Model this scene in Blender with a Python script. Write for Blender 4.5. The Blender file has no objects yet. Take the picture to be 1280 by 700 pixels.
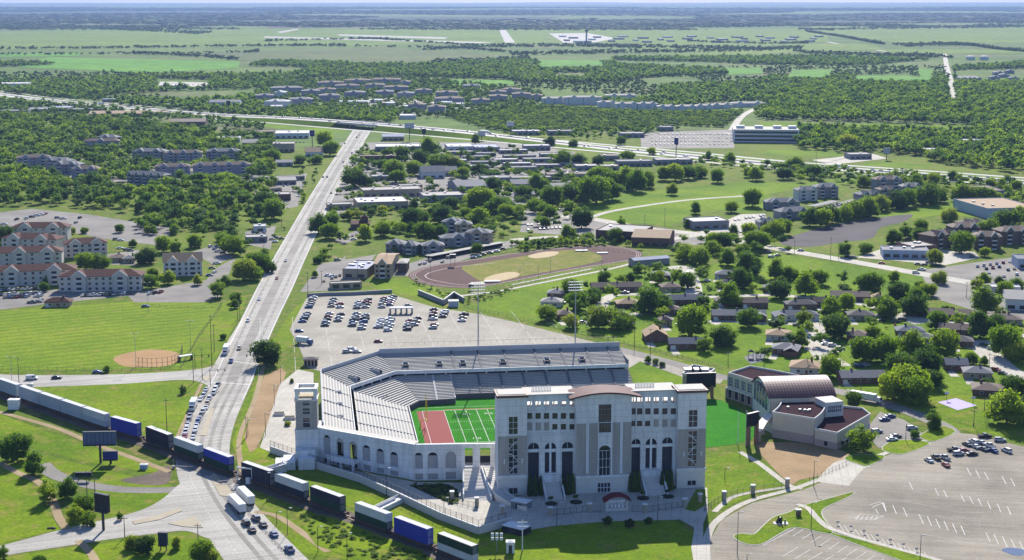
import bpy, math, random
import numpy as np
from mathutils import Vector, Matrix
random.seed(7); rng = np.random.default_rng(11)
R = math.radians
C = bpy.context.scene.collection
SC = bpy.context.scene
# ---------------------------------------------------------------- survey: photo pixels -> ground metres
FPX, HOR = 1937.0, -4.0
TH = math.atan((350 - HOR) / FPX); CT, ST = math.cos(TH), math.sin(TH)
H = 171.85
def ray(u, y):
 a, b = (u - 640) / FPX, (350 - y) / FPX
 return (a, CT + b * ST, -ST + b * CT)
def G(u, y, z=0.0):
 d = ray(u, y); t = (z - H) / d[2]
 return Vector((d[0] * t, d[1] * t, z))
def ppm(y): return (y - HOR) * CT / H            # photo pixels per metre across, at ground row y
def height(u, yb, yt):                              # height of an upright whose foot is at yb and head at yt
 p = G(u, yb); d = ray(u, yt); return H + d[2] * p.y / d[1]
def pix(p):
 x, y, z = p[0], p[1], p[2] - H
 f = y * CT - z * ST; v = y * ST + z * CT
 return (640 + FPX * x / f, 350 - FPX * v / f)
# ---------------------------------------------------------------- materials
MATS = {}
def nodes_of(name):
 m = bpy.data.materials.new(name); m.use_nodes = True
 nt = m.node_tree; nt.nodes.clear()
 return m, nt, nt.nodes.new, nt.links.new
def ramp(nt, stops):
 r = nt.nodes.new('ShaderNodeValToRGB'); e = r.color_ramp.elements
 while len(e) < len(stops): e.new(0.5)
 for el, (p, c) in zip(e, stops):
  el.position = p; el.color = (*c, 1) if len(c) == 3 else c
 return r
def noise(nt, vec, scale, detail=4, rough=.55):
 n = nt.nodes.new('ShaderNodeTexNoise'); n.inputs['Scale'].default_value = scale
 n.inputs['Detail'].default_value = detail; n.inputs['Roughness'].default_value = rough
 nt.links.new(vec, n.inputs['Vector']); return n.outputs['Fac']
def mixc(nt, fac, a, b, mode='MIX'):
 m = nt.nodes.new('ShaderNodeMix'); m.data_type = 'RGBA'; m.blend_type = mode
 for s, i in ((fac, 0), (a, 6), (b, 7)):
  if hasattr(s, 'links'): nt.links.new(s, m.inputs[i])
  elif i: m.inputs[i].default_value = (*s, 1)
  else: m.inputs[i].default_value = s
 return m.outputs[2]
def M(name, col, rough=.85, var=.18, scale=.35, spec=.12, metal=0., coarse=None, coords='Object', translucent=0., tint=None):
 if name in MATS: return MATS[name]
 m, nt, N, L = nodes_of(name)
 tc = N('ShaderNodeTexCoord'); vec = tc.outputs[coords]
 if coords == 'World':
  pass
 n1 = noise(nt, vec, scale, 6); n2 = noise(nt, vec, coarse or scale * .17, 3)
 lo = tuple(c * (1 - var) for c in col); hi = tuple(min(1, c * (1 + var)) for c in col)
 r1 = ramp(nt, [(.3, lo), (.7, hi)]); L(n1, r1.inputs[0])
 lo2 = tint or tuple(c * (1 - var) for c in col)
 r2 = ramp(nt, [(.35, lo2), (.65, col)]); L(n2, r2.inputs[0])
 c = mixc(nt, .5, r1.outputs[0], r2.outputs[0])
 b = N('ShaderNodeBsdfPrincipled'); L(c, b.inputs['Base Color'])
 b.inputs['Roughness'].default_value = rough; b.inputs['Metallic'].default_value = metal
 b.inputs['Specular IOR Level'].default_value = spec
 o = N('ShaderNodeOutputMaterial')
 if translucent:
  t = N('ShaderNodeBsdfTranslucent'); L(c, t.inputs[0])
  mx = N('ShaderNodeMixShader'); mx.inputs[0].default_value = translucent
  L(b.outputs[0], mx.inputs[1]); L(t.outputs[0], mx.inputs[2]); L(mx.outputs[0], o.inputs[0])
 else: L(b.outputs[0], o.inputs[0])
 MATS[name] = m; return m
def grass(name, a, b, dry, s=.012, fine=.6, dryness=.5, stripes=None, mid=.12):
 if name in MATS: return MATS[name]
 m, nt, N, L = nodes_of(name)
 g = N('ShaderNodeNewGeometry'); vec = g.outputs['Position']
 n1 = noise(nt, vec, s, 5, .6); n2 = noise(nt, vec, mid, 5, .65); n3 = noise(nt, vec, fine, 3, .7)
 r1 = ramp(nt, [(.38, a), (.62, b)]); L(n1, r1.inputs[0])
 rd = ramp(nt, [(dryness, (0, 0, 0)), (dryness + .16, (1, 1, 1))]); L(n2, rd.inputs[0])
 c = mixc(nt, rd.outputs[0], r1.outputs[0], dry)
 n4 = noise(nt, vec, mid * .45, 6, .7); r4 = ramp(nt, [(.60, (0, 0, 0)), (.74, (.75, .75, .75))]); L(n4, r4.inputs[0])
 c = mixc(nt, r4.outputs[0], c, (dry[0] * 1.0, dry[1] * .82, dry[2] * 1.1))
 n5 = noise(nt, vec, mid * 1.7, 5, .65); r5 = ramp(nt, [(.3, (.78, .82, .8)), (.7, (1.2, 1.14, 1.1))]); L(n5, r5.inputs[0]); c = mixc(nt, 1.0, c, r5.outputs[0], 'MULTIPLY')
 rf = ramp(nt, [(.25, (.6, .64, .6)), (.75, (1.32, 1.28, 1.25))]); L(n3, rf.inputs[0])
 c = mixc(nt, 1.0, c, rf.outputs[0], 'MULTIPLY')
 if stripes:
  ang, wid, amt = stripes
  mp = N('ShaderNodeMapping'); mp.inputs['Rotation'].default_value[2] = ang; L(vec, mp.inputs[0])
  w = N('ShaderNodeTexWave'); w.inputs['Scale'].default_value = 1 / wid; w.inputs['Distortion'].default_value = .6; L(mp.outputs[0], w.inputs['Vector'])
  rw = ramp(nt, [(.35, (1 - amt,) * 3), (.65, (1 + amt,) * 3)]); L(w.outputs['Fac'], rw.inputs[0])
  c = mixc(nt, 1.0, c, rw.outputs[0], 'MULTIPLY')
 bs = N('ShaderNodeBsdfPrincipled'); L(c, bs.inputs['Base Color']); bs.inputs['Roughness'].default_value = .95
 bs.inputs['Specular IOR Level'].default_value = .03
 o = N('ShaderNodeOutputMaterial'); L(bs.outputs[0], o.inputs[0])
 MATS[name] = m; return m
def paved(name, col, worn, joint=None, rough=.85, s=.03, ang=0., blotch=.5, streak=0.):
 if name in MATS: return MATS[name]
 m, nt, N, L = nodes_of(name)
 g = N('ShaderNodeNewGeometry'); mp = N('ShaderNodeMapping'); mp.inputs['Rotation'].default_value[2] = ang
 L(g.outputs['Position'], mp.inputs[0]); vec = mp.outputs[0]
 n1 = noise(nt, vec, s, 6, .62); r1 = ramp(nt, [(blotch - .13, col), (blotch + .13, worn)]); L(n1, r1.inputs[0])
 c = r1.outputs[0]
 n2 = noise(nt, vec, .9, 4, .7); r2 = ramp(nt, [(.25, (.82,) * 3), (.75, (1.16,) * 3)]); L(n2, r2.inputs[0])
 c = mixc(nt, 1., c, r2.outputs[0], 'MULTIPLY')
 if streak:
  m2 = N('ShaderNodeMapping'); m2.inputs['Scale'].default_value = (.012, .5, 1); L(vec, m2.inputs[0])
  n3 = noise(nt, m2.outputs[0], 1., 4, .6); r3 = ramp(nt, [(.4, (1 - streak,) * 3), (.6, (1 + streak,) * 3)]); L(n3, r3.inputs[0])
  c = mixc(nt, 1., c, r3.outputs[0], 'MULTIPLY')
 if joint:
  bt = N('ShaderNodeTexBrick'); bt.inputs['Scale'].default_value = 1; bt.inputs['Brick Width'].default_value = joint
  bt.inputs['Row Height'].default_value = joint; bt.inputs['Mortar Size'].default_value = .09; bt.offset = 0
  bt.inputs['Color1'].default_value = (1, 1, 1, 1); bt.inputs['Color2'].default_value = (.93, .93, .93, 1); bt.inputs['Mortar'].default_value = (.72, .71, .7, 1)
  L(vec, bt.inputs['Vector']); c = mixc(nt, 1., c, bt.outputs[0], 'MULTIPLY')
 b = N('ShaderNodeBsdfPrincipled'); L(c, b.inputs['Base Color']); b.inputs['Roughness'].default_value = rough
 b.inputs['Specular IOR Level'].default_value = .04
 o = N('ShaderNodeOutputMaterial'); L(b.outputs[0], o.inputs[0]); MATS[name] = m; return m
def glass(name, col, rough=.08):
 return M(name, col, rough=rough, var=.3, scale=.5, spec=.6)
# ---------------------------------------------------------------- mesh building
class MB:
 def __init__(s): s.v, s.f, s.m = [], [], []
 def add(s, vs, fs, m=0):
  o = len(s.v); s.v += [tuple(p) for p in vs]; s.f += [tuple(i + o for i in f) for f in fs]; s.m += [m] * len(fs)
 def box(s, x0, x1, y0, y1, z0, z1, m=0):
  s.add([(x0, y0, z0), (x1, y0, z0), (x1, y1, z0), (x0, y1, z0), (x0, y0, z1), (x1, y0, z1), (x1, y1, z1), (x0, y1, z1)],
              [(0, 3, 2, 1), (4, 5, 6, 7), (0, 1, 5, 4), (1, 2, 6, 5), (2, 3, 7, 6), (3, 0, 4, 7)], m)
 def prism(s, pts, z0, z1, m=0, mt=None):
  pts = [(p[0], p[1]) for p in pts]
  if sum(pts[i - 1][0] * pts[i][1] - pts[i][0] * pts[i - 1][1] for i in range(len(pts))) < 0: pts = pts[::-1]
  n = len(pts); o = len(s.v)
  f0 = z0 if callable(z0) else (lambda p: z0); f1 = z1 if callable(z1) else (lambda p: z1)
  s.v += [(p[0], p[1], f0(p)) for p in pts] + [(p[0], p[1], f1(p)) for p in pts]
  s.f.append(tuple(o + i for i in range(n))[::-1]); s.m.append(m)
  s.f.append(tuple(o + n + i for i in range(n))); s.m.append(m if mt is None else mt)
  for i in range(n):
   j = (i + 1) % n; s.f.append((o + i, o + j, o + n + j, o + n + i)); s.m.append(m)
 def sheet(s, pts, z, m=0):
  pts = [(p[0], p[1]) for p in pts]
  if sum(pts[i - 1][0] * pts[i][1] - pts[i][0] * pts[i - 1][1] for i in range(len(pts))) < 0: pts = pts[::-1]
  o = len(s.v); s.v += [(*p, z) for p in pts]; s.f.append(tuple(range(o, o + len(pts)))); s.m.append(m)
 def tube(s, p, q, r, n=6, r2=None, m=0):
  p, q = Vector(p), Vector(q); d = (q - p).normalized(); r2 = r if r2 is None else r2
  a = d.orthogonal().normalized(); b = d.cross(a); vs = []
  for c, rr in ((p, r), (q, r2)):
   for k in range(n):
    t = 2 * math.pi * k / n; vs.append(c + a * rr * math.cos(t) + b * rr * math.sin(t))
  s.add(vs, [(k, (k + 1) % n, n + (k + 1) % n, n + k) for k in range(n)] + [tuple(range(n))[::-1], tuple(range(n, 2 * n))], m)
 def bar(s, p, q, w, h, m=0):      # a flat-sided beam from p to q (z of p,q = underside)
  p, q = Vector(p), Vector(q); d = (q - p); t = Vector((-d.y, d.x, 0)).normalized() * w / 2; u = Vector((0, 0, h))
  s.add([p - t, p + t, q + t, q - t, p - t + u, p + t + u, q + t + u, q - t + u],
              [(0, 1, 2, 3), (7, 6, 5, 4), (0, 4, 5, 1), (1, 5, 6, 2), (2, 6, 7, 3), (3, 7, 4, 0)], m)
 def hip(s, x0, x1, y0, y1, z, h, o=.5, m=0, ridge=None, th=.22):
  x0 -= o; x1 += o; y0 -= o; y1 += o
  w, d = x1 - x0, y1 - y0
  if w >= d: k = d / 2 if ridge is None else ridge; a, b = (x0 + k, (y0 + y1) / 2), (x1 - k, (y0 + y1) / 2)
  else: k = w / 2 if ridge is None else ridge; a, b = ((x0 + x1) / 2, y0 + k), ((x0 + x1) / 2, y1 - k)
  vs = [(x0, y0, z), (x1, y0, z), (x1, y1, z), (x0, y1, z)]; vs += [(p[0], p[1], z + th) for p in vs] + [(*a, z + h), (*b, z + h)]
  fs = [(3, 2, 1, 0), (0, 1, 5, 4), (1, 2, 6, 5), (2, 3, 7, 6), (3, 0, 4, 7)]
  fs += [(4, 5, 9, 8), (5, 6, 9), (6, 7, 8, 9), (7, 4, 8)] if w >= d else [(4, 5, 8), (5, 6, 9, 8), (6, 7, 9), (7, 4, 8, 9)]
  s.add(vs, fs, m)
 def build(s, name, mats, root=None, smooth=False, loc=None):
  me = bpy.data.meshes.new(name); me.from_pydata(s.v, [], s.f)
  mats = mats if isinstance(mats, (list, tuple)) else [mats]
  for m in mats: me.materials.append(m)
  if len(mats) > 1: me.polygons.foreach_set('material_index', np.array(s.m, dtype=np.int32))
  if smooth: me.polygons.foreach_set('use_smooth', np.ones(len(me.polygons), dtype=bool))
  me.update(); o = bpy.data.objects.new(name, me); C.objects.link(o)
  if root is not None: o.parent = root
  if loc is not None: o.location = loc
  return o
def quick(name, verts, faces, mats, midx=None, root=None, smooth=False):
 me = bpy.data.meshes.new(name); nf, k = faces.shape
 me.vertices.add(len(verts)); me.vertices.foreach_set('co', np.ascontiguousarray(verts, dtype=np.float32).ravel())
 me.loops.add(nf * k); me.loops.foreach_set('vertex_index', np.ascontiguousarray(faces, dtype=np.int32).ravel())
 me.polygons.add(nf); me.polygons.foreach_set('loop_start', np.arange(0, nf * k, k, dtype=np.int32))
 for m in (mats if isinstance(mats, (list, tuple)) else [mats]): me.materials.append(m)
 if midx is not None: me.polygons.foreach_set('material_index', np.ascontiguousarray(midx, dtype=np.int32))
 me.update(calc_edges=True)
 if smooth: me.polygons.foreach_set('use_smooth', np.ones(nf, dtype=bool))
 o = bpy.data.objects.new(name, me); C.objects.link(o)
 if root is not None: o.parent = root
 return o
# ---------------------------------------------------------------- naming and labelling
def thing(name, label, cat, loc=(0, 0, 0), rot=0., group=None):
 o = bpy.data.objects.new(name, None); C.objects.link(o); o.location = (*loc, 0)[:3]; o.rotation_euler = (0, 0, rot)
 o.empty_display_size = .5
 return tag(o, label, cat, group)
def tag(o, label, cat, group=None):
 if label: o['label'] = label
 o['category'] = cat
 if group: o['group'] = group
 return o
def struct(o, label=None, kind='structure'):
 o['kind'] = kind
 if label: o['label'] = label
 return o
PENDING, LAND = [], []
def pend(o, desc, u, y): PENDING.append((o, desc, u, y)); return o
def land(u, y, phrase): LAND.append((u, y, phrase))
ORD = ['', 'second ', 'third ', 'fourth ', 'fifth ', 'sixth ', 'seventh ', 'eighth ', 'ninth ', 'tenth ', 'eleventh ', 'twelfth ', 'thirteenth ', 'fourteenth ', 'fifteenth ', 'sixteenth ', 'seventeenth ', 'eighteenth ', 'nineteenth ', 'twentieth ']
def settle_labels():
 groups = {}
 for it in PENDING:
  o, desc, u, y = it
  bd, best = 1e18, None
  for lu, ly, ph in LAND:
   du, dy = u - lu, (y - ly) * 2.6 * (420 / (y + ly + 8)) ** .5
   d = math.hypot(du, dy)
   if d < bd: bd, best = d, (lu, ly, ph)
  lu, ly, ph = best; du, dy = u - lu, (y - ly) * 2.0
  if abs(du) > abs(dy): rel = 'left of' if du < 0 else 'right of'
  else: rel = 'behind' if dy < 0 else 'in front of'
  groups.setdefault((desc, ph, rel), []).append((bd, o))
 for (desc, ph, rel), its in groups.items():
  its.sort(key=lambda t: t[0])
  for k, (_d, o) in enumerate(its):
   if len(its) == 1: o['label'] = f'{desc} {rel} {ph}'
   else: o['label'] = f'{desc}, {ORD[min(k, 19)]}nearest {rel} {ph}'
def kids(o): return [c for c in bpy.data.objects if c.parent == o]
def clone(root, parts, loc, rot=0., scale=None):
 r = root.copy(); C.objects.link(r); r.location = loc; r.rotation_euler = (0, 0, rot)
 if scale is not None: r.scale = scale if hasattr(scale, '__len__') else (scale,) * 3
 for k in ('label', 'group'):
  if k in r: del r[k]
 for p in parts:
  c = p.copy(); C.objects.link(c); c.parent = r
 return r
def spline(pts, n=6, closed=False):
 P = [Vector((p[0], p[1])) for p in pts]; out = []; L_ = len(P)
 for i in range(L_ if closed else L_ - 1):
  a, b, c, d = (P[(i - 1) % L_], P[i], P[(i + 1) % L_], P[(i + 2) % L_]) if closed else (P[max(i - 1, 0)], P[i], P[i + 1], P[min(i + 2, L_ - 1)])
  for k in range(n):
   t = k / n; out.append(.5 * ((2 * b) + (c - a) * t + (2 * a - 5 * b + 4 * c - d) * t * t + (3 * b - a - 3 * c + d) * t ** 3))
 if not closed: out.append(P[-1])
 return out
def gp(pts, z=0.): return [G(u, y, z) for u, y in pts]
def offset(line, d):
 out = []
 for i, p in enumerate(line):
  a, b = line[max(i - 1, 0)], line[min(i + 1, len(line) - 1)]
  t = Vector((b[0] - a[0], b[1] - a[1])).normalized(); out.append(Vector((p[0] - t.y * d, p[1] + t.x * d)))
 return out
RK = [0]
def ribbon(mb, line, d0, d1, z, m=0):
 RK[0] = (RK[0] + 1) % 30; dz = RK[0] * .0003; a, b = offset(line, d0), offset(line, d1); zf = (lambda p: z(p) + dz) if callable(z) else (lambda p: z + dz)
 o = len(mb.v); n = len(line)
 mb.v += [(p.x, p.y, zf(p)) for p in a] + [(p.x, p.y, zf(p)) for p in b]
 for i in range(n - 1):
  q = (o + i, o + i + 1, o + n + i + 1, o + n + i); mb.f.append(q if d1 > d0 else q[::-1]); mb.m.append(m)
LEVEL = [0]
def sheet(name, polys, mat, level, label=None, smooth=0, closed=True, kind='structure'):
 mb = MB(); LEVEL[0] += 1; level += .0004 * LEVEL[0]
 for p in polys:
  level += .0012
  w = gp(p)
  if smooth: w = spline(w, smooth, True)
  mb.sheet(w, level)
 return struct(mb.build(name, mat), label, kind)
# ---------------------------------------------------------------- camera, sky, sun, air
cam = bpy.data.cameras.new('camera'); camo = bpy.data.objects.new('camera', cam); C.objects.link(camo)
camo.location = (0, 0, H); camo.rotation_euler = (math.pi / 2 - TH, 0, 0)
cam.sensor_width = 36; cam.lens = FPX / 1280 * 36; cam.clip_start = 1; cam.clip_end = 200000
SC.camera = camo
SUN_EL, SUN_AZ = R(31.5), R(5)          # azimuth to the right of straight ahead
w = bpy.data.worlds.new('World'); SC.world = w; w.use_nodes = True
nt = w.node_tree; nt.nodes.clear()
sky = nt.nodes.new('ShaderNodeTexSky'); sky.sky_type = 'NISHITA'; sky.sun_disc = False
sky.sun_elevation = SUN_EL; sky.sun_rotation = SUN_AZ; sky.air_density = 1.0; sky.dust_density = .5; sky.ozone_density = 5
bg = nt.nodes.new('ShaderNodeBackground'); bg.inputs[1].default_value = .086
ow = nt.nodes.new('ShaderNodeOutputWorld'); nt.links.new(mixc(nt, 1., sky.outputs[0], (.92, .96, 1.12), 'MULTIPLY'), bg.inputs[0]); nt.links.new(bg.outputs[0], ow.inputs[0])
sl = bpy.data.lights.new('sun', 'SUN'); sl.energy = 5.0; sl.angle = R(.53); sl.color = (1, .95, .87)
so = bpy.data.objects.new('sun', sl); C.objects.link(so); so.location = (0, 0, 600)
sd = Vector((math.sin(SUN_AZ) * math.cos(SUN_EL), math.cos(SUN_AZ) * math.cos(SUN_EL), math.sin(SUN_EL)))
so.rotation_euler = sd.to_track_quat('Z', 'Y').to_euler()
SC.view_settings.view_transform = 'Standard'; SC.view_settings.look = 'None'
SC.view_settings.exposure = 0.93; SC.view_settings.gamma = 1
SC.render.engine = 'CYCLES'
try:
 SC.cycles.use_denoising = True; SC.cycles.max_bounces = 6; SC.cycles.diffuse_bounces = 3; SC.cycles.volume_bounces = 0
 SC.cycles.transparent_max_bounces = 4; SC.cycles.sample_clamp_indirect = 4
except Exception: pass
RMAX = 43000.
m, nt, N, L = nodes_of('haze_air')
pv = N('ShaderNodeVolumePrincipled'); pv.inputs['Color'].default_value = (.42, .60, 1.0, 1); pv.inputs['Density'].default_value = 3.5e-5
pv.inputs['Anisotropy'].default_value = 0.0
o = N('ShaderNodeOutputMaterial'); L(pv.outputs[0], o.inputs['Volume'])
mb = MB(); mb.box(-47000, 47000, -3000, 47000, -1, 300)
struct(mb.build('haze', m), 'pale blue haze thickening towards the horizon', 'stuff')
# ---------------------------------------------------------------- stadium frame: x along the pitch, y away from the camera, origin goal line / far touchline
SA = R(7.5); S0 = G(554.8, 513.4); CA, SAA = math.cos(SA), math.sin(SA)
def W(sx, sy, z=0.): return Vector((S0.x + sx * CA - sy * SAA, S0.y + sx * SAA + sy * CA, z))
def Sxy(u, y, z=0.):
 p = G(u, y, z); dx, dy = p.x - S0.x, p.y - S0.y
 return (dx * CA + dy * SAA, -dx * SAA + dy * CA)
# ---------------------------------------------------------------- ground materials
turf_lawn = grass('lawn_grass', (.095, .17, .006), (.165, .235, .008), (.21, .19, .045), s=.014, fine=.7, dryness=.52)
turf_rough = grass('rough_grass', (.075, .13, .010), (.13, .19, .016), (.21, .175, .065), s=.008, fine=.5, dryness=.5)
turf_ball = grass('ballfield_grass', (.125, .20, .010), (.17, .235, .014), (.23, .21, .05), s=.02, fine=.8, dryness=.57, stripes=(R(62), 26, .09))
turf_park = grass('park_grass', (.09, .17, .008), (.155, .235, .010), (.2, .19, .04), s=.015, fine=.6, dryness=.6)
turf_art = grass('artificial_turf', (.022, .17, .005), (.03, .19, .006), (.026, .18, .006), s=.03, fine=1.2)
ground_far = grass('open_country', (.085, .145, .032), (.135, .20, .045), (.16, .16, .08), s=.0011, fine=.02, mid=.004, dryness=.5)
conc = paved('concrete_lot', (.375, .343, .28), (.29, .265, .215), joint=6.1, ang=SA, s=.035)
conc2 = paved('pale_concrete', (.50, .465, .39), (.41, .38, .32), joint=3., ang=SA, s=.05)
road_m = paved('road_surface', (.40, .38, .33), (.31, .29, .255), s=.02, streak=.12, ang=R(-20))
asph = paved('worn_asphalt', (.31, .275, .215), (.19, .168, .132), s=.022, streak=.09, ang=R(10))
asph_d = paved('grey_parking', (.25, .23, .20), (.18, .168, .15), s=.04)
dirt = paved('bare_earth', (.33, .22, .115), (.25, .17, .085), s=.06)
dirt_red = paved('infield_clay', (.36, .22, .10), (.31, .185, .085), s=.05)
gravel = paved('railway_ballast', (.15, .115, .085), (.10, .08, .065), s=.09)
path_m = paved('dirt_path', (.34, .26, .15), (.27, .20, .11), s=.08)
track_m = paved('track_rubber', (.085, .04, .036), (.068, .034, .03), s=.05)
paint_w = M('white_paint', (.78, .78, .76), var=.12)
paint_y = M('yellow_paint', (.62, .45, .08), var=.15)
paint_worn = M('worn_paint', (.55, .54, .50), var=.3, scale=1.2)
mulch = paved('dark_tilled_soil', (.085, .075, .08), (.06, .054, .056), s=.03)
# the ground: one sheet to the horizon, then low hills
mb = MB(); n = 96
ang = [2 * math.pi * k / n for k in range(n)]
rings = [300, 1200, 4000, 12000, RMAX]
mb.v = [(0, 500, 0)] + [(r * math.cos(t), 500 + r * math.sin(t), 0) for r in rings for t in ang]
mb.f = [(0, 1 + k, 1 + (k + 1) % n) for k in range(n)]
for i in range(len(rings) - 1):
 mb.f += [(1 + i * n + k, 1 + (i + 1) * n + k, 1 + (i + 1) * n + (k + 1) % n, 1 + i * n + (k + 1) % n) for k in range(n)]
mb.m = [0] * len(mb.f)
struct(mb.build('ground', ground_far), 'flat green farm country running to the horizon')
hill_m = M('hill_cover', (.045, .07, .04), scale=.0012, var=.35, coords='Object')
mb = MB(); pts = []
for k in range(121):
 x = -16500 + 33000 * k / 120
 z = 12 + 26 * (.5 + .5 * math.sin(x / 3100 + 1)) * (.6 + .4 * math.sin(x / 900)) + 16 * max(0, math.sin(x / 5200 - .6))
 pts.append((x, z))
o0 = 0
for j, (yy, f) in enumerate(((35500, 0), (38000, .8), (40500, 1), (42000, .9), (42900, 0))):
 mb.v += [(x * yy / 40000, yy - abs(x) * .02, max(.2, z * f)) for x, z in pts]
for j in range(4):
 for k in range(120): mb.f.append((j * 121 + k, j * 121 + k + 1, (j + 1) * 121 + k + 1, (j + 1) * 121 + k)); mb.m.append(0)
struct(mb.build('hills', hill_m, smooth=True), 'low blue hills along the horizon')
# far fields (pixel outlines)
fl = lambda nm, a, b, d, **k: grass(nm, a, b, d, **{**dict(s=.003, fine=.03, mid=.01, dryness=.62), **k})
f_bright = fl('spring_wheat', (.10, .24, .03), (.12, .27, .035), (.13, .25, .05))
f_pale = fl('pale_pasture', (.125, .19, .035), (.165, .23, .045), (.19, .2, .06))
f_olive = fl('olive_field', (.105, .135, .05), (.13, .16, .06), (.16, .15, .08))
f_dark = fl('dark_cropland', (.055, .075, .05), (.07, .09, .055), (.09, .09, .07))
f_brown = fl('ploughed_field', (.10, .085, .075), (.12, .10, .085), (.13, .11, .09))
sheet('field', [[(20, 84), (60, 71.5), (300, 77), (298, 85), (185, 92), (95, 87)], [(530, 102), (540, 99), (640, 101), (645, 106), (560, 109)], [(-30, 67), (100, 66), (98, 70), (-30, 72)],
      [(672, 75), (752, 76), (755, 82), (675, 84)], [(1070, 95), (1135, 95), (1165, 100), (1160, 120), (1145, 121), (1125, 112), (1072, 106)], [(1148, 86), (1165, 88), (1163, 112), (1152, 113)],
      [(990, 88), (1040, 87), (1035, 97), (985, 97)], [(905, 86), (950, 85), (955, 92), (910, 94)]], f_bright, .55, 'bright green spring crop beyond the woods')
sheet('field', [[(-60, 40), (110, 39), (330, 36.5), (610, 37), (1035, 36), (1035, 53), (640, 54), (430, 57), (300, 56), (60, 62), (-80, 62)], [(1010, 33), (1160, 31), (1330, 30), (1330, 53), (1130, 54), (1040, 47)],
      [(810, 53), (1080, 55), (1110, 62), (850, 71), (790, 62)], [(1100, 62), (1290, 62), (1290, 66), (1120, 68)]], f_pale, .4, 'pale pasture round the airfield')
sheet('field', [[(240, 66), (420, 61), (560, 63), (640, 72), (560, 80), (300, 76)], [(-40, 30), (180, 27), (260, 30), (150, 35), (-40, 37)]], f_olive, .45, 'olive field between tree lines')
sheet('field', [[(200, 22), (700, 21), (680, 25), (220, 27)], [(850, 24), (1330, 22), (1330, 28), (880, 30)], [(500, 14), (1000, 13), (980, 16), (520, 17)], [(-40, 14), (330, 13), (320, 17), (-40, 18)]], f_dark, .4, 'dark distant cropland')
sheet('field', [[(60, 19), (180, 18), (190, 22), (70, 22)], [(1050, 17), (1250, 16.5), (1240, 20), (1060, 20)], [(330, 32), (480, 31), (470, 34), (340, 35)]], f_brown, .42, 'brown ploughed field far off')
far_conc = M('runway_concrete', (.27, .255, .225), scale=.02, var=.1)
sheet('runway', [[(624, 37.5), (632, 37.5), (644, 53.5), (631, 53.5)], [(330, 45.5), (620, 53), (600, 54.2), (330, 47.5)], [(345, 40), (372, 36), (374, 37), (352, 41.5)], [(420, 43), (560, 47), (556, 49), (425, 45)]], far_conc, .7, 'pale concrete runway and taxiways of the airfield')
sheet('apron', [[(686, 42), (735, 41.5), (770, 48), (745, 53), (705, 54)]], far_conc, .72, 'white concrete apron beside the hangars')
# mid-ground grass and pavement under the town
sheet('lawn', [[(-320, 240), (640, 165), (1600, 190), (1600, 800), (-320, 800)]], turf_rough, .02, 'grass of the town lots and verges')
sheet('meadow', [[(702, 268), (740, 250), (790, 240), (880, 232), (940, 226), (1000, 230), (960, 243), (985, 258), (930, 268), (915, 262), (865, 267), (838, 283), (805, 279), (770, 279), (735, 270)],
      [(962, 243), (985, 232), (1070, 221), (1080, 228), (1000, 234)], [(1095, 270), (1140, 262), (1190, 250), (1236, 252), (1233, 273), (1180, 268), (1130, 275)],
      [(940, 326), (965, 316), (1030, 326), (1150, 345), (1170, 352), (1120, 368), (1060, 358), (960, 352)], [(960, 187), (1050, 189), (1052, 196), (955, 194)], [(1085, 202), (1165, 206), (1160, 210), (1075, 207)],
      [(330, 150), (430, 158), (434, 167), (380, 165), (325, 158)], [(470, 166), (480, 160), (640, 176), (600, 178)], [(995, 156), (1220, 160), (1220, 164), (980, 160)], [(950, 152), (1210, 157), (1200, 161), (950, 158)]], turf_park, .04, 'mown meadow between the tree belts')
sheet('lawn', [[(580, 385), (640, 362), (700, 345), (780, 335), (860, 330), (960, 330), (1060, 350), (1290, 430), (1290, 545), (1200, 530), (1060, 480), (930, 462), (800, 433), (700, 412), (640, 398)],
      [(460, 350), (520, 347), (560, 368), (575, 375), (540, 376), (470, 360)], [(780, 448), (800, 446), (862, 470), (880, 490), (860, 505), (800, 495)], [(790, 440), (795, 445), (870, 482), (870, 500), (800, 490)]], turf_park, .045, 'bright mown lawn of the bungalow quarter')
sheet('ballfield', [[(-200, 402), (60, 385), (180, 376), (275, 379), (268, 400), (225, 462), (140, 461), (20, 464), (-200, 476)]], turf_ball, .05, 'wide mown ball field beside the apartments')
sheet('infield', [[(142, 448), (160, 441), (190, 437), (218, 440), (226, 446), (216, 455), (195, 459), (165, 459), (150, 456)]], dirt_red, .06, 'tan clay infield of the ball diamond', smooth=6)
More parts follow.
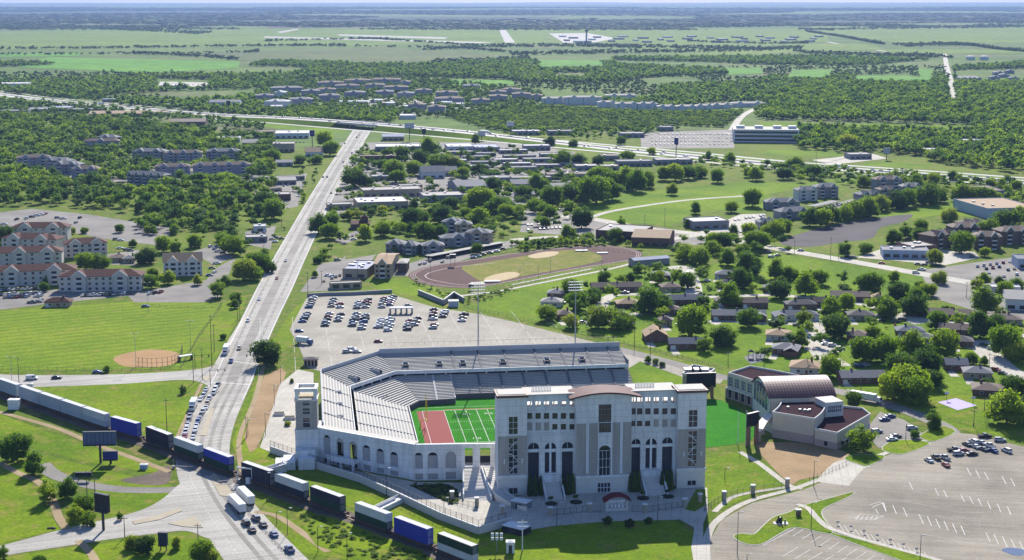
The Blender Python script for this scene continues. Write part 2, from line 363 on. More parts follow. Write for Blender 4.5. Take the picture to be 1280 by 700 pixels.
sheet('lawn', [[(278, 379), (310, 368), (300, 395), (266, 455), (228, 461)], [(40, 483), (200, 477), (250, 478), (240, 500), (222, 545), (205, 565), (160, 552), (110, 530), (60, 500)],
      [(-40, 545), (120, 585), (215, 607), (212, 622), (120, 612), (70, 597), (52, 580), (30, 590), (60, 640), (75, 662), (0, 680), (-50, 690)], [(-20, 510), (60, 540), (180, 578), (215, 595), (120, 580), (-20, 545)], [(120, 612), (220, 618), (205, 632), (150, 645), (120, 640)],
      [(-200, 790), (-200, 720), (-20, 700), (80, 686), (160, 676), (235, 666), (262, 682), (330, 790)], [(290, 555), (312, 490), (330, 465), (322, 520), (318, 550), (335, 565), (335, 590), (300, 580)],
      [(300, 575), (345, 565), (420, 592), (500, 630), (600, 664), (650, 700), (600, 700), (470, 650), (380, 605)], [(345, 640), (440, 680), (470, 705), (370, 690)],
      [(885, 572), (925, 565), (985, 605), (950, 615), (893, 640), (880, 615)], [(640, 790), (600, 702), (640, 660), (700, 652), (840, 650), (872, 668), (880, 790)],
      [(360, 395), (382, 372), (384, 385), (372, 410), (366, 430), (330, 458), (325, 452)], [(1050, 483), (1290, 500), (1290, 552), (1215, 541), (1155, 523), (1070, 490)]], turf_lawn, .06, 'green grass verges and slopes')
# I-shaped town: paved blocks under shops, flats and car parks
sheet('pavement', [[(408, 240), (434, 196), (640, 192), (725, 215), (700, 240), (640, 262), (560, 250), (470, 262), (425, 272)], [(418, 300), (450, 286), (462, 292), (430, 306)], [(396, 345), (432, 320), (430, 352), (405, 362)],
      [(655, 262), (700, 258), (735, 272), (800, 282), (870, 290), (940, 272), (960, 280), (930, 300), (850, 308), (740, 296), (650, 290)],
      [(690, 392), (740, 402), (742, 410), (690, 402)], [(400, 330), (470, 318), (440, 362), (375, 365)], [(480, 340), (540, 320), (640, 300), (655, 305), (560, 330), (520, 345), (490, 345)],
      [(1030, 258), (1075, 246), (1090, 250), (1040, 266), (1010, 275), (990, 272)], [(1150, 338), (1290, 318), (1290, 400), (1240, 395), (1165, 372)], [(318, 262), (350, 226), (384, 216), (372, 258), (352, 262)], [(306, 290), (345, 282), (338, 312), (312, 306)],
      [(20, 210), (130, 215), (240, 205), (330, 220), (300, 232), (150, 228), (30, 230)]], asph_d, .035, 'paved yards between the shops')
sheet('pavement', [[(200, 102), (262, 103), (260, 108), (198, 108)], [(420, 126), (500, 122), (560, 130), (600, 136), (440, 132)], [(1015, 200), (1090, 192), (1110, 198), (1040, 206)]], conc2, .038, 'pale paved yards beside the highway')
sheet('parking_lot', [[(-40, 270), (40, 261), (110, 268), (215, 285), (208, 308), (140, 300), (60, 285), (-40, 284)], [(800, 166), (918, 162), (918, 185), (802, 186)], [(400, 178), (640, 178), (720, 190), (700, 205), (560, 200), (470, 188)], [(135, 318), (175, 312), (170, 332), (120, 330)], [(-40, 372), (60, 362), (180, 364), (258, 350), (270, 335), (295, 322), (285, 345), (258, 358), (277, 370), (255, 378), (168, 378), (160, 370), (60, 380), (-40, 392)], [(240, 315), (272, 305), (292, 322), (268, 332)]], asph_d, .05, 'grey parking lot of the apartment blocks')
# ---------------------------------------------------------------- roads and lots
def edges_poly(Lp, Rp): return spline(gp(Lp), 6) + spline(gp(Rp), 6)[::-1]
RL = [(441, 163), (400, 225), (349, 310), (322, 358), (301, 400), (277, 450), (262, 480), (246, 500), (231, 530), (221, 560), (221, 590), (229, 615), (243, 645), (262, 675), (285, 708), (312, 750), (345, 800)]
RR = [(464, 163), (428, 225), (388, 310), (367, 358), (347, 400), (325, 450), (316, 475), (305, 500), (293, 530), (287, 560), (291, 590), (306, 615), (331, 645), (360, 675), (394, 708), (440, 750), (500, 800)]
mb = MB(); mb.sheet(edges_poly(RL, RR), .10); struct(mb.build('road', road_m), 'wide pale avenue running up to the highway bridge')
mb = MB(); mb.sheet(edges_poly([(-260, 450), (-40, 464), (22, 469), (150, 468), (235, 463), (268, 457), (285, 449)], [(-260, 466), (-40, 480), (30, 484), (150, 480), (225, 475), (250, 478), (262, 484)]), .09); struct(mb.build('road', road_m), 'side street along the ball field')
mb = MB(); mb.sheet(edges_poly([(-260, 740), (-30, 690), (70, 664), (130, 650), (170, 640), (200, 626), (226, 604), (240, 596)], [(-260, 756), (-30, 702), (75, 684), (140, 674), (190, 668), (232, 664), (256, 672), (272, 676)]), .095); struct(mb.build('road', road_m), 'slip road joining the avenue beyond the railway')
rl = spline(gp([(52, 580), (66, 592), (92, 602), (140, 611), (185, 613), (226, 612)]), 6)
mb = MB(); ribbon(mb, rl, -3.2, 3.2, .085); struct(mb.build('road', asph_d), 'narrow old road by the billboards')
sheet('gravel_verge', [[(150, 600), (190, 592), (212, 582), (210, 604), (180, 606)]], gravel, .075, 'worn gravel patch beside the railway', smooth=4)
# bungalow streets
mb = MB()
for pts, wd in (([(742, 408), (760, 372), (800, 368), (850, 371), (900, 371), (960, 369), (1010, 372), (1060, 377), (1110, 388), (1170, 402)], 3.6),
    ([(868, 372), (866, 355), (858, 338), (850, 333)], 5.0), ([(885, 404), (905, 401), (950, 404), (1000, 404), (1060, 398), (1110, 394), (1150, 405)], 3.6),
    ([(1015, 403), (1018, 417), (1024, 432), (1032, 446), (1050, 458)], 6.), ([(1110, 390), (1150, 400), (1200, 404), (1250, 414), (1300, 424)], 3.6),
    ([(1300, 480), (1262, 464), (1244, 450), (1232, 438), (1228, 430)], 6.), ([(700, 405), (742, 402), (770, 396), (800, 392)], 4.)):
 ribbon(mb, spline(gp(pts), 5), -wd, wd, .08)
struct(mb.build('road', conc2), 'pale concrete street among the bungalows')
mb = MB()
for c, r in (((852, 335), 9), ((1030, 436), 10), ((1230, 432), 12)):
 p = G(*c); mb.sheet([(p.x + r * math.cos(t), p.y + r * math.sin(t)) for t in [k * math.pi / 12 for k in range(24)]], .084)
struct(mb.build('road', conc2), 'round turning head of a bungalow street')
# cross street past the restaurant, and lanes by the meadow
mb = MB(); ribbon(mb, spline(gp([(660, 268), (735, 273), (800, 285), (875, 293), (960, 309), (1060, 326), (1160, 344), (1230, 356), (1330, 372)]), 5), -6.5, 6.5, .08)
ribbon(mb, spline(gp([(738, 272), (760, 265), (800, 258), (860, 250), (930, 245)]), 5), -3, 3, .075)
ribbon(mb, spline(gp([(640, 300), (700, 296), (745, 300)]), 4), -5, 5, .07)
ribbon(mb, spline(gp([(830, 300), (880, 292), (915, 280), (940, 268)]), 4), -5, 5, .078)
struct(mb.build('road', conc2), 'pale cross street past the restaurant')
sheet('parking_lot', [[(875, 290), (925, 268), (955, 267), (962, 278), (930, 298)], [(1070, 322), (1100, 312), (1170, 312), (1218, 315), (1225, 322), (1180, 332), (1120, 326)]], conc2, .082, 'pale forecourt parking')
# stadium car park and service road
sheet('parking_lot', [[(384, 371), (440, 369), (492, 369), (545, 385), (600, 393), (640, 402), (700, 417), (790, 440), (868, 466), (905, 474), (900, 480), (860, 474), (800, 452), (770, 470), (420, 470), (385, 460), (372, 430), (362, 412)]], conc, .10, 'pale concrete stadium car park')
mb = MB(); ribbon(mb, spline(gp([(770, 436), (840, 454), (905, 472), (985, 478), (1060, 492), (1110, 506), (1150, 520), (1180, 534), (1190, 545)]), 6), -4.2, 4.2, .105); struct(mb.build('road', asph_d), 'service road behind the field house')
sheet('plaza', [[(325, 560), (350, 480), (372, 462), (392, 466), (392, 585), (345, 568)]], conc2, .10, 'white concrete forecourt left of the stadium')
sheet('bare_ground', [[(305, 545), (330, 470), (352, 460), (358, 466), (338, 520), (322, 560), (312, 566)]], dirt, .09, 'brown dirt strip beside the avenue')
# lower right car park
sheet('parking_lot', [[(884, 708), (888, 674), (902, 650), (940, 629), (1003, 613), (1055, 592), (1115, 567), (1160, 553), (1192, 541), (1215, 543), (1290, 561), (1600, 650), (1600, 800), (870, 800)]], asph, .10, 'large worn asphalt car park')
sheet('parking_lot', [[(1098, 560), (1080, 540), (1100, 515), (1130, 525), (1158, 545), (1140, 556), (1120, 560)]], asph_d, .103, 'small lot right of the field house')
kerb_m = M('kerb_concrete', (.5, .48, .43), var=.12)
isl1 = [(916, 671), (928, 667), (942, 668), (956, 655), (968, 646), (985, 641), (1001, 633), (1030, 625), (1062, 616), (1068, 618), (1050, 627), (1031, 636), (1028, 644), (1035, 655), (1042, 662), (1034, 668), (995, 660), (975, 668), (952, 681), (930, 680)]
isl2 = [(1037, 668), (1044, 667), (1100, 682), (1165, 700), (1190, 712), (1160, 712), (1100, 692)]
isl3 = [(1102, 560), (1118, 551), (1150, 551), (1162, 556), (1130, 568), (1110, 566)]
isl4 = [(1150, 544), (1175, 533), (1195, 540), (1170, 552), (1155, 550)]
isl5 = [(1055, 574), (1065, 569), (1100, 569), (1106, 573), (1085, 583), (1070, 580)]
for i, (isl, lab) in enumerate(((isl1, 'long grass island with a path at the car park entrance'), (isl2, 'thin grass island along the car park bays'), (isl3, 'round grass island in the small lot'), (isl4, 'grass corner right of the small lot'), (isl5, 'grass patch under the tree by the field house'))):
 ws = spline(gp(isl), 3, True); mb = MB(); mb.prism(ws, .05, .22); struct(mb.build('kerb', kerb_m), 'pale kerb of ' + lab)
 cx = sum(p.x for p in ws) / len(ws); cy = sum(p.y for p in ws) / len(ws)
 inn = [Vector((p.x, p.y)) for p in offset(ws + ws[:1], .28)][:-1]
 if abs(sum(inn[i - 1].x * inn[i].y - inn[i].x * inn[i - 1].y for i in range(len(inn)))) > abs(sum(ws[i - 1].x * ws[i].y - ws[i].x * ws[i - 1].y for i in range(len(ws)))): inn = [Vector((p.x, p.y)) for p in offset(ws + ws[:1], -.28)][:-1]
 mb = MB(); mb.sheet(inn, .235); struct(mb.build('lawn', turf_lawn), lab)
mb = MB(); ribbon(mb, spline(gp([(996, 631), (1010, 636), (1020, 647), (1032, 658), (1045, 664), (1090, 678), (1160, 697), (1200, 710)]), 6), -1.1, 1.1, .25)
ribbon(mb, spline(gp([(889, 705), (889, 674), (903, 650), (940, 628), (1000, 611), (1055, 590), (1115, 566), (1160, 552), (1195, 540)]), 6), .1, 2.6, .115)
ribbon(mb, spline(gp([(925, 565), (950, 580), (985, 606), (1003, 611)]), 6), -1.2, 1.2, .09); ribbon(mb, spline(gp([(893, 640), (915, 622), (950, 614), (985, 609)]), 6), -1., 1., .09)
ribbon(mb, spline(gp([(1040, 605), (1060, 583), (1075, 578)]), 4), -6, 6, .11)
ribbon(mb, spline(gp([(318, 378), (302, 400), (283, 430), (268, 456)]), 4), -.1, 2.4, .108)
struct(mb.build('sidewalk', conc2), 'pale concrete footpaths')
mb = MB()
for pts, hw in (([(0, 578), (20, 590), (48, 603), (64, 622), (74, 648), (84, 662)], 1.5), ([(98, 676), (112, 690), (122, 706)], 1.4), ([(252, 480), (238, 510), (222, 545), (215, 560)], .7),
    ([(330, 455), (318, 500), (300, 545), (300, 575), (303, 592)], 1.0), ([(368, 615), (400, 640), (440, 662), (480, 690), (500, 710)], 2.2), ([(318, 640), (345, 645), (372, 662), (410, 690)], 1.3)):
 ribbon(mb, spline(gp(pts), 6), -hw, hw, .11)
struct(mb.build('path', path_m), 'worn sandy footpaths in the grass')
sheet('bare_ground', [[(945, 558), (975, 553), (1015, 556), (1062, 568), (1040, 590), (1000, 600), (985, 603)]], dirt, .085, 'bare tan earth in front of the field house', smooth=3)
sheet('bare_ground', [[(975, 304), (1000, 292), (1050, 280), (1100, 272), (1140, 268), (1130, 277), (1100, 285), (1090, 298), (1050, 303), (1010, 309)]], mulch, .05, 'dark tilled strip beside the cross street', smooth=4)
sheet('lawn', [[(362, 636), (420, 648), (520, 687), (545, 702), (470, 708), (395, 682)]], MATS['lawn_grass'], .13, 'bright grass under the scrub by the railway')
# traffic island, medians
for pts, lab in (([(262, 596), (268, 592), (288, 612), (292, 622), (275, 620)], 'kerbed sandy island at the level crossing'), ([(210, 655), (244, 646), (254, 660), (230, 659)], 'three-cornered sandy island at the slip road'),
                 ([(165, 652), (195, 645), (225, 635), (228, 639), (200, 650), (168, 656)], 'long sandy island between the slip roads'), ([(262, 512), (268, 510), (258, 545), (250, 545)], 'sandy median beside the waiting cars'), ([(252, 472), (266, 468), (258, 478)], 'small sandy corner at the junction')):
 ws = gp(pts); mb = MB(); mb.prism(ws, .06, .24); struct(mb.build('kerb', M('sandy_kerb', (.36, .31, .22), var=.15)), lab)
# painted markings
mb = MB()
def mid(t):
 return [((l[0] * (1 - t) + r[0] * t), (l[1] * (1 - t) + r[1] * t)) for l, r in zip(RL, RR)]
for t in (.22, .78):
 ln = spline(gp(mid(t)), 22)
 for i in range(0, len(ln) - 2, 3): ribbon(mb, ln[i:i + 2], -.06, .06, .112)
for t in (.03, .97): ribbon(mb, spline(gp(mid(t)[:8]), 6), -.1, .1, .112)
for a, b in (((285, 451), (322, 456)), ((266, 478), (312, 481)), ((250, 590), (262, 585)), ((222, 560), (232, 550))): ribbon(mb, gp([a, b]), -.22, .22, .114)
struct(mb.build('road_markings', paint_w), 'white lane dashes of the avenue')
# tyre-darkened lanes
lane_d = paved('tyre_worn_lane', (.28, .262, .23), (.22, .207, .18), s=.03, streak=.12, ang=R(-20))
mb = MB()
ribbon(mb, spline(gp(mid(.5)[:7]), 8), -2.6, 2.6, .106)
for t in (.2, .78): ribbon(mb, spline(gp(mid(t)[:7]), 8), -.7, .7, .106)
for t in (.45, .62, .8): ribbon(mb, spline(gp(mid(t)[6:]), 8), -.8, .8, .106)
struct(mb.build('road_wear', lane_d), 'dark tyre-worn lanes on the avenue')
# car park bays
mb = MB()
def crop6(x, y): return (860 + x / 3.0476, 530 + y / 3.0476)
def bays(a, b, n, vec, wdt=.13, skip=.0):
 for k in range(n):
  if random.random() < skip: continue
  t = k / (n - 1); u = a[0] + (b[0] - a[0]) * t; y = a[1] + (b[1] - a[1]) * t
  q = crop6(u, y); e = crop6(u + vec[0], y + vec[1]); ribbon(mb, gp([q, e]), -wdt, wdt, .13)
bays((1062, 168), (1330, 232), 9, (16, 30), skip=.1); bays((842, 222), (1105, 285), 9, (14, 28), skip=.2); bays((1140, 295), (1330, 345), 6, (14, 32), skip=.15)
bays((740, 300), (820, 320), 3, (14, 34)); bays((880, 345), (1135, 415), 9, (16, 36), skip=.1); bays((1165, 420), (1330, 470), 6, (18, 40), skip=.1)
bays((575, 382), (900, 490), 17, (18, 26), .1); bays((330, 395), (520, 440), 1 + 1, (0, 0))
for k in range(12):
 a = crop6(440 + 34 * k, 402 + 12.5 * k); b = crop6(400 + 34 * k, 428 + 12.5 * k); ribbon(mb, gp([a, b]), -.11, .11, .13)
for k in range(6):
 a = crop6(420 + 46 * k, 470 + 10 * k); b = crop6(360 + 46 * k, 505 + 10 * k); ribbon(mb, gp([a, b]), -.11, .11, .13)
ribbon(mb, gp([crop6(410, 398), crop6(285, 463)]), -.12, .12, .13)
a = [crop6(x, y) for x, y in ((635, 358), (660, 345), (745, 352), (700, 368))]
for i in range(4): ribbon(mb, gp([a[i], a[(i + 1) % 4]]), -.12, .12, .13)
for k in range(5): ribbon(mb, gp([crop6(650 + 18 * k, 352), crop6(640 + 18 * k, 366)]), -.12, .12, .13)
for p, q in (((700, 320), (745, 300)), ((725, 345), (715, 325)), ((690, 310), (735, 296)), ((745, 300), (755, 335))): ribbon(mb, gp([crop6(*p), crop6(*q)]), -.12, .12, .13)
for row, n_ in ((180, 8), (240, 12), (330, 13), (420, 12), (300, 8)):
 for k in range(n_):
  x = 800 + k * 42 + random.uniform(-20, 20); y = row + (k * 6) + random.uniform(-12, 12)
  if 1275 > x: ribbon(mb, gp([crop6(x, y), crop6(x + random.uniform(25, 60), y + random.uniform(2, 8))]), -.07, .07, .129)
struct(mb.build('parking_markings', paint_worn), 'worn white bay lines of the asphalt car park')
mb = MB()
for k in range(10):       # stadium lot rows
 x = -78 + k * 17.2
 for seg in ((70, 108), (118, 150), (158, 205)):
  ribbon(mb, [W(x + seg[0] * -.02, seg[0]), W(x + seg[1] * -.02, seg[1])], -.09, .09, .115)
struct(mb.build('parking_markings', paint_worn), 'white row lines of the stadium car park')
mb = MB(); p = G(1268, 690); mb.sheet([(p.x + 3.4 * math.cos(t) * (1 + .2 * math.sin(3 * t)), p.y + 3.6 * math.sin(t)) for t in [k * math.pi / 10 for k in range(20)]], .132)
struct(mb.build('puddle', M('standing_water', (.06, .07, .1), rough=.05, spec=.8), ), 'small puddle on the asphalt car park')
# highway on its bank with the bridge over the avenue
HZ = lambda p: 0.3 + 6.0 * max(0, 1 - ((p.x - hx) / 330) ** 2) ** 1.5
hx = G(458, 161).x
hw = spline(gp([(-300, 84), (-180, 97), (-60, 110), (40, 123), (120, 131), (200, 138), (290, 147), (360, 152), (458, 160), (560, 168), (640, 175), (740, 184), (850, 194), (960, 205), (1060, 212), (1160, 219), (1240, 225), (1340, 232), (1500, 243), (1700, 257)]), 8)
barrier_m = M('barrier_concrete', (.5, .48, .45)); hw_m = paved('highway_surface', (.50, .48, .43), (.42, .40, .355), s=.01, streak=.05)
mb = MB();
for d0, d1 in ((-38, -29), (29, 39)): ribbon(mb, hw, d0, d1, lambda p: .22)
struct(mb.build('road', hw_m), 'frontage roads beside the highway')
mb = MB()
for d0, d1 in ((-17, -.8), (.8, 17)): ribbon(mb, hw, d0, d1, lambda p: HZ(p) + .02)
struct(mb.build('road', hw_m), 'divided highway crossing the whole view')
mb = MB(); bx0, bx1 = G(441, 161).x, G(480, 161).x
bank = [p for p in hw]
for side in (-1, 1):
 for seg in ([p for p in bank if p.x < bx0], [p for p in bank if p.x > bx1]):
  a = offset(seg, side * 17.2); b = offset(seg, side * 28.5); o = len(mb.v); n = len(seg)
  mb.v += [(p.x, p.y, HZ(p) - .03) for p in a] + [(p.x, p.y, .10) for p in b]
  for i in range(n - 1): mb.f.append((o + i, o + i + 1, o + n + i + 1, o + n + i)); mb.m.append(0)
struct(mb.build('embankment', turf_park), 'grassy bank of the highway')
t = thing('overpass_bridge', 'flat concrete highway bridge over the avenue', 'bridge', (hx, G(458, 160).y, 0)); off = t.location
seg = [p for p in hw if bx0 - 14 < p.x < bx1 + 14]
def rel(mb_): mb_.v = [(x - off.x, y - off.y, z - off.z) for x, y, z in mb_.v]; return mb_
mb = MB();
for i in range(len(seg) - 1):
 a0, a1 = offset(seg, -17.4), offset(seg, 17.4)
 mb.prism([a0[i], a0[i + 1], a1[i + 1], a1[i]], 4.6, lambda p: HZ(Vector((p[0], p[1]))) - .04)
rel(mb).build('deck', barrier_m, t)
for sd_ in (-17.3, 17.3):
 mb = MB()
 ln = offset(seg, sd_)
 for i in range(len(ln) - 1): mb.bar((ln[i].x, ln[i].y, HZ(ln[i])), (ln[i + 1].x, ln[i + 1].y, HZ(ln[i + 1])), .35, .95)
 rel(mb).build('parapet', barrier_m, t)
for x_ in (bx0 + 2, (bx0 + bx1) / 2, bx1 - 2):
 i = min(range(len(seg)), key=lambda j: abs(seg[j].x - x_));
 for dd in (-11, -4, 4, 11):
  q = offset(seg, dd)[i]; mb = MB(); mb.tube((q.x, q.y, 0), (q.x, q.y, 4.62), .55, 8); rel(mb).build('pier', barrier_m, t)
mb = MB(); ribbon(mb, hw, -.3, .3, lambda p: HZ(p)); b2 = MB(); ln = [p for p in hw]
for i in range(len(ln) - 1): b2.bar((ln[i].x, ln[i].y, HZ(ln[i])), (ln[i + 1].x, ln[i + 1].y, HZ(ln[i + 1])), .4, .8)
o = b2.build('median_barrier', M('grey_barrier', (.3, .29, .29))); tag(o, 'long grey concrete barrier down the middle of the highway', 'barrier')
mb = MB()
for d in (-7.5, 7.5):
 l2 = offset(spline([(p.x, p.y) for p in hw], 4), d)
 for i in range(0, len(l2) - 1, 2): ribbon(mb, l2[i:i + 2], -.15, .15, lambda p: HZ(p) + .035)
struct(mb.build('road_markings', paint_w), 'white dashes on the highway')
mb = MB()
for pts, hw_ in (([(915, 163), (925, 148), (940, 138), (960, 131), (985, 125)], 5), ([(905, 166), (960, 177), (1000, 180)], 4), ([(1182, 80), (1186, 95), (1190, 112), (1191, 128)], 7), ([(470, 152), (490, 146), (505, 140)], 6), ([(1180, 62), (1183, 82)], 6), ([(1030, 203), (1060, 196), (1085, 199)], 5), ([(1000, 46), (1060, 57), (1120, 66)], 8)):
 ribbon(mb, spline(gp(pts), 5), -hw_, hw_, .3)
struct(mb.build('road', conc2), 'pale country roads beyond the highway')
# running track and field
land(655, 335, 'the running track')
TK = [(511, 343), (519, 352), (545, 358), (590, 360), (640, 352), (700, 340), (760, 330), (795, 324), (803, 318), (795, 312), (770, 308), (740, 307), (700, 310), (640, 317), (580, 326), (535, 333)]
tw = spline(gp(TK), 6, True)
mb = MB(); mb.sheet(tw, .10); struct(mb.build('running_track', track_m), 'maroon running track round a grass field')
INF = [(577, 335), (590, 331), (640, 322.5), (700, 313.5), (728, 313), (748, 318), (752, 325), (735, 330), (700, 337), (660, 344), (640, 348.5), (620, 352.5), (603, 352), (588, 344)]
mb = MB(); mb.sheet(spline(gp(INF), 5, True), .115); struct(mb.build('infield', grass('dry_infield', (.15, .17, .03), (.19, .195, .04), (.25, .2, .08), s=.03, dryness=.5)), 'yellow-green grass inside the running track')
mb = MB(); mb.sheet(spline(gp([(605, 349), (620, 343), (640, 340), (650, 343), (640, 348), (620, 352)]), 5, True), .125); mb.sheet(spline(gp([(660, 320), (680, 315), (698, 315), (692, 320), (670, 323)]), 5, True), .125)
struct(mb.build('bare_ground', M('tan_sand', (.38, .28, .14))), 'tan bare patches inside the running track')
mb = MB()
for k in range(3):
 f = 1 - .018 * (k + 1); c = Vector((sum(p.x for p in tw) / len(tw), sum(p.y for p in tw) / len(tw)))
 inner = [c + (p - c) * f for p in tw]; ribbon(mb, inner + inner[:1], -.14, .14, .118)
for pts in ([(531, 345), (540, 340), (575, 333), (620, 329)], [(531, 345), (540, 350), (575, 356), (610, 356)]): ribbon(mb, spline(gp(pts), 5), -.35, .35, .12)
struct(mb.build('track_markings', M('faded_line', (.42, .33, .31))), 'faded pale lane lines on the running track')
mb = MB(); ribbon(mb, spline(gp([(575, 370), (610, 366), (640, 361), (700, 349), (760, 337), (795, 328)]), 5), -1.6, 1.6, .13)
mb.sheet(gp([(588, 353), (605, 352), (606, 356), (590, 357)]), .135); ribbon(mb, gp([(640, 356), (740, 336)]), -1.2, 1.2, .13)
struct(mb.build('path', conc2), 'pale path along the running track')
sheet('basketball_court', [[(1172, 503), (1195, 498), (1221, 507), (1197, 513)]], M('lilac_court', (.42, .36, .60), var=.1), .11, 'lilac painted court on the lawn')
land(1197, 506, 'the lilac basketball court')
sheet('playground_surface', [[(930, 447), (942, 441), (957, 443), (952, 452), (938, 455)]], M('grey_rubber', (.13, .13, .15)), .11, 'grey playground surface on the lawn')
# ---------------------------------------------------------------- walls with real openings
class Plane:
 def __init__(s, P, Q, off=0.):
  P, Q = Vector((P[0], P[1], 0)), Vector((Q[0], Q[1], 0)); s.d = (Q - P).normalized(); s.n = Vector((s.d.y, -s.d.x, 0)); s.len = (Q - P).length
  s.P = P + s.n * off
 def at(s, a, z, dep=0.): p = s.P + s.d * a - s.n * dep; return Vector((p.x, p.y, z))
 def hit(s, u, y):
  r = Vector(ray(u, y)); o = Vector((0, 0, H)); t = (s.P - o).dot(s.n) / r.dot(s.n); p = o + r * t
  return ((p - s.P).dot(s.d), p.z)
def face(mb, pl, s0, s1, z0, z1, cols=(), dep=.5, m=0, mr=None):
 mr = m if mr is None else mr
 def q(a, b, c, d, mm=m): mb.add([a, b, c, d], [(0, 1, 2, 3)], mm)
 A = pl.at; cur = s0
 for sa, sb, holes in sorted(cols):
  if sa > cur + .01: q(A(cur, z0), A(sa, z0), A(sa, z1), A(cur, z1))
  zc = z0
  for zb, zt, arch in sorted(holes):
   if zb > zc + .01: q(A(sa, zc), A(sb, zc), A(sb, zb), A(sa, zb))
   r = (sb - sa) / 2; zs = max(zb, zt - r) if arch else zt
   q(A(sa, zb), A(sa, zb, dep), A(sa, zs, dep), A(sa, zs), mr); q(A(sb, zb, dep), A(sb, zb), A(sb, zs), A(sb, zs, dep), mr)
   q(A(sa, zb), A(sb, zb), A(sb, zb, dep), A(sa, zb, dep), mr)
   if arch:
    n = 10; pt = [((sa + sb) / 2 - r * math.cos(math.pi * k / n), zs + (zt - zs) * math.sin(math.pi * k / n)) for k in range(n + 1)]
    for (a, za), (b, zb_) in zip(pt, pt[1:]):
     q(A(a, za), A(b, zb_), A(b, zt + .01), A(a, zt + .01)); q(A(a, za), A(a, za, dep), A(b, zb_, dep), A(b, zb_), mr)
    zc = zt + .01
   else:
    q(A(sa, zt, dep), A(sb, zt, dep), A(sb, zt), A(sa, zt), mr); zc = zt
  if z1 > zc + .01: q(A(sa, zc), A(sb, zc), A(sb, z1), A(sa, z1))
  cur = sb
 if s1 > cur + .01: q(A(cur, z0), A(s1, z0), A(s1, z1), A(cur, z1))
def pquad(mb, pl, s0, s1, z0, z1, dep, m=0): mb.add([pl.at(s0, z0, dep), pl.at(s1, z0, dep), pl.at(s1, z1, dep), pl.at(s0, z1, dep)], [(0, 1, 2, 3)], m)
def pbox(mb, pl, s0, s1, z0, z1, d0, d1, m=0):
 a = [pl.at(s0, z0, d0), pl.at(s1, z0, d0), pl.at(s1, z0, d1), pl.at(s0, z0, d1)]
 mb.prism(a, z0, z1, m)
class Root:
 def __init__(s, name, label, cat, loc, group=None): s.o = thing(name, label, cat, loc, 0, group); s.l = Vector((*loc, 0)[:3])
 def part(s, name, mb, mats, parent=None, smooth=False):
  mb.v = [(x - s.l.x, y - s.l.y, z - s.l.z) for x, y, z in mb.v]; return mb.build(name, mats, parent or s.o, smooth)
def window(rt, pl, s0, s1, z0, z1, dep, gm, fm, nx=2, nz=2, parent=None, name='window', arch=False):
 mb = MB(); pquad(mb, pl, s0, s1, z0, z1, dep); o = rt.part(name, mb, gm, parent)
 return o
def mullions(mb, pl, s0, s1, z0, z1, dep, nx, nz, t=.09):
 for k in range(nx + 1): a = s0 + (s1 - s0) * k / nx; pbox(mb, pl, a - t, a + t, z0, z1, dep - .08, dep + .02)
 for k in range(nz + 1): z = z0 + (z1 - z0) * k / nz; pbox(mb, pl, s0, s1, z - t, z + t, dep - .10, dep + .02)
stone_w = M('white_precast', (.66, .66, .67), var=.07, scale=.25, tint=(.58, .575, .575))
def panelled(name, col, ang, bw, rh):
 m, nt, N, L = nodes_of(name); tc = N('ShaderNodeTexCoord'); mp = N('ShaderNodeMapping'); mp.vector_type = 'POINT'; mp.inputs['Rotation'].default_value[2] = -ang; L(tc.outputs['Object'], mp.inputs[0])
 sp = N('ShaderNodeSeparateXYZ'); L(mp.outputs[0], sp.inputs[0]); cb = N('ShaderNodeCombineXYZ'); L(sp.outputs[0], cb.inputs[0]); L(sp.outputs[2], cb.inputs[1])
 bt = N('ShaderNodeTexBrick'); bt.offset = .5; L(cb.outputs[0], bt.inputs['Vector']); bt.inputs['Scale'].default_value = 1; bt.inputs['Brick Width'].default_value = bw; bt.inputs['Row Height'].default_value = rh; bt.inputs['Mortar Size'].default_value = .05
 bt.inputs['Color1'].default_value = (*col, 1); bt.inputs['Color2'].default_value = (*(c * .93 for c in col), 1); bt.inputs['Mortar'].default_value = (*(c * .6 for c in col), 1)
 m2 = N('ShaderNodeMapping'); m2.inputs['Scale'].default_value = (.5, .5, .06); L(tc.outputs['Object'], m2.inputs[0]); n1 = noise(nt, m2.outputs[0], 1., 5, .65); r1 = ramp(nt, [(.35, (.84, .83, .82)), (.62, (1.04, 1.04, 1.04))]); L(n1, r1.inputs[0])
 b = N('ShaderNodeBsdfPrincipled'); L(mixc(nt, 1., bt.outputs[0], r1.outputs[0], 'MULTIPLY'), b.inputs['Base Color']); b.inputs['Roughness'].default_value = .85; b.inputs['Specular IOR Level'].default_value = .1
 o = N('ShaderNodeOutputMaterial'); L(b.outputs[0], o.inputs[0]); MATS[name] = m; return m
stone_w = panelled('panelled_precast', (.72, .71, .695), SA, 4.6, 2.3)
stone_c = M('cream_limestone', (.58, .55, .50), var=.1, scale=.6)
brick_t = panelled('tan_brick_panel', (.42, .38, .345), SA, 1.6, .55)
brick_g = M('shutter_grey', (.36, .34, .34), var=.08)
alu = M('aluminium_bench', (.53, .51, .455), var=.1, rough=.9, scale=.5, spec=.04)
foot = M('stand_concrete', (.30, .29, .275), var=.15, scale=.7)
dark = M('dark_void', (.025, .025, .032), var=.2)  # near-black colour stands in for the unlit depth of openings
maroon = M('maroon_metal', (.12, .045, .048), var=.12, rough=.45, spec=.4)
coping = M('brown_coping', (.13, .07, .06), var=.1, rough=.6)
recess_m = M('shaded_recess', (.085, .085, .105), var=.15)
glass_d = glass('dark_glass', (.022, .026, .034)); glass_b = glass('blue_glass', (.06, .08, .12))
frame_w = M('white_frame', (.62, .62, .62), var=.05); steel = M('dark_steel', (.05, .05, .055), rough=.5, var=.1)
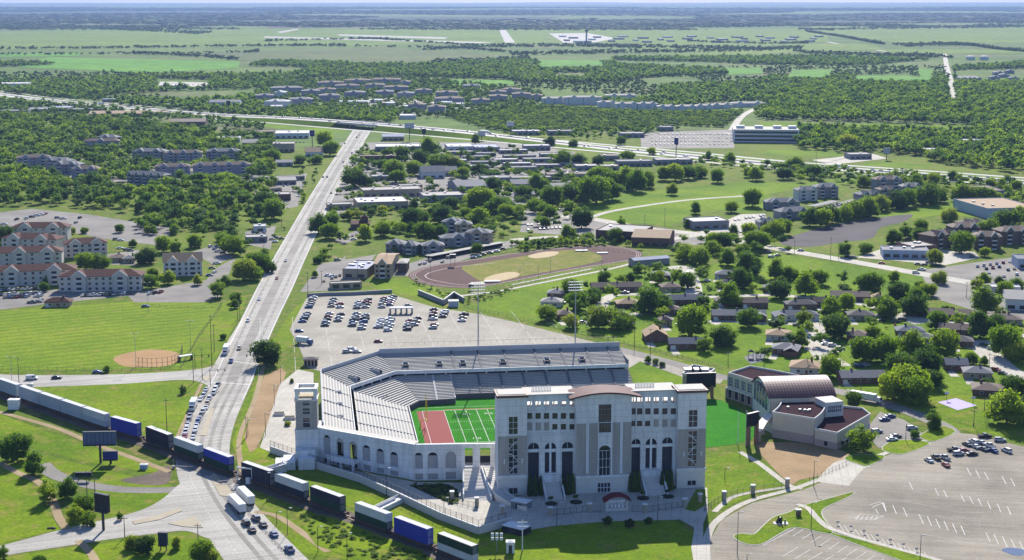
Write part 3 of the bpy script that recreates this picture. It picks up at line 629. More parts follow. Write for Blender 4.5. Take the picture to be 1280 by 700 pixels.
galv = M('galvanised_steel', (.35, .36, .37), rough=.45, metal=.5, var=.1)
pale_roof = M('pale_roof', (.48, .455, .40), var=.08, scale=.3)
land(752, 550, 'the white stadium front'); land(565, 570, 'the stadium arcade wall'); land(386, 520, 'the brick stair tower')
# ---------------------------------------------------------------- pitch
def wsheet(name, mat, z, rects, label):
 mb = MB()
 for x0, x1, y0, y1 in rects: mb.sheet([W(x0, y0), W(x1, y0), W(x1, y1), W(x0, y1)], z)
 return struct(mb.build(name, mat), label)
mb = MB(); mb.sheet([W(-22, -58), W(95, -60)] + [G(u, y) for u, y in ((880, 560), (915, 556), (938, 551), (948, 538), (944, 527), (925, 512), (900, 500))] + [W(100, 10), W(84, 19.5), W(-12, 19.5), W(-22, 12)], .11)
struct(mb.build('pitch', turf_art), 'bright green artificial pitch inside the stadium')
wsheet('end_zone', M('brick_red_turf', (.21, .026, .022), var=.06), .118, [(-11.5, 0, -48.8, 0)], 'brick red end zone of the pitch')
wsheet('touchline_band', M('rust_band', (.30, .09, .03)), .122, [(0, 95, .5, 1.4)], 'rust coloured band along the far touchline')
mb = MB()
def wr(x0, x1, y0, y1): mb.sheet([W(x0, y0), W(x1, y0), W(x1, y1), W(x0, y1)], .126)
for k in range(-2, 19):
 if k == -1: continue
 x = k * 4.572; wr(x - .1, x + .1, -48.8, 0)
wr(-9.3, 95, -.15, .15); wr(-9.3, 95, -48.95, -48.6)
for yy in (-18.3, -30.5):
 for k in range(0, 95): wr(k * .9144 + .2, k * .9144 + .55, yy - .18, yy + .18)
for x in (-15.0, -14.6): pass
wr(-14.3, -14.1, -48, 5); wr(-14.3, 90, 5, 5.2)
struct(mb.build('field_markings', paint_worn), 'white yard lines, hashes and border of the pitch')
def text_mesh(name, s, size, mat, loc, rot, root=None, ext=.0):
 cu = bpy.data.curves.new(name, 'FONT'); cu.body = s; cu.size = size; cu.align_x = 'CENTER'; cu.align_y = 'CENTER'; cu.extrude = ext
 t = bpy.data.objects.new(name + '_source', cu); me = bpy.data.meshes.new_from_object(t); bpy.data.objects.remove(t); bpy.data.curves.remove(cu)
 me.name = name; me.materials.clear(); me.materials.append(mat)
 o = bpy.data.objects.new(name, me); C.objects.link(o); o.location = loc; o.rotation_euler = rot
 if root is not None: o.parent = root
 return o
for k, s in ((2, '1 0'), (4, '2 0'), (6, '3 0'), (8, '4 0'), (10, '5 0'), (12, '4 0'), (14, '3 0'), (16, '2 0')):
 for yy, rr in ((-6.8, math.pi), (-43.5, 0)):
  struct(text_mesh('yard_number', s, 3.0, paint_worn, W(k * 4.572, yy, .13), (0, 0, SA + rr)), 'white yard number on the pitch')
# goal post
p = W(-10.6, -24.4); rt = Root('goal_post', 'yellow goal post standing behind the red end zone', 'goal post', p)
mb = MB(); mb.tube(W(-11.6, -24.4, 0), W(-11.6, -24.4, 3.05), .16, 8); mb.tube(W(-11.6, -24.4, 3.0), W(-9.2, -24.4, 3.05), .13, 8); rt.part('gooseneck', mb, M('goal_yellow', (.72, .55, .03)))
mb = MB(); mb.tube(W(-9.2, -21.5, 3.05), W(-9.2, -27.3, 3.05), .14, 8); rt.part('crossbar', mb, MATS['goal_yellow'])
for yy in (-21.5, -27.3): mb = MB(); mb.tube(W(-9.2, yy, 3.0), W(-9.2, yy, 13), .11, 6); rt.part('upright', mb, MATS['goal_yellow'])
# ---------------------------------------------------------------- two-deck stand wrapping the pitch
rt = Root('stadium_stand', 'two-deck bench stand wrapping the south end and far side of the pitch', 'grandstand', W(-20, 20, 0))
LF = [(-15, -87), (-15, 0), (-9.5, 9.5), (6, 11), (6.01, 18.7), (86, 18.7)]
LB = [(-37.5, -74), (-37.5, 9.5), (-17.5, 33.5), (6, 33.5), (6.01, 33.5), (86, 33.5)]
UF = [(-39, -73), (-39, 9), (-18.5, 33), (86, 33)]
UB = [(-51, -64), (-51, 21), (-24.5, 53), (86, 53)]
def seg_rows(F, B, i, z0, z1, n, mbb, frac=.5, up=.42):
 for k in range(n):
  za = z0 + (z1 - z0) * k / n; zb = z0 + (z1 - z0) * (k + 1) / n
  def P(e, t): a, b = F[e], B[e]; return (a[0] + (b[0] - a[0]) * t, a[1] + (b[1] - a[1]) * t)
  t0, t1, t2 = k / n, (k + frac) / n, (k + 1) / n
  a0, a1 = P(i, t0), P(i + 1, t0); b0, b1 = P(i, t1), P(i + 1, t1); c0, c1 = P(i, t2), P(i + 1, t2)
  mbb.add([W(*a0, za), W(*a1, za), W(*b1, za), W(*b0, za)], [(0, 1, 2, 3)], 1)  # dark concrete tone also paints in the riser shade between benches
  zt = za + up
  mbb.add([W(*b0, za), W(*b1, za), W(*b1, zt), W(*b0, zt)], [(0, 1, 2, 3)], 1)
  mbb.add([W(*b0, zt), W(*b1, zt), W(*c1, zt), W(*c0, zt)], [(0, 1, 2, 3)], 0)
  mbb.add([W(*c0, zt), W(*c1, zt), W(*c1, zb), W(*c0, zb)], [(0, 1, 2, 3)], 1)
LZ0, LZ1, UZ0, UZ1 = 1.9, 7.4, 9.3, 13.2
for nm, F, B, z0, z1, segs in (('lower_deck', LF, LB, LZ0, LZ1, ((0, 17), (1, 15), (2, 17), (4, 13))), ('upper_deck', UF, UB, UZ0, UZ1, ((0, 10), (1, 13), (2, 14)))):
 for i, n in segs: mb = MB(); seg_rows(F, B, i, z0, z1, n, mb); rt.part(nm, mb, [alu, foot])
def wall_path(path, z0, z1, th, mat, name, zf=None):
 mb = MB()
 for a, b in zip(path, path[1:]):
  if math.dist(a, b) < .5: continue
  mb.bar(W(*a, z0), W(*b, z0), th, z1 - z0)
 return rt.part(name, mb, mat)
fw = M('dark_field_wall', (.10, .09, .10), var=.1)
wall_path(LF[:4], 0, LZ0 + .35, .3, fw, 'field_wall'); wall_path([LF[3], LF[4]], 0, LZ0 + .9, .3, stone_w, 'field_wall'); wall_path(LF[4:], 0, LZ0 + .35, .3, fw, 'field_wall')
wall_path([(-14.8, -87), (-14.8, 0)], LZ0 + .35, LZ0 + .75, .3, stone_w, 'field_wall')
wall_path(UF, UZ0 - 1.0, UZ0 + .55, .35, stone_w, 'fascia'); wall_path(UB[:3], 0, UZ1 + 1.5, .5, M('grey_parapet', (.42, .42, .43), var=.1), 'rim_wall'); wall_path(UB[2:], 0, UZ1 + 2.3, .5, MATS['grey_parapet'], 'rim_wall')
wall_path([UB[3], UF[3]], UZ0 - 1, UZ0 + 2.4, .4, M('stand_end_steel', (.2, .2, .22)), 'end_wall'); wall_path([LF[5], LB[5]], 0, LZ0 + 1.2, .4, stone_w, 'end_wall')
mb = MB(); mb.add([W(86.1, 18.7, .1), W(86.1, 33.5, .1), W(86.1, 33.5, LZ1), W(86.1, 18.7, LZ0)], [(0, 1, 2, 3)]); mb.add([W(86.1, 33, 7.4), W(86.1, 53, 7.4), W(86.1, 53, UZ1), W(86.1, 33, UZ0)], [(0, 1, 2, 3)]); rt.part('end_panel', mb, stone_w)
wall_path([(p[0] - 2.2 if i < 2 else p[0] - 1.2, p[1] + (0 if i == 0 else 1.2 if i == 1 else 2.4)) for i, p in enumerate(LB[:3])] + [(86, 35.5)], 6.0, UZ0, .3, dark, 'concourse_wall')
mb = MB()
for i in range(3):
 mb.add([W(*UF[i], UZ0 - 1), W(*UF[i + 1], UZ0 - 1), W(*UB[i + 1], UZ0 - .9), W(*UB[i], UZ0 - .9)], [(0, 3, 2, 1)])
rt.part('underside', mb, foot)
for k in range(12): mb = MB(); x = -14 + k * 9; mb.box(-.3, .3, -.3, .3, 7, 8.6); q = W(x, 33.9); mb.v = [(q.x + a, q.y + b, c) for a, b, c in mb.v]; rt.part('column', mb, stone_w)
for k in range(5): mb = MB(); q = W(-37.6 + k * 4.2, 11.5 + k * 4.9); mb.box(q.x - .35, q.x + .35, q.y - .35, q.y + .35, 6.8, 8.6); rt.part('column', mb, stone_w)
def aisle(a, za, b, zb, w, mat, name='aisle'):
 mb = MB(); p, q = W(*a, za - .05), W(*b, zb - .05); mb.bar(p, q, w, .42); rt.part(name, mb, mat)
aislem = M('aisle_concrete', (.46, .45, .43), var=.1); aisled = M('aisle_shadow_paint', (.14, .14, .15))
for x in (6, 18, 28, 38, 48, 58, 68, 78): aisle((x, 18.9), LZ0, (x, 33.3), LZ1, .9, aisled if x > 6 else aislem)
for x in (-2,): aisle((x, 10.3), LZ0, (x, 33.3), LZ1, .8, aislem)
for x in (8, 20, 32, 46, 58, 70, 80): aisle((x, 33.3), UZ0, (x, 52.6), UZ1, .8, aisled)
for y in (-60, -42, -24, -6): aisle((-15.3, y), LZ0, (-37.3, y + 1), LZ1, .5, aislem)
for y in (-46, -26, -6): aisle((-39.3, y), UZ0, (-50.7, y + 1), UZ1, .5, aislem)
def vomitory(cx, cy, z, dx, dy, w=3.2, l=4.2, name='vomitory'):
 d = Vector((dx, dy)).normalized(); n = Vector((-d.y, d.x)); mb = MB()
 P = lambda a, b: W(cx + d.x * a + n.x * b, cy + d.y * a + n.y * b)
 for s in (-1, 1): mb.prism([P(0, s * w / 2), P(0, s * (w / 2 - .3)), P(l, s * (w / 2 - .3)), P(l, s * w / 2)], z - .6, z + 1.0, 0)
 mb.prism([P(l - .3, -w / 2 + .3), P(l - .3, w / 2 - .3), P(l, w / 2 - .3), P(l, -w / 2 + .3)], z - .6, z + 1.5, 0)
 mb.prism([P(0, -w / 2 + .3), P(0, w / 2 - .3), P(l - .3, w / 2 - .3), P(l - .3, -w / 2 + .3)], z - .6, z + .55, 1)
 rt.part(name, mb, [M('vomitory_wall', (.36, .36, .37)), dark])
for x in (-13.5, 1.5, 12, 30, 50, 66): vomitory(x, 37.5, 10.6, 0, 1, 2.8, 3.6)
for cx, cy in ((-35, 17), (-25, 29)): vomitory(cx, cy, 10.4, -.77, .64, 2.4, 5)
for y in (-44, -25, -6): vomitory(-43, y, 10.6, -1, 0, 1.7, 4.6)
vomitory(-24, 8, 4.2, -.6, .5, 2.6, 7)
# arcade wall under the stand
AW = [W(-54, -66.5), W(-18.5, -94.5), W(10, -97)]
arc_z = 13.2
ra = Root('stadium_arcade_wall', 'white arcaded stadium wall with two tiers of openings facing the walkway', 'wall', W(-18.5, -94.5))
cols_a = [(408.5, 4.6, 543, 569), (425, 4.6, 547, 571), (441.5, 5, 551, 575), (458, 5, 555.5, 577), (475.3, 5, 560, 581), (492.5, 5.2, 564, 584.5)]
cols_b = [(523, 5.6, 566, 586, 592), (540.9, 6.4, 565.5, 585.5, 592), (563.5, 6.6, 564.5, 585, 590)]
pls = [Plane(AW[0], AW[1]), Plane(AW[1], AW[2])]
holes = [[], []]
for u, hw_, yt, yb in cols_a:
 a, zt = pls[0].hit(u - hw_, yt); b, zb = pls[0].hit(u + hw_, yb); _, z2 = pls[0].hit(u, yb + 4); holes[0].append((a, b, zb, zt, z2))
for u, hw_, yt, yb, y2 in cols_b:
 a, zt = pls[1].hit(u - hw_, yt); b, zb = pls[1].hit(u + hw_, yb); _, z2 = pls[1].hit(u, y2); holes[1].append((a, b, zb, zt, z2))
for i, pl in enumerate(pls):
 cs = [(a, b, [(0.3, z2, False), (zb, zt, True)]) for a, b, zb, zt, z2 in holes[i]]
 if i:
  for u0, u1, y0, y1 in ((581, 591, 560, 583), (600, 613, 560, 584)):
   a, z1 = pl.hit(u0, y0); b, z0 = pl.hit(u1, y1); cs.append((a, b, [(z0, z1, False)]))
 mb = MB(); face(mb, pl, 0, pl.len, 0, arc_z, cs, .7); pbox(mb, pl, -.1, pl.len + .1, arc_z, arc_z + .35, -.18, 1.0); pbox(mb, pl, 0, pl.len, 7.3, 7.6, -.08, .05) if 0 else None
 ra.part('arcade_wall', mb, stone_w)
 for k, (a, b, zb, zt, z2) in enumerate(holes[i]):
  zsp = zt - (b - a) / 2 * .7
  if not (i == 0 and k in (1, 2)):
   mb = MB(); pquad(mb, pl, a, b, zb, zsp if not (i and k == 2) else zt, .45); ra.part('shutter_panel', mb, brick_g)
  mb = MB(); pquad(mb, pl, a - .1, b + .1, zb, zt, 3.0 if (i == 0 and k in (1, 2)) else .66); ra.part('arch_void', mb, dark if not (i == 0 and k in (1, 2)) else brick_t)
  mb = MB(); pquad(mb, pl, a, b, .3, z2, .45); ra.part('shutter_panel', mb, brick_g if (i or k > 2) else dark)
a0, a1 = holes[0][1][0] - 1.5, holes[0][2][1] + 1.2
mb = MB(); pbox(mb, pls[0], a0, a1, holes[0][1][2] - 1.1, holes[0][1][2], -4.0, .0); pbox(mb, pls[0], a0, a1, holes[0][1][2], holes[0][1][2] + 1., -4.0, -3.7); ra.part('balcony', mb, stone_w)
for a in (a0 + .5, (a0 + a1) / 2, a1 - .5): mb = MB(); pbox(mb, pls[0], a - .4, a + .4, 0, holes[0][1][2] - 1.1, -3.9, -3.1); ra.part('balcony_post', mb, stone_w)
mb = MB(); pbox(mb, pls[1], holes[1][2][1] + 1.2, pls[1].len, 4.4, 4.7, .3, 9); ra.part('gallery_floor', mb, foot); mb = MB(); pbox(mb, pls[1], holes[1][2][1] + 1.2, pls[1].len, 4.7, 7.2, 6, 6.4); ra.part('gallery_wall', mb, dark)  # dark backdrop added so the lower half of the openings looks unlit
mb = MB(); mb.prism([AW[0] + Vector((.2, .9, 0)), AW[1] + Vector((0, 1.0, 0)), AW[1] + Vector((1, 5, 0)), AW[0] + Vector((1.5, 4, 0))], 9, arc_z + .2); ra.part('ambulatory_roof', mb, pale_roof)
# ---------------------------------------------------------------- brick stair tower at the south-west corner
tw0, tw1 = W(-61.2, -67.0), W(-53.2, -67.6)
pl = Plane(tw0, tw1); rs = Root('stair_tower', 'square tan brick stair tower with open white rooftop frame', 'tower', pl.at(4, 0))
L8 = pl.len; zt = 30.0
s0, za = pl.hit(384, 513);
wy = [(500, 507), (510, 518), (522, 534.5)]
cs = [(L8 / 2 - 1.4, L8 / 2 + 1.4, [tuple(sorted((pl.hit(386, b)[1], pl.hit(386, a)[1]))) + (False,) for a, b in wy])]
zled = pl.hit(386, 537)[1]
mb = MB(); face(mb, pl, 0, L8, zled, 23.8, cs, .35); pbox(mb, pl, 0, L8, zled, 23.8, .5, 8); rs.part('shaft', mb, brick_t)
for z0, z1, _ in cs[0][2]:
 mb = MB(); pquad(mb, pl, L8 / 2 - 1.4, L8 / 2 + 1.4, z0, z1, .3); wn = rs.part('window', mb, glass_d)
 mb = MB(); mullions(mb, pl, L8 / 2 - 1.4, L8 / 2 + 1.4, z0, z1, .2, 1, 2); rs.part('frame', mb, frame_w, wn)
mb = MB(); pbox(mb, pl, L8 / 2 - 1.7, L8 / 2 + 1.7, cs[0][2][0][0] - .4, cs[0][2][-1][1] + .6, -.02, .28) if 0 else None
mb = MB()
pbox(mb, pl, -.4, L8 + .4, zled - .8, zled, -.5, 8.3); pbox(mb, pl, -.3, L8 + .2, 0, zled - .8, -.2, 8); rs.part('base', mb, stone_w)
mb = MB(); pbox(mb, pl, -.3, L8 + .3, 23.8, 24.6, -.3, 8.2); rs.part('cornice', mb, stone_c)
mb = MB()
for a in (0, L8 - 1.2):
 for d in (0, 6.8): mb = MB(); pbox(mb, pl, a, a + 1.2, 24.6, 27.4, d, d + 1.2); rs.part('roof_post', mb, stone_w)
mb = MB();
for s0, s1, d0, d1 in ((-.2, L8 + .2, -.2, 1.0), (-.2, L8 + .2, 7, 8.2), (-.2, 1, 1.0, 7), (L8 - 1, L8 + .2, 1, 7)): pbox(mb, pl, s0, s1, 27.4, 28.6, d0, d1)
rs.part('roof_ring', mb, stone_w)
mb = MB(); pbox(mb, pl, .8, L8 - .8, 24.55, 24.7, .8, 7.6); rs.part('roof_floor', mb, M('tan_roof_deck', (.42, .34, .2)))
mb = MB(); mb.prism([W(-53.3, -67.3), W(-50.5, -68.5), W(-50.5, -58), W(-53.3, -58)], 0, 13.6); rs.part('link_wall', mb, stone_w)
# low terraces and stairs at its foot
rb = Root('tower_terraces', 'stepped white concrete stairs and planters below the brick stair tower', 'stairs', W(-61, -72))
for k, (x0, x1, y0, y1, z) in enumerate(((-61.5, -54, -72, -67.4, 6.2), (-60.5, -54.5, -76.5, -72, 4.2), (-66, -61.6, -76, -66, 3.0), (-69, -66, -72, -64, 1.4))):
 mb = MB(); mb.prism([W(x0, y0), W(x1, y0), W(x1, y1), W(x0, y1)], 0, z); rb.part('terrace', mb, stone_w)
for k in range(8): mb = MB(); mb.prism([W(-72 + k * .9, -78), W(-71.1 + k * .9, -78), W(-71.1 + k * .9, -74.6), W(-72 + k * .9, -74.6)], 0, .35 * (k + 1)); rb.part('step', mb, stone_w)
mb = MB(); mb.bar(W(-73, -74.4, 0), W(-64, -74.4, 2.4), .3, 1.1); mb.bar(W(-73, -78.3, 0), W(-64, -78.3, 2.4), .3, 1.1); rb.part('stair_wall', mb, stone_w)
# ---------------------------------------------------------------- tall white stadium front (press building)
FP = lambda off: Plane(W(0, -116 - off), W(100, -116 - off))
rf = Root('stadium_main_building', 'tall white and tan stadium front with arched maroon roof and square end towers', 'building', W(45, -116))
tower_p, wing_p, cen_p = FP(0), FP(-2.6), FP(1.2)
def cols_from(pl, rects, dz=0):
 out = {}
 for u0, u1, y0, y1, arch in rects:
  ym = (y0 + y1) / 2; a = pl.hit(u0, ym)[0]; b = pl.hit(u1, ym)[0]; um = (u0 + u1) / 2
  out.setdefault((round(a, 2), round(b, 2)), []).append((max(.05, pl.hit(um, y1)[1]), pl.hit(um, y0)[1], arch))
 return [(a, b, hs) for (a, b), hs in out.items()]
def merge(cols):
 cols = sorted(cols); out = []
 for a, b, h in cols:
  if out and a < out[-1][1] - .05: out[-1][2].extend(h)
  else: out.append((a, b, list(h)))
 return out
def glaze(pl, cols, dep, gm, nx, nz, parent, arch_div=False, name='window'):
 for a, b, hs in cols:
  for zb, zt, arch in hs:
   mb = MB(); pquad(mb, pl, a - .02, b + .02, zb, zt, dep); wn = rf.part(name, mb, gm, parent)
   if nx:
    mb = MB(); mullions(mb, pl, a, b, zb, zt, dep, nx, nz, .07); rf.part('frame', mb, frame_w, wn) if parent is None else rf.part('frame', mb, frame_w, parent)
def zat(pl, u, y): return pl.hit(u, y)[1]
# end towers
for side, (u0, u1, ut, yt, ypanel, yled, yled2, win, stair, low) in enumerate((
  (622.5, 658.8, 640, 496.6, 544.5, 594, 597.5, (636, 647.3, 521, 543), (636, 647.3, 548, 592.5), (637.6, 647, 610, 618)),
  (846.8, 882, 865, 490.4, 535.7, 585, 588, (860.9, 871.8, 512.7, 534), (859.3, 871, 539, 583.3), (858.5, 867, 600.8, 607)))):
 pl = tower_p; a = pl.hit(u0, 560)[0]; b = pl.hit(u1, 560)[0]; um = (u0 + u1) / 2
 zt, zp, zl, zl2 = (zat(pl, um, y) for y in (yt, ypanel, yled, yled2))
 wa, wb = pl.hit(win[0], 530)[0], pl.hit(win[1], 530)[0]
 zw = (zat(pl, um, win[3]), zat(pl, um, win[2])); zs = (zat(pl, um, stair[3]), zat(pl, um, stair[2])); zk = (max(.1, zat(pl, um, low[3])), zat(pl, um, low[2]))
 mb = MB(); face(mb, pl, a, b, zp, zt, [(wa, wb, [(*zw, False)])] if zw[0] > zp else [(wa, wb, [(max(zw[0], zp + .05), zw[1], False)])], .4, 0)
 face(mb, pl, a, b, zl, zp, [(wa, wb, [(zs[0], min(zs[1], zp - .3), False)])], .4, 1)
 face(mb, pl, a, b, 0, zl2, [(wa, wb, [(zk[0], zk[1], False)])], .4, 2)
 pbox(mb, pl, a, b, 0, zt, 1.3, 8.5, 0);
 for s_ in (a, b):
  pbox(mb, pl, s_ - (.002 if s_ == a else .3), s_ + (.3 if s_ == a else .002), 0, zt, .005, 1.35, 0)
 tw = rf.part('end_tower', mb, [stone_w, brick_t, stone_c])
 mb = MB(); pbox(mb, pl, a - .3, b + .3, zl2, zl, -.35, .01); rf.part('ledge', mb, stone_w, tw); mb = MB(); pbox(mb, pl, a - .02, b + .02, zp - .12, zp + .12, -.06, .01); rf.part('ledge', mb, stone_w, tw)
 mb = MB(); pbox(mb, pl, a - .45, b + .45, zt - .15, zt + .75, -.45, 8.9); rf.part('coping', mb, coping, tw)
 mb = MB(); pbox(mb, pl, a + .3, b - .3, zt + .75, zt + .95, .6, 8.1); rf.part('roof', mb, pale_roof, tw)
 for (z0, z1), nz in ((zw, 3), (zs, 6), (zk, 1)):
  mb = MB(); pquad(mb, pl, wa - .02, wb + .02, z0, z1, .36); rf.part('window', mb, glass_d, tw)
  mb = MB(); mullions(mb, pl, wa, wb, z0, z1, .3, 2, nz, .07); rf.part('window_frame', mb, frame_w, tw)
 n = 3; hz = (zs[1] - zs[0]) / n
 for k in range(n):
  mb = MB()
  p0, p1 = (wa + .1, wb - .9) if k % 2 == side else (wb - .1, wa + .9); z0 = zs[0] + hz * k
  q0, q1 = pl.at(p0, z0 + .2, .26), pl.at(p1, z0 + hz * .62, .26); mb.bar(q0, q1, .12, .34); pbox(mb, pl, min(p1, p1 + (.8 if p1 > p0 else -.8)), max(p1, p1 + (.8 if p1 > p0 else -.8)), z0 + hz * .62, z0 + hz * .62 + .34, .2, .32)
  rf.part('stair_flight', mb, frame_w, tw)
 for sgn in (-1, 1):
  c = (wa + wb) / 2 + sgn * (b - a) * .31; mb = MB(); pbox(mb, pl, c - .25, c + .25, (zs[0] + zs[1]) / 2 - 2.6, (zs[0] + zs[1]) / 2 - .9, -.25, .0); rf.part('wall_lamp', mb, frame_w, tw)
# wings
WX = {0: ([661.9, 672.6, 683.2, 693.7, 704.4, 715.3], (501.8, 508), (516.3, 523.6), (530, 537), [3, 4, 5], 3.3, (659, 719.5)),
      1: ([791.2, 799.6, 809.7, 820.2, 831, 841.6], (496.6, 503.7), (510.3, 518), (526, 532.8), [0, 1, 2], 3.3, (789, 847))}
ARCH = {0: [(660, 674, 553.5, 616, False), (681, 695.3, 553.2, 591, True), (702.3, 716.5, 552.4, 616, False)], 1: [(788.8, 800.5, 548.6, 610, False), (806.8, 820.8, 548, 585.8, True), (827.4, 840.7, 546.7, 607, False)]}
STAIR = {0: (679, 702, 592, 621), 1: (802.6, 829.3, 586, 615.5)}
for side in (0, 1):
 pl = wing_p; xs, r1, r2, r3, low3, hw_, (u0, u1) = WX[side]
 a, b = pl.hit(u0, 560)[0] - .3, pl.hit(u1, 560)[0] + .3; um = (u0 + u1) / 2
 ztop = zat(pl, um, 494 if side == 0 else 489.5); zter = zat(pl, um, r1[1] + 2)
 zmid = zat(pl, um, 541)
 cs_ = []
 for i, x in enumerate(xs):
  s0, s1 = pl.hit(x - hw_, 520)[0], pl.hit(x + hw_, 520)[0]
  if s0 < a + .3: s0 = a + .3
  hs = [(zat(pl, x, r2[1]), zat(pl, x, r2[0]), False), (zat(pl, x, r1[1]), zat(pl, x, r1[0]), False)]
  if i in low3: hs.append((zat(pl, x, r3[1]), zat(pl, x, r3[0]), False))
  cs_.append((s0, s1, sorted(hs)))
 mb = MB(); face(mb, pl, a, b, zmid, ztop, cs_, .45, 0)
 ac = []
 for u0_, u1_, yt, yb, mid_ in ARCH[side]:
  s0, s1 = pl.hit(u0_, 575)[0], pl.hit(u1_, 575)[0]; x = (u0_ + u1_) / 2
  ac.append((max(s0, a + .4), s1, [(max(.1, zat(pl, x, yb)), zat(pl, x, yt), True)]))
 face(mb, pl, a, b, 0, zmid, ac, 1.2, 0)
 pbox(mb, pl, a, b, 0, zter, 3.4, 12, 0)
 wg = rf.part('wing_wall', mb, [stone_w])
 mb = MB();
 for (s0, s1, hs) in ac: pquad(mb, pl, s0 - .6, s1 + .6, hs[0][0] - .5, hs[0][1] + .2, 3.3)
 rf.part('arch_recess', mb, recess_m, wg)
 for (s0, s1, hs), (u0_, u1_, yt, yb, mid_) in zip(ac, ARCH[side]):
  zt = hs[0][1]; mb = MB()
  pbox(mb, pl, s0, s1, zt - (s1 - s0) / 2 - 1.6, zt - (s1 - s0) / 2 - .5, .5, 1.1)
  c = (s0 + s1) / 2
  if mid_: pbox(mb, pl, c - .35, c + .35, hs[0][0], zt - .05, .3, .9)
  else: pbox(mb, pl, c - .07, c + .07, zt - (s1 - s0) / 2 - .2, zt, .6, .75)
  rf.part('arch_beam', mb, paint_w, wg)  # beam painted extra white to imitate sunlight falling through the loggia
 for s0, s1, hs in cs_:
  for zb, zt, _ in hs[:-1]:
   mb = MB(); pquad(mb, pl, s0, s1, zb, zt, .4); rf.part('window', mb, glass_d, wg)
   mb = MB(); mullions(mb, pl, s0, s1, zb, zt, .34, 2, 2, .05); rf.part('window_frame', mb, M('bronze_frame', (.12, .11, .1)), wg)
 mb = MB()
 for i, x in enumerate(xs):
  if i not in low3: pbox(mb, pl, pl.hit(x - hw_, 533)[0], pl.hit(x + hw_, 533)[0], zat(pl, x, r3[1] + 1), zat(pl, x, r3[0] - 2), -.02, .05)
 rf.part('blank_panel', mb, brick_t, wg)
 mb = MB()
 for x0, x1 in zip(xs, xs[1:]):
  s = pl.hit((x0 + x1) / 2, 520)[0]; pbox(mb, pl, s - .22, s + .22, zmid, ztop, -.12, .02)
 pbox(mb, pl, a, b, zmid - .35, zmid + .1, -.3, .02); rf.part('pilaster', mb, stone_w, wg)
 mb = MB(); pbox(mb, pl, a, b, ztop + .02, ztop + .5, -.2, 1.0); pbox(mb, pl, a, b, ztop - .35, ztop + .1, 2.2, 12); rf.part('roof', mb, pale_roof)
 mb = MB()
 for k in range(7): s = a + .5 + (b - a - 1) * k / 6; pbox(mb, pl, s - .2, s + .2, zter, ztop - .35, 11, 11.4)
 rf.part('terrace_post', mb, stone_w)
 mb = MB()
 for k in range(26): s = a + 3 + k * .55 + (8 if k > 12 else 0); pbox(mb, pl, s - .07, s + .07, ztop + .1, ztop + 1.5, 6.5, 7.3) if s < b - 1 else None
 rf.part('roof_louvre', mb, frame_w)
 u0_, u1_, yt, yb = STAIR[side]; pf = FP(0); s0, s1 = pf.hit(u0_, 610)[0], pf.hit(u1_, 610)[0]
 ztop_s = zat(wing_p, um, yt + 1); n = 14
 mb = MB()
 for k in range(n): pbox(mb, pl, s0 + .5, s1 - .5, 0, ztop_s * .62 * (k + 1) / n, -9.5 + k * .62, -9.5 + (k + 1) * .62 if k < n - 1 else .0)
 st = rf.part('entrance_stairs', mb, stone_c)
 mb = MB()
 for s in (s0, s1):
  p0, p1 = pl.at(s, 0, -10), pl.at(s, ztop_s * .62, -1.5); mb.bar(p0, p1, .5, 1.2); pbox(mb, pl, s - .25, s + .25, 0, ztop_s * .62 + 1.2, -1.6, -.05)
 pbox(mb, pl, s0, s1, ztop_s * .62, ztop_s, -.9, -.3); rf.part('stair_wall', mb, stone_w, st)
# central block
pl = cen_p; a, b = pl.hit(720.3, 560)[0], pl.hit(789, 560)[0]; um = 754.5
zt = zat(pl, um, 497); zp = zat(pl, um, 528); zl = zat(pl, um, 595)
ba, bb = pl.hit(747, 560)[0], pl.hit(765.2, 560)[0]; ga, gb = pl.hit(748.3, 520)[0], pl.hit(764.2, 520)[0]
zg = [zat(pl, um, y) for y in (540.5, 526.5, 525.5, 512, 511, 497.8)]
za = (zat(pl, um, 594.5), zat(pl, um, 556.4)); zd = (.15, zat(pl, um, 603.7)); da, db = pl.hit(747, 610)[0], pl.hit(763.2, 610)[0]
mb = MB(); face(mb, pl, a, b, zp, zt + .5, [(ga, gb, [(zp + .02, zg[5], False)])], .5, 0)
face(mb, pl, a, ba, zl, zp, (), .5, 1); face(mb, pl, bb, b, zl, zp, (), .5, 1)
p2 = FP(1.55); face(mb, p2, ba, bb, zl, zp, [(ga + .1, gb - .1, [(za[0], za[1], True), (zg[0], zp - .03, False)])], .6, 0); pbox(mb, p2, ba - .002, ba + .25, zl, zp, .003, .4); pbox(mb, p2, bb - .25, bb + .002, zl, zp, .003, .4)
face(mb, pl, a, b, 0, zl, [(da, db, [(*zd, False)])], .5, 2); pbox(mb, pl, a, b, 0, zt - 2, 1.3, 9.5, 0)
for s_ in (a, b): pbox(mb, pl, s_ - (.002 if s_ == a else .3), s_ + (.3 if s_ == a else .002), 0, zt, .005, 1.35, 0)
cb = rf.part('central_block', mb, [stone_w, brick_t, stone_c])
mb = MB(); pbox(mb, pl, a - .2, b + .2, zl - .3, zl + .35, -.5, .01); rf.part('ledge', mb, stone_w, cb); mb = MB(); pbox(mb, pl, a - .05, b + .05, zp - .15, zp + .15, -.06, .01); rf.part('ledge', mb, stone_w, cb)
for z0, z1 in ((zg[0], zg[1]), (zg[2], zg[3]), (zg[4], zg[5])):
 mb = MB(); pquad(mb, pl, ga, gb, z0, z1, .45); rf.part('window', mb, glass_d, cb)
 mb = MB(); mullions(mb, pl, ga, gb, z0, z1, .38, 4, 2, .07); rf.part('window_frame', mb, M('olive_frame', (.2, .19, .12)), cb)
mb = MB(); pquad(mb, p2, ga, gb, za[0], za[1], .55); rf.part('arch_window', mb, glass_d, cb)
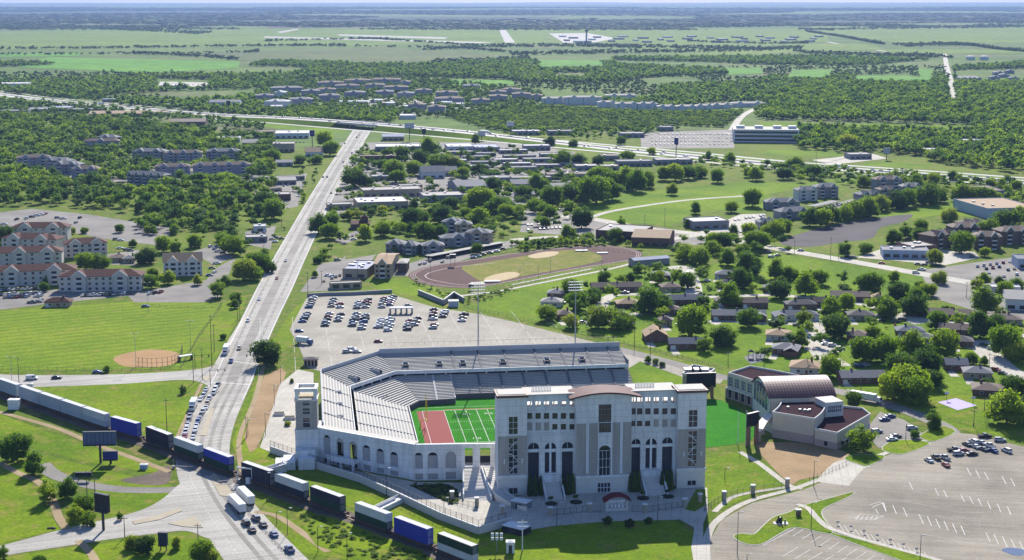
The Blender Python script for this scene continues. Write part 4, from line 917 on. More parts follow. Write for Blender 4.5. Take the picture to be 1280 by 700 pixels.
mb = MB(); mullions(mb, p2, ga + .3, gb - .3, za[0], za[1] - 2.0, .48, 3, 3, .07); rf.part('window_frame', mb, frame_w, cb)
mb = MB(); pquad(mb, pl, da, db, zd[0], zd[1], .45); rf.part('entrance_door', mb, glass_d, cb)
mb = MB(); mullions(mb, pl, da, db, zd[0], zd[1], .38, 4, 2, .1); rf.part('door_frame', mb, frame_w, cb)
for u in (734.2, 776.5):
 s = pl.hit(u, 560)[0]; mb = MB(); pbox(mb, pl, s - .5, s + .5, zat(pl, u, 591.5), zat(pl, u, 528), -.3, .02); rf.part('pilaster', mb, frame_w, cb)
# arched maroon roof over the centre
mb = MB(); n = 24; ra_, rb_ = pl.hit(711.5, 499)[0], pl.hit(801, 496)[0]; z_e, z_c = zat(pl, 712, 499.3), zat(pl, 755, 491.4)
def zr(t): return z_e + (z_c - z_e) * (1 - (2 * t - 1) ** 2)
for k in range(n):
 t0, t1 = k / n, (k + 1) / n; s0, s1 = ra_ + (rb_ - ra_) * t0, ra_ + (rb_ - ra_) * t1
 for lo, hi, d0, d1 in ((-.0, .55, -1.4, 10),):
  v = [pl.at(s0, zr(t0) + lo, d0), pl.at(s1, zr(t1) + lo, d0), pl.at(s1, zr(t1) + lo, d1), pl.at(s0, zr(t0) + lo, d1), pl.at(s0, zr(t0) + hi, d0), pl.at(s1, zr(t1) + hi, d0), pl.at(s1, zr(t1) + hi, d1), pl.at(s0, zr(t0) + hi, d1)]
  mb.add(v, [(0, 1, 5, 4), (4, 5, 6, 7), (3, 2, 1, 0), (2, 3, 7, 6)])
for e in (0, 1):
 s = ra_ if e == 0 else rb_; mb.add([pl.at(s, z_e, -1.4), pl.at(s, z_e + .55, -1.4), pl.at(s, z_e + .55, 10), pl.at(s, z_e, 10)], [(0, 1, 2, 3)])
rf.part('arched_roof', mb, M('maroon_roof_top', (.10, .042, .042), rough=.7, var=.12, spec=.08))
mb = MB()
for k in range(n):
 t0, t1 = k / n, (k + 1) / n; s0, s1 = ra_ + (rb_ - ra_) * t0, ra_ + (rb_ - ra_) * t1
 if s0 < a - .5 or s1 > b + .5: continue
 mb.add([pl.at(s0, zt - 2.5, .02), pl.at(s1, zt - 2.5, .02), pl.at(s1, zr(t1) + .05, .02), pl.at(s0, zr(t0) + .05, .02)], [(0, 1, 2, 3)])
rf.part('roof_gable', mb, stone_w)
# plain sloping stand behind, towards the pitch
ws_ = Root('near_stand', 'bench stand behind the tall white front building, sloping to the pitch', 'grandstand', W(48, -85))
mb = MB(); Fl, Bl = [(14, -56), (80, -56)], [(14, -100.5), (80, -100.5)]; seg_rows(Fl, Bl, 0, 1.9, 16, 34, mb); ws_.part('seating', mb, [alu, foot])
mb = MB(); mb.bar(W(14, -56, 0), W(80, -56, 0), .3, 2.2); ws_.part('field_wall', mb, fw)
for x in (14, 80): mb = MB(); mb.add([W(x, -56, 0), W(x, -100.5, 0), W(x, -100.5, 16), W(x, -56, 1.9)], [(0, 1, 2, 3)]); ws_.part('end_wall', mb, stone_w)
# ---------------------------------------------------------------- field house at the right end
fh = Root('field_house', 'tan field house with maroon barrel roof and curved glass front', 'building', G(1010, 530))
land(1000, 505, 'the maroon-roofed field house')
mroof = M('maroon_flat_roof', (.036, .016, .022), var=.2, scale=.4, rough=1, spec=.03)
barrel_m = M('barrel_roof_metal', (.125, .055, .058), rough=.5, var=.1, spec=.2)
brick_l = M('mauve_brick', (.36, .28, .25), var=.12, scale=1.5)
tan_w = M('tan_render', (.52, .455, .36), var=.08)
def zpts(px, z): return [G(u, y, z) for u, y in px]
def block(name, roof_px, z, wall, par=.9, th=.4, base=None, zb=0, roofm=None):
 P = zpts(roof_px, z); mb = MB(); mb.prism(P, zb, z - .5, 0); o = fh.part(name, mb, wall)
 mb = MB(); n = len(P); cx = sum(p.x for p in P) / n; cy = sum(p.y for p in P) / n
 inn = [Vector((p.x + (cx - p.x) * .002, p.y)) for p in P]
 mb.sheet(P, z - .48); fh.part('flat_roof', mb, roofm or mroof, o)
 mb = MB()
 for i in range(n): mb.bar((P[i].x, P[i].y, z - .49), (P[(i + 1) % n].x, P[(i + 1) % n].y, z - .49), th, par)
 fh.part('parapet', mb, stone_c, o)
 return o
# curved north wing
wing_roof = [(911, 466.5), (937.5, 458), (966, 463), (1000, 470), (1000, 478), (955, 480), (943, 476), (927, 471)]
zW = 11.0; block('curved_wing', wing_roof, zW, tan_w)
curve = [(911, 466.5), (919, 468.7), (927, 471.3), (935, 474), (943, 477), (950, 480.5), (957, 484.5), (963, 489), (968, 494)]
P = zpts(curve, zW);
for i in range(len(P) - 1):
 pl = Plane(P[i], P[i + 1], .8); L_ = pl.len; mb = MB()
 face(mb, pl, 0, L_, 0, zW, [(L_ * .14, L_ * .86, [(.3, 4.0, False), (5.6, 9.6, False)])], .5); ws2 = fh.part('arcade_bay', mb, tan_w)
 mb = MB(); pquad(mb, pl, L_ * .14, L_ * .86, .3, 4, .48); fh.part('arcade_opening', mb, dark, ws2)
 mb = MB(); pquad(mb, pl, L_ * .14, L_ * .86, 5.6, 9.6, .45); fh.part('window', mb, glass_b, ws2)
 mb = MB(); mullions(mb, pl, L_ * .14, L_ * .86, 5.6, 9.6, .38, 3, 3, .06); fh.part('window_frame', mb, frame_w, ws2)
 mb = MB(); pbox(mb, pl, -.1, L_ + .1, 4.4, 5.0, -.9, .02); fh.part('ledge', mb, stone_c, ws2)
 mb = MB(); pbox(mb, pl, -.35, .45, 0, 4.4, -.7, .01); fh.part('brick_pier', mb, brick_l, ws2)
mb = MB(); back = zpts([(968, 494), (975, 482), (1000, 474)], zW); mb.prism(P + [back[1], back[2], G(943, 476, zW)], 0, zW - .6); fh.part('curved_wing_core', mb, tan_w)
# barrel vault
zE, zA = 12.0, 18.2
eL, eR = G(962, 497, zE), G(1034, 495, zE); ax = (eR - eL).normalized(); nb = Vector((-ax.y, ax.x, 0)); Wd = 27.0
mb = MB(); n = 18; L0, L1 = -.5, (eR - eL).length + 4
def vault(t): return (Wd * t, zE + (zA - zE) * math.sin(math.pi * (.06 + .88 * t)) - (zA - zE) * math.sin(math.pi * .06))
for k in range(n):
 (d0, z0), (d1, z1) = vault(k / n), vault((k + 1) / n)
 ya, yb = L0 - 1.5 + 2.0 * math.sin(math.pi * k / n), L1
 q = [eL + ax * L0 + nb * d0, eL + ax * L1 + nb * d0, eL + ax * L1 + nb * d1, eL + ax * L0 + nb * d1]
 mb.add([(q[0].x, q[0].y, z0), (q[1].x, q[1].y, z0), (q[2].x, q[2].y, z1), (q[3].x, q[3].y, z1), (q[0].x, q[0].y, z0 - .5), (q[1].x, q[1].y, z0 - .5), (q[2].x, q[2].y, z1 - .5), (q[3].x, q[3].y, z1 - .5)], [(0, 1, 2, 3), (7, 6, 5, 4), (0, 3, 7, 4), (1, 5, 6, 2), (0, 4, 5, 1), (2, 6, 7, 3)])
for k in range(1, 22):
 s = L0 + (L1 - L0) * k / 22
 for j in range(0, n):
  (d0, z0), (d1, z1) = vault(j / n), vault((j + 1) / n); a = eL + ax * s + nb * d0; b = eL + ax * s + nb * d1
  mb.bar((a.x, a.y, z0), (b.x, b.y, z1), .1, .09)
vo = fh.part('barrel_roof', mb, barrel_m)
for nm, s, mm in (('gable_wall', L0 + .8, stone_c), ('gable_wall', L1 - 1.0, stone_c)):
 mb = MB(); q = [(vault(k / n)) for k in range(n + 1)]; ring = []
 for d, z in q: p = eL + ax * s + nb * d; ring.append((p.x, p.y, z - .3))
 p0, p1 = eL + ax * s, eL + ax * s + nb * Wd; ring = [(p0.x, p0.y, 0)] + ring + [(p1.x, p1.y, 0)]
 mb.add(ring, [tuple(range(len(ring)))]); fh.part(nm, mb, mm)
pg = Plane(eL + ax * (L0 + .5) + nb * Wd, eL + ax * (L0 + .5)); mb = MB()
for k in range(5): pquad(mb, pg, 3 + k * 4.4, 6.6 + k * 4.4, 5.5, 12.6 + 2.2 * math.sin(math.pi * (k + .5) / 5), 0)
gw = fh.part('gable_window', mb, glass_b)
mb = MB();
for k in range(6): mullions(mb, pg, 3 + k * 4.4 - .8, 3 + k * 4.4, 5.5, 13, -.05, 1, 4, .08)
fh.part('window_frame', mb, frame_w, gw)
mb = MB(); mb.prism([eL + ax * (L0 + 1), eR + ax * 4, eR + ax * 4 + nb * Wd, eL + ax * (L0 + 1) + nb * Wd], 0, zE - .1); fh.part('hall_wall', mb, tan_w)
# front block with curved ends
zF = 10.2
front = spline([(966, 515.5), (969, 513), (973, 509.5), (976, 505), (977.5, 500)], 3) + spline([(1028.5, 496.5), (1031, 502), (1031, 509), (1028, 515), (1023, 520), (1018, 523.8)], 3)
front = [(p.x, p.y) for p in front]
block('front_block', front, zF, tan_w)
pf = Plane(G(1018, 523.8, zF), G(1030, 510, zF), .05)
for k in range(4):
 mb = MB(); pquad(mb, pf, pf.len * (.1 + .22 * k), pf.len * (.24 + .22 * k), 6.2, 8.8, -.02); fh.part('loggia_opening', mb, dark)
pf2 = Plane(G(966, 515.5, zF), G(1018, 523.8, zF), .05)
mb = MB(); pbox(mb, pf2, 0, pf2.len, 0, 3.4, -.15, .1); fh.part('brick_base', mb, brick_l)
# lower right block
zR = 6.6
low = [(1018.5, 536), (1031, 517), (1055, 508), (1078, 510.5), (1087.5, 518), (1046.5, 541.5)]
block('low_wing', low, zR, tan_w)
pl1, pl2 = Plane(G(1018.5, 536, zR), G(1046.5, 541.5, zR), .06), Plane(G(1046.5, 541.5, zR), G(1087.5, 518, zR), .06)
for pl in (pl1, pl2):
 mb = MB(); pbox(mb, pl, 0, pl.len, 0, 2.7, -.15, .1); fh.part('brick_base', mb, brick_l)
mb = MB(); pbox(mb, pl2, 4, pl2.len - 3, 2.7, 2.95, -1.4, -.1); fh.part('canopy', mb, stone_c)
mb = MB(); pquad(mb, pl1, pl1.len * .45, pl1.len * .6, .8, 2.6, -.18); fh.part('window', mb, glass_d)
for k in range(6): mb = MB(); pquad(mb, pl2, 4 + k * 4.4, 6.6 + k * 4.4, .5, 2.3, -.18); fh.part('window', mb, glass_d)
pl3 = Plane(G(1032, 510, 10), G(1054, 508, 10));
mb = MB(); mb.prism([pl3.at(0, 0), pl3.at(pl3.len, 0), pl3.at(pl3.len, 0, 9), pl3.at(0, 0, 9)], 0, 12.2); tb = fh.part('clerestory_block', mb, stone_c)
mb = MB(); pquad(mb, pl3, 1, pl3.len - .8, 8.0, 10.8, -.04); fh.part('window', mb, glass_b, tb)
mb = MB(); mullions(mb, pl3, 1, pl3.len - .8, 8., 10.8, -.1, 7, 2, .07); fh.part('window_frame', mb, frame_w, tb)
p = G(960, 540);
mb = MB()
for k in range(9): q0, q1 = G(955 + k * 2.1, 536.5 + k * 1.2), G(965 + k * 2.1, 531.5 + k * 1.2); mb.bar((q0.x, q0.y, 0), (q1.x, q1.y, 0), 1.0, 5.2 - k * .55)
fh.part('outside_stairs', mb, stone_c)
for k in range(12): mb = MB(); q = pf2.at(3 + k * 3.4, 3.4 if k % 3 else 3.4, -.2); mb.box(q.x - .05, q.x + .05, q.y - .05, q.y + .05, 0, .1)
for k, (u, y) in enumerate(((1000, 512), (1006, 512.6), (1010, 513), (985, 509), (1012, 512.2))):
 mb = MB(); q = G(u, y, zF); mb.box(q.x - .45, q.x + .45, q.y - .4, q.y + .4, zF - .47, zF + .35); fh.part('roof_vent', mb, galv)
# small arcade between pitch and field house
ar = Root('field_house_arcade', 'cream stone colonnade and terrace between the pitch and the field house', 'colonnade', G(957, 545))
Q = gp([(948, 552), (953, 543), (960, 535), (968, 528)])
for i in range(4):
 mb = MB(); mb.box(Q[i].x - .8, Q[i].x + .8, Q[i].y - .8, Q[i].y + .8, 0, 4.4); ar.part('brick_pier', mb, brick_l)
 mb = MB(); mb.box(Q[i].x - 1., Q[i].x + 1., Q[i].y - 1., Q[i].y + 1., 4.4, 4.8); ar.part('pier_cap', mb, stone_c)
 if i < 3: mb = MB(); mb.bar((Q[i].x, Q[i].y, 4.8), (Q[i + 1].x, Q[i + 1].y, 4.8), 3.4, .45); ar.part('terrace_beam', mb, stone_c)
# ---------------------------------------------------------------- scoreboards, flag poles, pavilion, light towers
blackm = M('black_board', (.012, .013, .018), rough=.5, var=.2); brick_d = M('brown_brick', (.20, .12, .09), var=.15, scale=1.5)
def scoreboard(px, yb, w, h, z, label, rot, name='scoreboard'):
 p = G(px, yb); r = thing(name, label, 'scoreboard', p, rot)
 mb = MB(); mb.box(-w / 2, w / 2, -.5, .5, z, z + h); mb.build('board', blackm, r)
 mb = MB(); mb.box(-w / 2 - .15, w / 2 + .15, -.6, .6, z + h, z + h + .25); mb.build('board_frame', steel, r)
 for s in (-1, 1): mb = MB(); mb.box(s * w * .38 - .6, s * w * .38 + .6, -.7, .7, 0, z + .6); mb.build('brick_pillar', brick_d, r)
scoreboard(940, 556, 6.0, 5.2, 7.6, 'black board on two tall brick pillars beside the colonnade', R(38))
scoreboard(876, 495, 13, 6.2, 4.0, 'black back of a big scoreboard on two short brick pillars behind the front tower', SA)
for u, yb, yt, lab in ((932, 557, 514.5, 'white flag pole nearer the black board on tall pillars'), (922, 555, 516, 'white flag pole nearer the stadium front tower')):
 z = height(u, yb, yt); p = G(u, yb); r = thing('flag_pole', lab, 'flag pole', p); mb = MB(); mb.tube((0, 0, 0), (0, 0, z), .16, 8, .09); mb.build('mast', frame_w, r); mb = MB(); mb.tube((0, 0, z), (0, 0, z + .3), .17, 8); mb.build('finial', frame_w, r)
pv_ = Root('ticket_pavilion', 'flat-roofed tan pavilion with rooftop frames behind the scoreboard', 'building', G(872, 484))
for nm, px, z, mm in (('wall', [(853, 482), (880, 488), (893, 476), (866, 471)], 5., brick_l),):
 mb = MB(); mb.prism(gp(px), 0, z); pv_.part(nm, mb, mm); mb = MB(); mb.sheet(gp(px), z + .02); pv_.part('roof', mb, M('grey_roof', (.3, .29, .3)))
 P = gp(px); mb = MB()
 for i in range(4): mb.bar((P[i].x, P[i].y, z + .02), (P[(i + 1) % 4].x, P[(i + 1) % 4].y, z + .02), .5, .9)
 pv_.part('parapet', mb, stone_c)
for i in range(3): mb = MB(); q = G(861 + i * 9, 478); mb.box(q.x - 2.2, q.x + 2.2, q.y - 1.6, q.y + 1.6, 5, 6.6); pv_.part('roof_unit', mb, galv)
def light_tower(u, ytop, sx, sy, label):
 p = W(sx, sy); zt = H + ray(u, ytop)[2] * p.y / ray(u, ytop)[1]; r = thing('light_tower', label, 'floodlight', p, SA, 'tall floodlight towers of the stadium')
 mb = MB(); mb.tube((0, 0, 0), (0, 0, zt), .4, 10, .22); mb.build('mast', galv, r)
 for k in range(4): mb = MB(); mb.box(-3.4, 3.4, -.15, .15, zt - .3 - k * 1.3, zt - .1 - k * 1.3); mb.build('crossarm', galv, r)
 for k in range(4):
  for j in range(7):
   mb = MB(); mb.tube((-3.1 + j * 1.03, -.1, zt + .1 - k * 1.3), (-3.1 + j * 1.03, -.55, zt - .1 - k * 1.3), .22, 8, .34); mb.build('lamp', frame_w, r)
pA = pix(W(21, 56)); light_tower(603, 355, *Sxy(603, pA[1]) if False else (W and 20.9, 56.5), 'taller-looking floodlight tower in front of the running track')
light_tower(725, 352, 66, 57, 'floodlight tower standing against the bungalow lawns')
# ---------------------------------------------------------------- walkway, retaining wall, black fence
wk = [(340, 566), (400, 588), (450, 602), (500, 622), (560, 650), (599, 664), (640, 652), (655, 640), (640, 620), (600, 604), (520, 603), (398, 580), (372, 560)]
mb = MB(); Pw = gp(wk); mb.sheet(Pw, .14); struct(mb.build('walkway', conc2), 'concrete walkway below the stadium arcade')
def fence(pts, h, label, post=3.0, grp=None, mat=None, z0=0., infill=True, name='iron_fence'):
 ln = pts; mat = mat or steel
 mb = mp = MB()
 for a, b in zip(ln, ln[1:]):
  for zz in (.25, h - .12): mb.bar((a.x, a.y, z0 + zz), (b.x, b.y, z0 + zz), .05, .06)
  L_ = math.hypot(b.x - a.x, b.y - a.y); n = max(1, int(L_ / post))
  for k in range(n): q = a.lerp(b, k / n); mp.box(q.x - .06, q.x + .06, q.y - .06, q.y + .06, z0, z0 + h + .1)
  if infill:
   m_ = max(1, int(L_ / .42))
   for k in range(m_): q = a.lerp(b, k / m_); mb.box(q.x - .018, q.x + .018, q.y - .018, q.y + .018, z0 + .1, z0 + h - .05)
 L0_ = Vector((*ln[0], 0)[:3]); mb.v = [(x - L0_.x, y - L0_.y, z) for x, y, z in mb.v]; o = mb.build(name, mat, None, False, (L0_.x, L0_.y, 0)); tag(o, label, 'fence', grp)
wl = gp([(338, 566), (398, 587), (450, 603), (500, 626), (550, 650), (598, 668), (640, 656)])
rw = Root('retaining_wall', 'long pale concrete wall holding the walkway above the rail bank', 'wall', wl[3])
for a, b in zip(wl, wl[1:]): mb = MB(); mb.bar((a.x, a.y, 0), (b.x, b.y, 0), .5, 2.6); rw.part('wall_panel', mb, stone_c); mb = MB(); mb.bar((a.x, a.y, 2.6), (b.x, b.y, 2.6), .62, .14); rw.part('coping', mb, stone_w)
fence(wl, 2.2, 'long black iron fence on top of the pale walkway wall', post=2.6, z0=2.74)
land(480, 612, 'the walkway wall')
# ramp, broad steps and curved ramp by the left end tower
rp = Root('entrance_ramps', 'broad stair and curved concrete ramp climbing to the stadium gallery', 'ramp', W(5, -108))
mb = MB(); top = gp([(579, 586), (601, 586)], 0); n = 22; A0, A1, B0, B1 = W(-1.5, -97.5), W(5, -97.5), W(-3.5, -118), W(6, -121)
for k in range(n):
 t0, t1 = k / n, (k + 1) / n; z = 4.6 * (1 - t0)
 mb.prism([A0.lerp(B0, t0), A1.lerp(B1, t0), A1.lerp(B1, t1), A0.lerp(B0, t1)], 0, z)
rp.part('stair_flight', mb, stone_c)
for a, b in ((A0, B0), (A1, B1)): mb = MB(); mb.bar((a.x, a.y, 3.6), (b.x, b.y, 0), .45, 2.0); rp.part('side_wall', mb, stone_w)
cr = spline([W(8.0, -97.5), W(8.2, -105), W(8.0, -113), W(9.5, -121), W(13, -127), W(18, -131.5)], 5); mb = MB(); nC = len(cr)
def zc(i): return 4.6 * (1 - i / (nC - 1)) + .15
Lf, Rt = offset(cr, -2.2), offset(cr, 2.2)
for i in range(nC - 1): mb.prism([Lf[i], Lf[i + 1], Rt[i + 1], Rt[i]], 0, (zc(i) + zc(i + 1)) / 2)
rp.part('curved_ramp', mb, stone_c)
for S_ in (Lf, Rt):
 mb = MB()
 for i in range(nC - 1): mb.bar((S_[i].x, S_[i].y, max(0, zc(i) - .6)), (S_[i + 1].x, S_[i + 1].y, max(0, zc(i + 1) - .6)), .35, 1.6)
 rp.part('side_wall', mb, stone_c)
# plaza before the front building
sheet('plaza', [[(622, 640), (640, 622), (670, 617), (720, 616), (790, 613), (850, 611), (884, 610), (885, 640), (879, 655), (879, 672), (887, 708), (868, 708), (864, 685), (868, 660), (850, 650), (760, 652), (690, 658), (650, 665), (630, 660)]], conc2, .12, 'concrete forecourt in front of the tall white building')
sheet('lawn', [[(856, 637), (870, 612), (882, 612), (882, 632), (868, 640)]], turf_lawn, .13, 'small lawn by the right end tower')
sheet('planting_bed', [[(512, 607), (560, 606), (572, 612), (574, 626), (566, 632), (530, 616)]], M('dark_groundcover', (.02, .035, .012), var=.3), .16, 'dark planted bank below the arcade wall')
def shrub_mesh(name, r, h, n, mat, seed):
 g = np.random.default_rng(seed); th = g.uniform(0, 2 * math.pi, n); ph = np.arccos(g.uniform(-.2, 1, n)); rr = g.uniform(.75, 1.08, n)
 c = np.stack([r * rr * np.sin(ph) * np.cos(th), r * rr * np.sin(ph) * np.sin(th), h * .15 + h * .8 * np.abs(rr * np.cos(ph))], 1)
 return c
mon = thing('stone_monument', 'small shelter with arched maroon roof before the main entrance', 'monument', G(771, 638), SA)
land(771, 636, 'the maroon-arched monument')
mb = MB(); n = 12; w_, h_ = 9.4, 1.9
for k in range(n):
 t0, t1 = k / n, (k + 1) / n; z = lambda t: 3.4 + h_ * (1 - (2 * t - 1) ** 2); x0, x1 = -w_ / 2 + w_ * t0, -w_ / 2 + w_ * t1
 mb.add([(x0, -1.8, z(t0)), (x1, -1.8, z(t1)), (x1, 2.2, z(t1)), (x0, 2.2, z(t0)), (x0, -1.8, z(t0) + .5), (x1, -1.8, z(t1) + .5), (x1, 2.2, z(t1) + .5), (x0, 2.2, z(t0) + .5)], [(0, 1, 5, 4), (4, 5, 6, 7), (3, 2, 1, 0), (2, 3, 7, 6), (0, 4, 7, 3), (1, 2, 6, 5)])
mb.build('arched_roof', M('maroon_shelter_roof', (.14, .02, .025), var=.1), mon)
mb = MB(); mb.box(-3.9, 3.9, -.9, .9, 0, 1.1); mb.build('plinth', stone_c, mon)
for x in (-3.4, 3.4): mb = MB(); mb.box(x - .35, x + .35, -.7, .9, 1.1, 3.6); mb.build('pier', stone_c, mon)
mb = MB(); mb.box(-3, 3, .3, .6, 1.1, 3.8); mb.build('back_panel', stone_w, mon)
for x in (-1.9, -.6, .7, 2.0): mb = MB(); mb.tube((x, -.1, 1.1), (x, -.1, 2.7), .42, 8, .3); mb.build('bust', stone_w, mon)
# gate pillars and plaza fence
pill = [(628, 643), (688, 645), (737, 640), (806, 641), (856, 634), (875, 628), (905, 625), (941, 617), (984, 609), (596, 633), (565, 625)]
labs = ['the plaza steps', 'the left plaza gate', 'the monument on its left side', 'the monument on its right side', 'the small shaded lawn', 'the shaded lawn corner', 'the curved drive end of the iron fence', 'the middle of the curved fence', 'the far end of the curved fence', 'the foot of the curved ramp', 'the foot of the broad stair']
p0 = None
for (u, y), lb in zip(pill, labs):
 if p0 is None:
  p0 = thing('gate_pillar', 'cream stone gate pillar at ' + lb, 'pillar', G(u, y), SA, 'stone pillars of the stadium fence')
  mb = MB(); mb.box(-.65, .65, -.65, .65, 0, 3.0); a_ = mb.build('shaft', M('tan_pillar_stone', (.34, .29, .23), var=.2, scale=2), p0); mb = MB(); mb.box(-.8, .8, -.8, .8, 3.0, 3.3); b_ = mb.build('cap', stone_w, p0); pp = [a_, b_]
 else:
  c = clone(p0, pp, G(u, y), SA); tag(c, 'cream stone gate pillar at ' + lb, 'pillar', 'stone pillars of the stadium fence')
for a, b, lb in (((690, 645), (736, 640), 'black iron gate between plaza pillars left of the monument'), ((808, 641), (855, 634), 'black iron gate between plaza pillars right of the monument'), ((738, 640), (752, 640), 'short black fence touching the monument on its left'), ((790, 640), (806, 640), 'short black fence touching the monument on its right')):
 fence(gp([a, b]), 2.3, lb, post=2.2)
fence(spline(gp([(880, 640), (893, 630), (915, 620), (945, 614), (984, 609)]), 4), 2.0, 'curved black iron fence beside the drive', post=3)
fence(gp([(566, 628), (598, 636)]), 2.0, 'black iron fence at the foot of the broad stair', post=2.)
fence(gp([(1012, 601), (1036, 591), (1062, 580)]), 1.5, 'low wire fence round the bare earth before the field house', post=2.4, infill=False, name='wire_fence')
fb = Root('rail_footbridge', 'short white concrete ramp from the walkway towards the rail line', 'ramp', G(485, 636)); a, b = G(497, 628), G(466, 643); mb = MB(); mb.bar((a.x, a.y, 0), (b.x, b.y, 0), 4.2, 1.7); fb.part('deck', mb, stone_w)
for s in (-2, 2): mb = MB(); mb.bar((a.x + s * .3, a.y + s, 1.7), (b.x + s * .3, b.y + s, 1.7), .2, .8); fb.part('kerb_wall', mb, stone_w)
# white storage boxes by the plaza
def shed(name, label, cat, u, y, w, d, h, rot, mw, mr):
 r = thing(name, label, cat, G(u, y), rot); mb = MB(); mb.box(-w / 2, w / 2, 0, d, 0, h); mb.build('wall', mw, r); mb = MB(); mb.hip(-w / 2, w / 2, 0, d, h, .7, .15); mb.build('roof', mr, r)
 mb = MB(); mb.box(-w * .2, w * .2, -.05, .02, .1, h * .8); mb.build('door', steel, r); return r
shed('storage_shed', 'small white-roofed shed beside the plaza steps', 'shed', 648, 637, 6, 4, 2.6, R(-30), M('shed_grey', (.2, .2, .22)), stone_w)
shed('equipment_shelter', 'low lean shelter with pale roof below the curved ramp', 'shelter', 640, 668, 8, 5, 2.2, R(-35), dark, stone_w)
shed('utility_hut', 'small white hut beside the rail bank mast', 'hut', 638, 692, 2.6, 2.6, 3.4, 0, stone_w, stone_w)
# ---------------------------------------------------------------- railway and double-stack train
land(300, 590, 'the level crossing')
rail = spline(gp([(-320, 366), (-120, 444), (-40, 475), (0, 491), (138, 539), (176, 550), (218, 566), (255, 580), (294, 595), (343, 612.5), (387, 629), (432, 646), (490, 668), (542, 688), (600, 711), (660, 735), (760, 775), (860, 815)]), 10)
mb = MB(); ribbon(mb, rail, -5.2, 4.2, .118); struct(mb.build('rail_bed', gravel), 'dark ballast bed of the railway')
mb = MB()
for d in (-.75, .75):
 l = offset(rail, d)
 for i in range(len(l) - 1): mb.bar((l[i].x, l[i].y, .12), (l[i + 1].x, l[i + 1].y, .12), .12, .2)
tag(mb.build('railway_track', M('rail_steel', (.18, .13, .10), metal=.6, rough=.5)), 'pair of rusty rails crossing the avenue under the train', 'rails')
mb = MB(); ribbon(mb, spline(gp([(-60, 500), (60, 532), (120, 556), (170, 574), (212, 590)]), 6), -1.4, 1.4, .1); struct(mb.build('bare_ground', path_m), 'dry trackside strip')
sheet('level_crossing', [[(220, 574), (292, 600), (290, 606), (222, 582)]], asph_d, .125, 'paved level crossing of the avenue')
paints = {'white': M('container_white', (.55, .55, .54), var=.22, scale=.5), 'pale grey': M('container_grey', (.38, .41, .45), var=.1), 'bright blue': M('container_blue', (.035, .05, .34), var=.1, rough=.5), 'dark navy': M('container_navy', (.022, .03, .055), var=.35, rough=.5),
          'dark green': M('container_green', (.018, .055, .035), var=.12, rough=.5)}
roof_gr = M('container_roof', (.55, .55, .55), var=.15); wag = M('wagon_brown', (.075, .05, .04), var=.2); whl = M('wheel_steel', (.06, .055, .05), metal=.4)
LEN = 16.15
def container(L_, h, mat):
 mb = MB(); w = 2.5; mb.box(-L_ / 2, L_ / 2, -w / 2, w / 2, 0, h, 0); mb.box(-L_ / 2 + .15, L_ / 2 - .15, -w / 2 + .12, w / 2 - .12, h, h + .03, 1)
 n = int(L_ / .62)
 for k in range(n):
  x = -L_ / 2 + .3 + (L_ - .6) * k / (n - 1)
  for s in (-1, 1): mb.box(x - .13, x + .13, s * w / 2 - .06, s * w / 2 + .06, .2, h - .2, 0)
 for x in (-L_ / 2, L_ / 2, -LEN / 2 + 2.2, LEN / 2 - 2.2):
  for s in (-1, 1): mb.box(x - .1, x + .1, s * w / 2 - .07, s * w / 2 + .07, 0, h, 0)
 for x in (-.7, -.2, .3, .8): mb.box(L_ / 2, L_ / 2 + .06, x - .04, x + .04, .2, h - .2, 1)
 return mb.build('shipping_container', [mat, roof_gr])
def wagon():
 r = thing('well_wagon', 'low brown well wagon', 'wagon', (0, 0, 0))
 parts = []; mb = MB(); mb.box(-LEN / 2 - .4, LEN / 2 + .4, -1.3, 1.3, .55, .8);
 for s in (-1, 1): mb.box(-LEN / 2 - .2, LEN / 2 + .2, s * 1.45 - .1, s * 1.45 + .1, .6, 1.45)
 for e in (-1, 1): mb.box(e * (LEN / 2 + 1.0) - 1.1, e * (LEN / 2 + 1.0) + 1.1, -1.2, 1.2, .95, 1.35)
 parts.append(mb.build('well_frame', wag, r))
 for e in (-1, 1):
  mb = MB()
  for dx in (-.85, .85):
   for s in (-1, 1): mb.tube((e * (LEN / 2 + 1.0) + dx, s * .68, .72), (e * (LEN / 2 + 1.0) + dx, s * .82, .72), .46, 12)
   mb.tube((e * (LEN / 2 + 1.0) + dx, -.8, .72), (e * (LEN / 2 + 1.0) + dx, .8, .72), .08, 6)
  for s in (-1, 1): mb.box(e * (LEN / 2 + 1.) - 1.2, e * (LEN / 2 + 1.) + 1.2, s * .95 - .1, s * .95 + .1, .6, .95)
  parts.append(mb.build('bogie', whl, r))
 return r, parts
W0, WP = wagon(); protoC = {}
seq = [(-14, 480, 'pale grey', 'pale grey'), (13, 490, 'pale grey', 'pale grey'), (40, 500, 'pale grey', 'pale grey'), (66, 509, 'pale grey', 'pale grey'), (93, 519, 'pale grey', 'pale grey'), (121, 529.5, 'white', 'pale grey'), (158, 540, 'bright blue', 'bright blue'), (200, 558, 'dark navy', 'dark navy'), (236, 573, 'white', 'dark green'), (274, 588, 'bright blue', 'dark green'),
       (323, 605, 'dark navy', 'dark navy'), (365, 621, 'white', 'dark navy'), (410, 638, 'dark navy', 'dark green'), (467, 659, 'white', 'dark green'), (517, 679, 'bright blue', 'bright blue'), (572, 700, 'dark green', 'white')]
